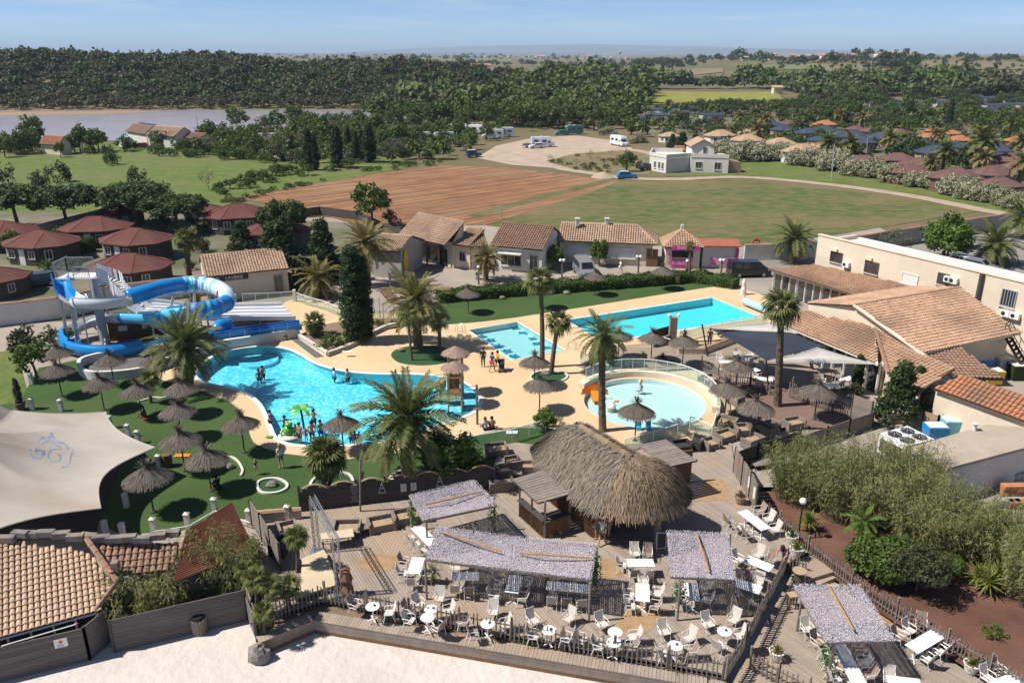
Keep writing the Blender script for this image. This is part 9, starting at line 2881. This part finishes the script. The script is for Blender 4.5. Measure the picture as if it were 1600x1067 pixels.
# people
SKIN={k:mk('skin_'+k,c,tuple(x*.92 for x in c),3,0.55)for k,c in(('tan',(0.42,0.22,0.13)),('pale',(0.55,0.34,0.25)),('brown',(0.25,0.125,0.075)))}
for k,c in(('cloth_black',(.02,.02,.022)),('cloth_blue',(.02,.05,.28)),('cloth_red',(.5,.02,.02)),('cloth_yellow',(.65,.42,.02)),('cloth_white',(.7,.7,.68)),('cloth_denim',(.16,.24,.36)),('cloth_olive',(.09,.10,.05)),('cloth_beige',(.45,.36,.27)),('cloth_pink',(.55,.2,.22)),('hair_dark',(.025,.017,.012)),('hair_brown',(.10,.055,.03)),('hair_fair',(.32,.21,.10))):
 mk(k,c,tuple(x*.85 for x in c),6,0.85)
POSES={'stand':dict(pelvis=(0,0,.93),waist=(0,0,1.10),chest=(0,.01,1.36),neck=(0,0,1.49),head=(0,.03,1.63),crown=(0,.01,1.72),sl=(-.18,0,1.40),el=(-.24,-.02,1.12),wl=(-.24,.10,.90),hl=(-.23,.15,.80),sr=(.18,0,1.40),er=(.25,-.03,1.13),wr=(.24,.09,.90),hr=(.23,.14,.81),jl=(-.10,0,.88),kl=(-.11,.03,.49),al=(-.11,-.02,.09),tl=(-.12,.14,.04),jr=(.10,0,.88),kr=(.11,.02,.49),ar=(.12,-.03,.09),tr=(.13,.13,.04)),'walk':dict(pelvis=(0,0,.92),waist=(0,.01,1.10),chest=(0,.03,1.36),neck=(0,.03,1.49),head=(0,.06,1.62),crown=(0,.05,1.71),sl=(-.18,.02,1.40),el=(-.24,.12,1.15),wl=(-.22,.28,1.0),hl=(-.2,.35,.95),sr=(.18,.02,1.40),er=(.25,-.14,1.14),wr=(.24,-.16,.92),hr=(.23,-.14,.83),jl=(-.10,0,.88),kl=(-.10,-.04,.49),al=(-.10,-.30,.14),tl=(-.10,-.18,.04),jr=(.10,0,.88),kr=(.10,.18,.50),ar=(.10,.22,.09),tr=(.11,.38,.05)),'lean':dict(pelvis=(0,-.18,.92),waist=(0,-.06,1.08),chest=(0,.12,1.27),neck=(0,.22,1.36),head=(0,.32,1.45),crown=(0,.38,1.52),sl=(-.18,.14,1.28),el=(-.25,.28,1.08),wl=(-.2,.45,.98),hl=(-.16,.52,.95),sr=(.18,.14,1.28),er=(.25,.28,1.08),wr=(.2,.45,.98),hr=(.16,.52,.95),jl=(-.10,-.18,.88),kl=(-.11,-.1,.49),al=(-.11,-.12,.09),tl=(-.12,.04,.04),jr=(.10,-.18,.88),kr=(.11,-.1,.49),ar=(.12,-.14,.09),tr=(.13,.02,.04)),'sit':dict(pelvis=(0,0,.16),waist=(0,-.02,.34),chest=(0,.03,.60),neck=(0,.06,.73),head=(0,.10,.86),crown=(0,.09,.95),sl=(-.18,.03,.64),el=(-.25,.12,.40),wl=(-.18,.32,.36),hl=(-.13,.40,.37),sr=(.18,.03,.64),er=(.25,.12,.40),wr=(.18,.32,.36),hr=(.13,.40,.37),jl=(-.10,.04,.15),kl=(-.14,.42,.42),al=(-.12,.60,.08),tl=(-.12,.75,.04),jr=(.10,.04,.15),kr=(.14,.42,.42),ar=(.12,.60,.08),tr=(.12,.75,.04)),'swim':dict(pelvis=(0,0,.93),waist=(0,0,1.10),chest=(0,.01,1.36),neck=(0,0,1.49),head=(0,.03,1.63),crown=(0,.01,1.72),sl=(-.18,0,1.40),el=(-.42,.08,1.32),wl=(-.62,.2,1.30),hl=(-.72,.24,1.30),sr=(.18,0,1.40),er=(.42,.08,1.32),wr=(.62,.2,1.30),hr=(.72,.24,1.30),jl=(-.10,0,.88),kl=(-.11,.03,.49),al=(-.11,-.02,.09),tl=(-.12,.14,.04),jr=(.10,0,.88),kr=(.11,.02,.49),ar=(.12,-.03,.09),tr=(.13,.13,.04)),}
EDG=[('pelvis','waist'),('waist','chest'),('chest','neck'),('neck','head'),('head','crown'),('chest','sl'),('sl','el'),('el','wl'),('wl','hl'),('chest','sr'),('sr','er'),('er','wr'),('wr','hr'),('pelvis','jl'),('jl','kl'),('kl','al'),('al','tl'),('pelvis','jr'),('jr','kr'),('kr','ar'),('ar','tr')]
RADI=dict(pelvis=.135,waist=.115,chest=.135,neck=.055,head=.098,crown=.07,sl=.065,el=.042,wl=.03,hl=.04,sr=.065,er=.042,wr=.03,hr=.04,jl=.09,kl=.06,al=.04,tl=.035,jr=.09,kr=.06,ar=.04,tr=.035)
def skin_mesh(name,pos,names,k,m,parent,r_over={}):
 idx={n:i for i,n in enumerate(names)}
 ed=[(idx[a],idx[b])for a,b in EDG if a in idx and b in idx]
 me=bpy.data.meshes.new(name)
 me.from_pydata([pos[n]for n in names],ed,[])
 me.materials.append(m)
 o=link(name,me,parent)
 bm_=me.skin_vertices if hasattr(me,'skin_vertices')else None
 md=o.modifiers.new('skin','SKIN')
 if not me.skin_vertices:
  import bmesh as _b
  b=_b.new();b.from_mesh(me);b.verts.layers.skin.verify();b.to_mesh(me);b.free()
 sv=me.skin_vertices[0].data
 for n,i in idx.items():
  r=r_over.get(n,RADI[n])*k
  sv[i].radius=(r,r*(0.78 if n in('chest','waist','pelvis')else 1))
  sv[i].use_root=(i==0)
 md.use_smooth_shade=True
 s=o.modifiers.new('smooth','SUBSURF');s.levels=1;s.render_levels=2
 return o
def person(label,p,rz,pose='stand',skin='tan',top=None,bottom='cloth_blue',hair='hair_dark',s=1.0,full=None,group=None,long_=False):
 t=thing('person',label,'person',p,group,rz)
 t.scale=(s,s,s)
 pos=POSES[pose]
 names=list(pos)
 b=skin_mesh('body',pos,names,1.0,M['skin_'+skin],t)
 h=Vector(pos['head'])
 m=MB();m.add([h+Vector((-.015,.085,0)),h+Vector((.015,.085,0)),h+Vector((0,.115,-.025)),h+Vector((0,.085,.03))],[(0,1,3),(0,2,1),(0,3,2),(1,2,3)]);link('nose',m.mesh('nose',M['skin_'+skin]),t)
 m=MB();m.lathe([(.118,-.03),(.122,.04),(.095,.11),(.05,.145),(0,.15)],12,h+Vector((0,-.022,0.0)))
 if long_:m.lathe([(.10,-.22),(.11,-.05),(.06,.02)],10,h+Vector((0,-.05,0)))
 link('hair',m.mesh('hair',M[hair],None,True),t)
 if full:skin_mesh('suit',pos,[n for n in names if n not in('neck','head','crown','hl','hr','tl','tr')],1.13,M[full],t)
 if top:skin_mesh('shirt',{**pos,'el':tuple(Vector(pos['sl']).lerp(Vector(pos['el']),.75)),'er':tuple(Vector(pos['sr']).lerp(Vector(pos['er']),.75))},['chest','waist','pelvis','sl','el','sr','er'],1.16,M[top],t)
 if bottom and not full:
  f=1.0 if bottom.startswith('long_')else.8
  mm=bottom.replace('long_','')
  pp=dict(pos)
  if f<1:pp['kl']=tuple(Vector(pos['jl']).lerp(Vector(pos['kl']),f));pp['kr']=tuple(Vector(pos['jr']).lerp(Vector(pos['kr']),f));nn=['pelvis','jl','kl','jr','kr']
  else:nn=['pelvis','jl','kl','al','jr','kr','ar']
  skin_mesh('shorts' if f<1 else 'trousers',pp,nn,1.2,M[mm],t)
 return t
R_=lambda px,py,z=0:P(px,py,z)
person('person in a black wetsuit walking on the beige deck by the turtle pool',R_(755,573),2.9,'stand','tan',full='cloth_black',bottom=None)
person('person in blue top and red shorts beside the turtle pool',R_(769,581),-.6,'walk','tan','cloth_blue','cloth_red')
person('person in a yellow shirt pushing a dark buggy on the beige deck',R_(777,578),-.9,'walk','tan','cloth_yellow','cloth_black')
person('woman in white top and denim shorts standing on the left lawn',R_(440,731),.8,'stand','pale','cloth_white','cloth_denim','hair_fair',.98,long_=True)
person('small child in a green top on the lawn by the putting ring',R_(401,741),1.0,'stand','pale','toy_green' if False else 'cloth_olive','cloth_white','hair_fair',.62)
person('bare chested man in dark trunks standing in the shallow water',R_(470,696,-.25),2.6,'stand','tan',None,'cloth_black')
person('bather in dark trunks seen from behind right of the palm fountain',R_(489,694,-.25),.2,'stand','tan',None,'cloth_black')
person('child in a pink top in the shallow water between two bathers',R_(479,690,-.25),.5,'stand','pale','cloth_pink','cloth_pink','hair_fair',.62)
person('child wading beside the frog fountain',R_(463,684,-.3),.9,'stand','tan',None,'cloth_red','hair_brown',.62)
person('bather with arms spread in the middle of the lagoon',R_(490,651,-.12)-Vector((0,0,1.15)),3.0,'swim','tan',None,'cloth_black')
person('bather up to the chest behind the frog fountain',R_(445,661,-.12)-Vector((0,0,1.15)),.3,'swim','tan',None,'cloth_red')
person('bather standing waist deep right of the palm fountain',R_(501,672,-.12)-Vector((0,0,.95)),.6,'stand','tan',None,'cloth_blue')
person('person in a dark top climbing out at the left lagoon edge',R_(423,663,-.12)-Vector((0,0,.6)),-1.0,'stand','tan','cloth_blue','cloth_black')
person('left of two swimmers near the seat ring of the lagoon',R_(404,583,-.12)-Vector((0,0,1.38)),.3,'stand','tan',None,'cloth_black')
person('right of two swimmers near the seat ring of the lagoon',R_(410,579,-.12)-Vector((0,0,1.32)),.9,'stand','tan',None,'cloth_black')
person('swimmer with white cap look near the upper lagoon edge',R_(522,583,-.12)-Vector((0,0,1.28)),2.0,'stand','pale','cloth_white','cloth_black')
person('swimmer at the upper lagoon edge, right of the other',R_(543,585,-.12)-Vector((0,0,1.25)),1.0,'stand','pale',None,'cloth_red','hair_brown')
person('bather by the parasol hidden behind the fan palm',R_(549,683,-.12)-Vector((0,0,.9)),1.0,'stand','tan',None,'cloth_blue')
person('child in a pink suit at the lagoon edge by the big palm',R_(556,697),.4,'stand','pale','cloth_pink','cloth_pink','hair_brown',.65)
person('child in white at the lagoon edge by the big palm',R_(562,696),-.2,'stand','pale','cloth_white','cloth_white','hair_brown',.6)
person('person wrapped in a blue and white towel sitting on the deck edge',R_(759,672),.5,'sit','tan','cloth_white','cloth_blue','hair_brown')
person('person with a bare back sitting beside the towel wrapped one',R_(769,671),.2,'sit','tan',None,'cloth_black')
person('person in dark clothes sitting in the shade of a straw parasol',R_(341,764),1.0,'sit','brown','cloth_black','cloth_black')
person('person in dark clothes crouching under the parasol by the lawn palm',R_(227,650),1.8,'sit','brown','cloth_black','cloth_black',s=.8)
person('man in white shirt and olive shorts in front of the thatched bar',R_(940,851,.06),-.4,'walk','tan','cloth_white','cloth_olive')
person('person in pale clothes at the left of the thatched bar group',R_(932,841,.06),1.2,'stand','tan','cloth_beige','cloth_denim')
person('woman in white top and beige trousers at the bar opening',R_(949,838,.06),-1.0,'stand','tan','cloth_white','long_cloth_beige',long_=True)
person('person in a pink top bending over at the top of the steps',R_(1222,889,.06),2.4,'lean','tan','cloth_pink','cloth_denim',long_=True)
person('person in white walking on the forecourt behind the hedge',R_(969,428),-1.2,'walk','pale','cloth_white','cloth_white','hair_fair')
person('man in dark clothes standing by the navy sail post',R_(1108,541),2.8,'stand','tan','cloth_black','long_cloth_black')
bg_=thing('buggy','small dark buggy on the beige deck','buggy',R_(784,580));p=R_(784,580)
m=MB();m.hexa([p+Vector((-.2,-.25,.3)),p+Vector((.2,-.25,.3)),p+Vector((.2,.25,.3)),p+Vector((-.2,.25,.3))],[p+Vector((-.24,-.3,.75)),p+Vector((.24,-.3,.75)),p+Vector((.24,.3,1.0)),p+Vector((-.24,.3,1.0))]);m.build('seat',M['cloth_black'],bg_)
for sx in(-.25,.25):
 for sy in(-.28,.28):m=MB();m.tube([p+Vector((sx-.02,sy,.12)),p+Vector((sx+.02,sy,.12))],.12,10);m.build('wheel',M['tyre'],bg_)
m=MB();m.tube([p+Vector((-.2,.25,.7)),p+Vector((-.2,.5,1.05)),p+Vector((.2,.5,1.05)),p+Vector((.2,.25,.7))],.02,5);m.build('handle',M['steel'],bg_)
# low scrub filling the gaps between river, pitches and village
busy=[(o.location.x,o.location.y,7.5 if o['category']in('bungalow','house','building','mobile home')else 5.0)for o in COL.objects if o.get('category')in('bungalow','house','building','mobile home','motorhome','car','trailer','shed','wall')and o.location.y>130]
def free(p):return all((p[0]-x)**2+(p[1]-y)**2>r*r for x,y,r in busy)
for nm,poly,sp,mats,lab,sd in(('river_scrub',[(235,234),(330,223),(480,206),(640,199),(730,200),(745,222),(735,240),(690,251),(600,254),(480,259),(430,249),(330,243)],5.6,('leaf_mid','leaf_wood_green','leaf_mid_dull','leaf_olive','leaf_mid'),'dense low scrub between the river and the ploughed field',41),('village_scrub',[(800,206),(1000,172),(1350,150),(1640,142),(1640,285),(1450,262),(1240,230),(1120,226),(1060,224),(1000,215),(900,204)],8.2,('leaf_mid','leaf_mid_dull','leaf_wood_green','leaf_pine','leaf_wood_brown'),'low garden greenery between the village roofs and behind the car park',42)):
 pts=[p for p in forest([poly],sp,(-130,260),(130,420),sd)if free(p)]
 mass(nm,pts,FAR,mats,lambda s:2.0,sd,lab)
 # the air between here and the far hills
m=bpy.data.materials.new('haze')
m.use_nodes=True
N,L=m.node_tree.nodes,m.node_tree.links
N.remove(N['Principled BSDF'])
pv=N.new('ShaderNodeVolumePrincipled')
pv.inputs['Color'].default_value=(0.62,0.80,1.0,1)
pv.inputs['Density'].default_value=0.00009
L.new(pv.outputs['Volume'],N['Material Output'].inputs['Volume'])
o=MB();o.box((0,0,133),(72000,72000,276))
tag(o.build('haze',m),kind='stuff')
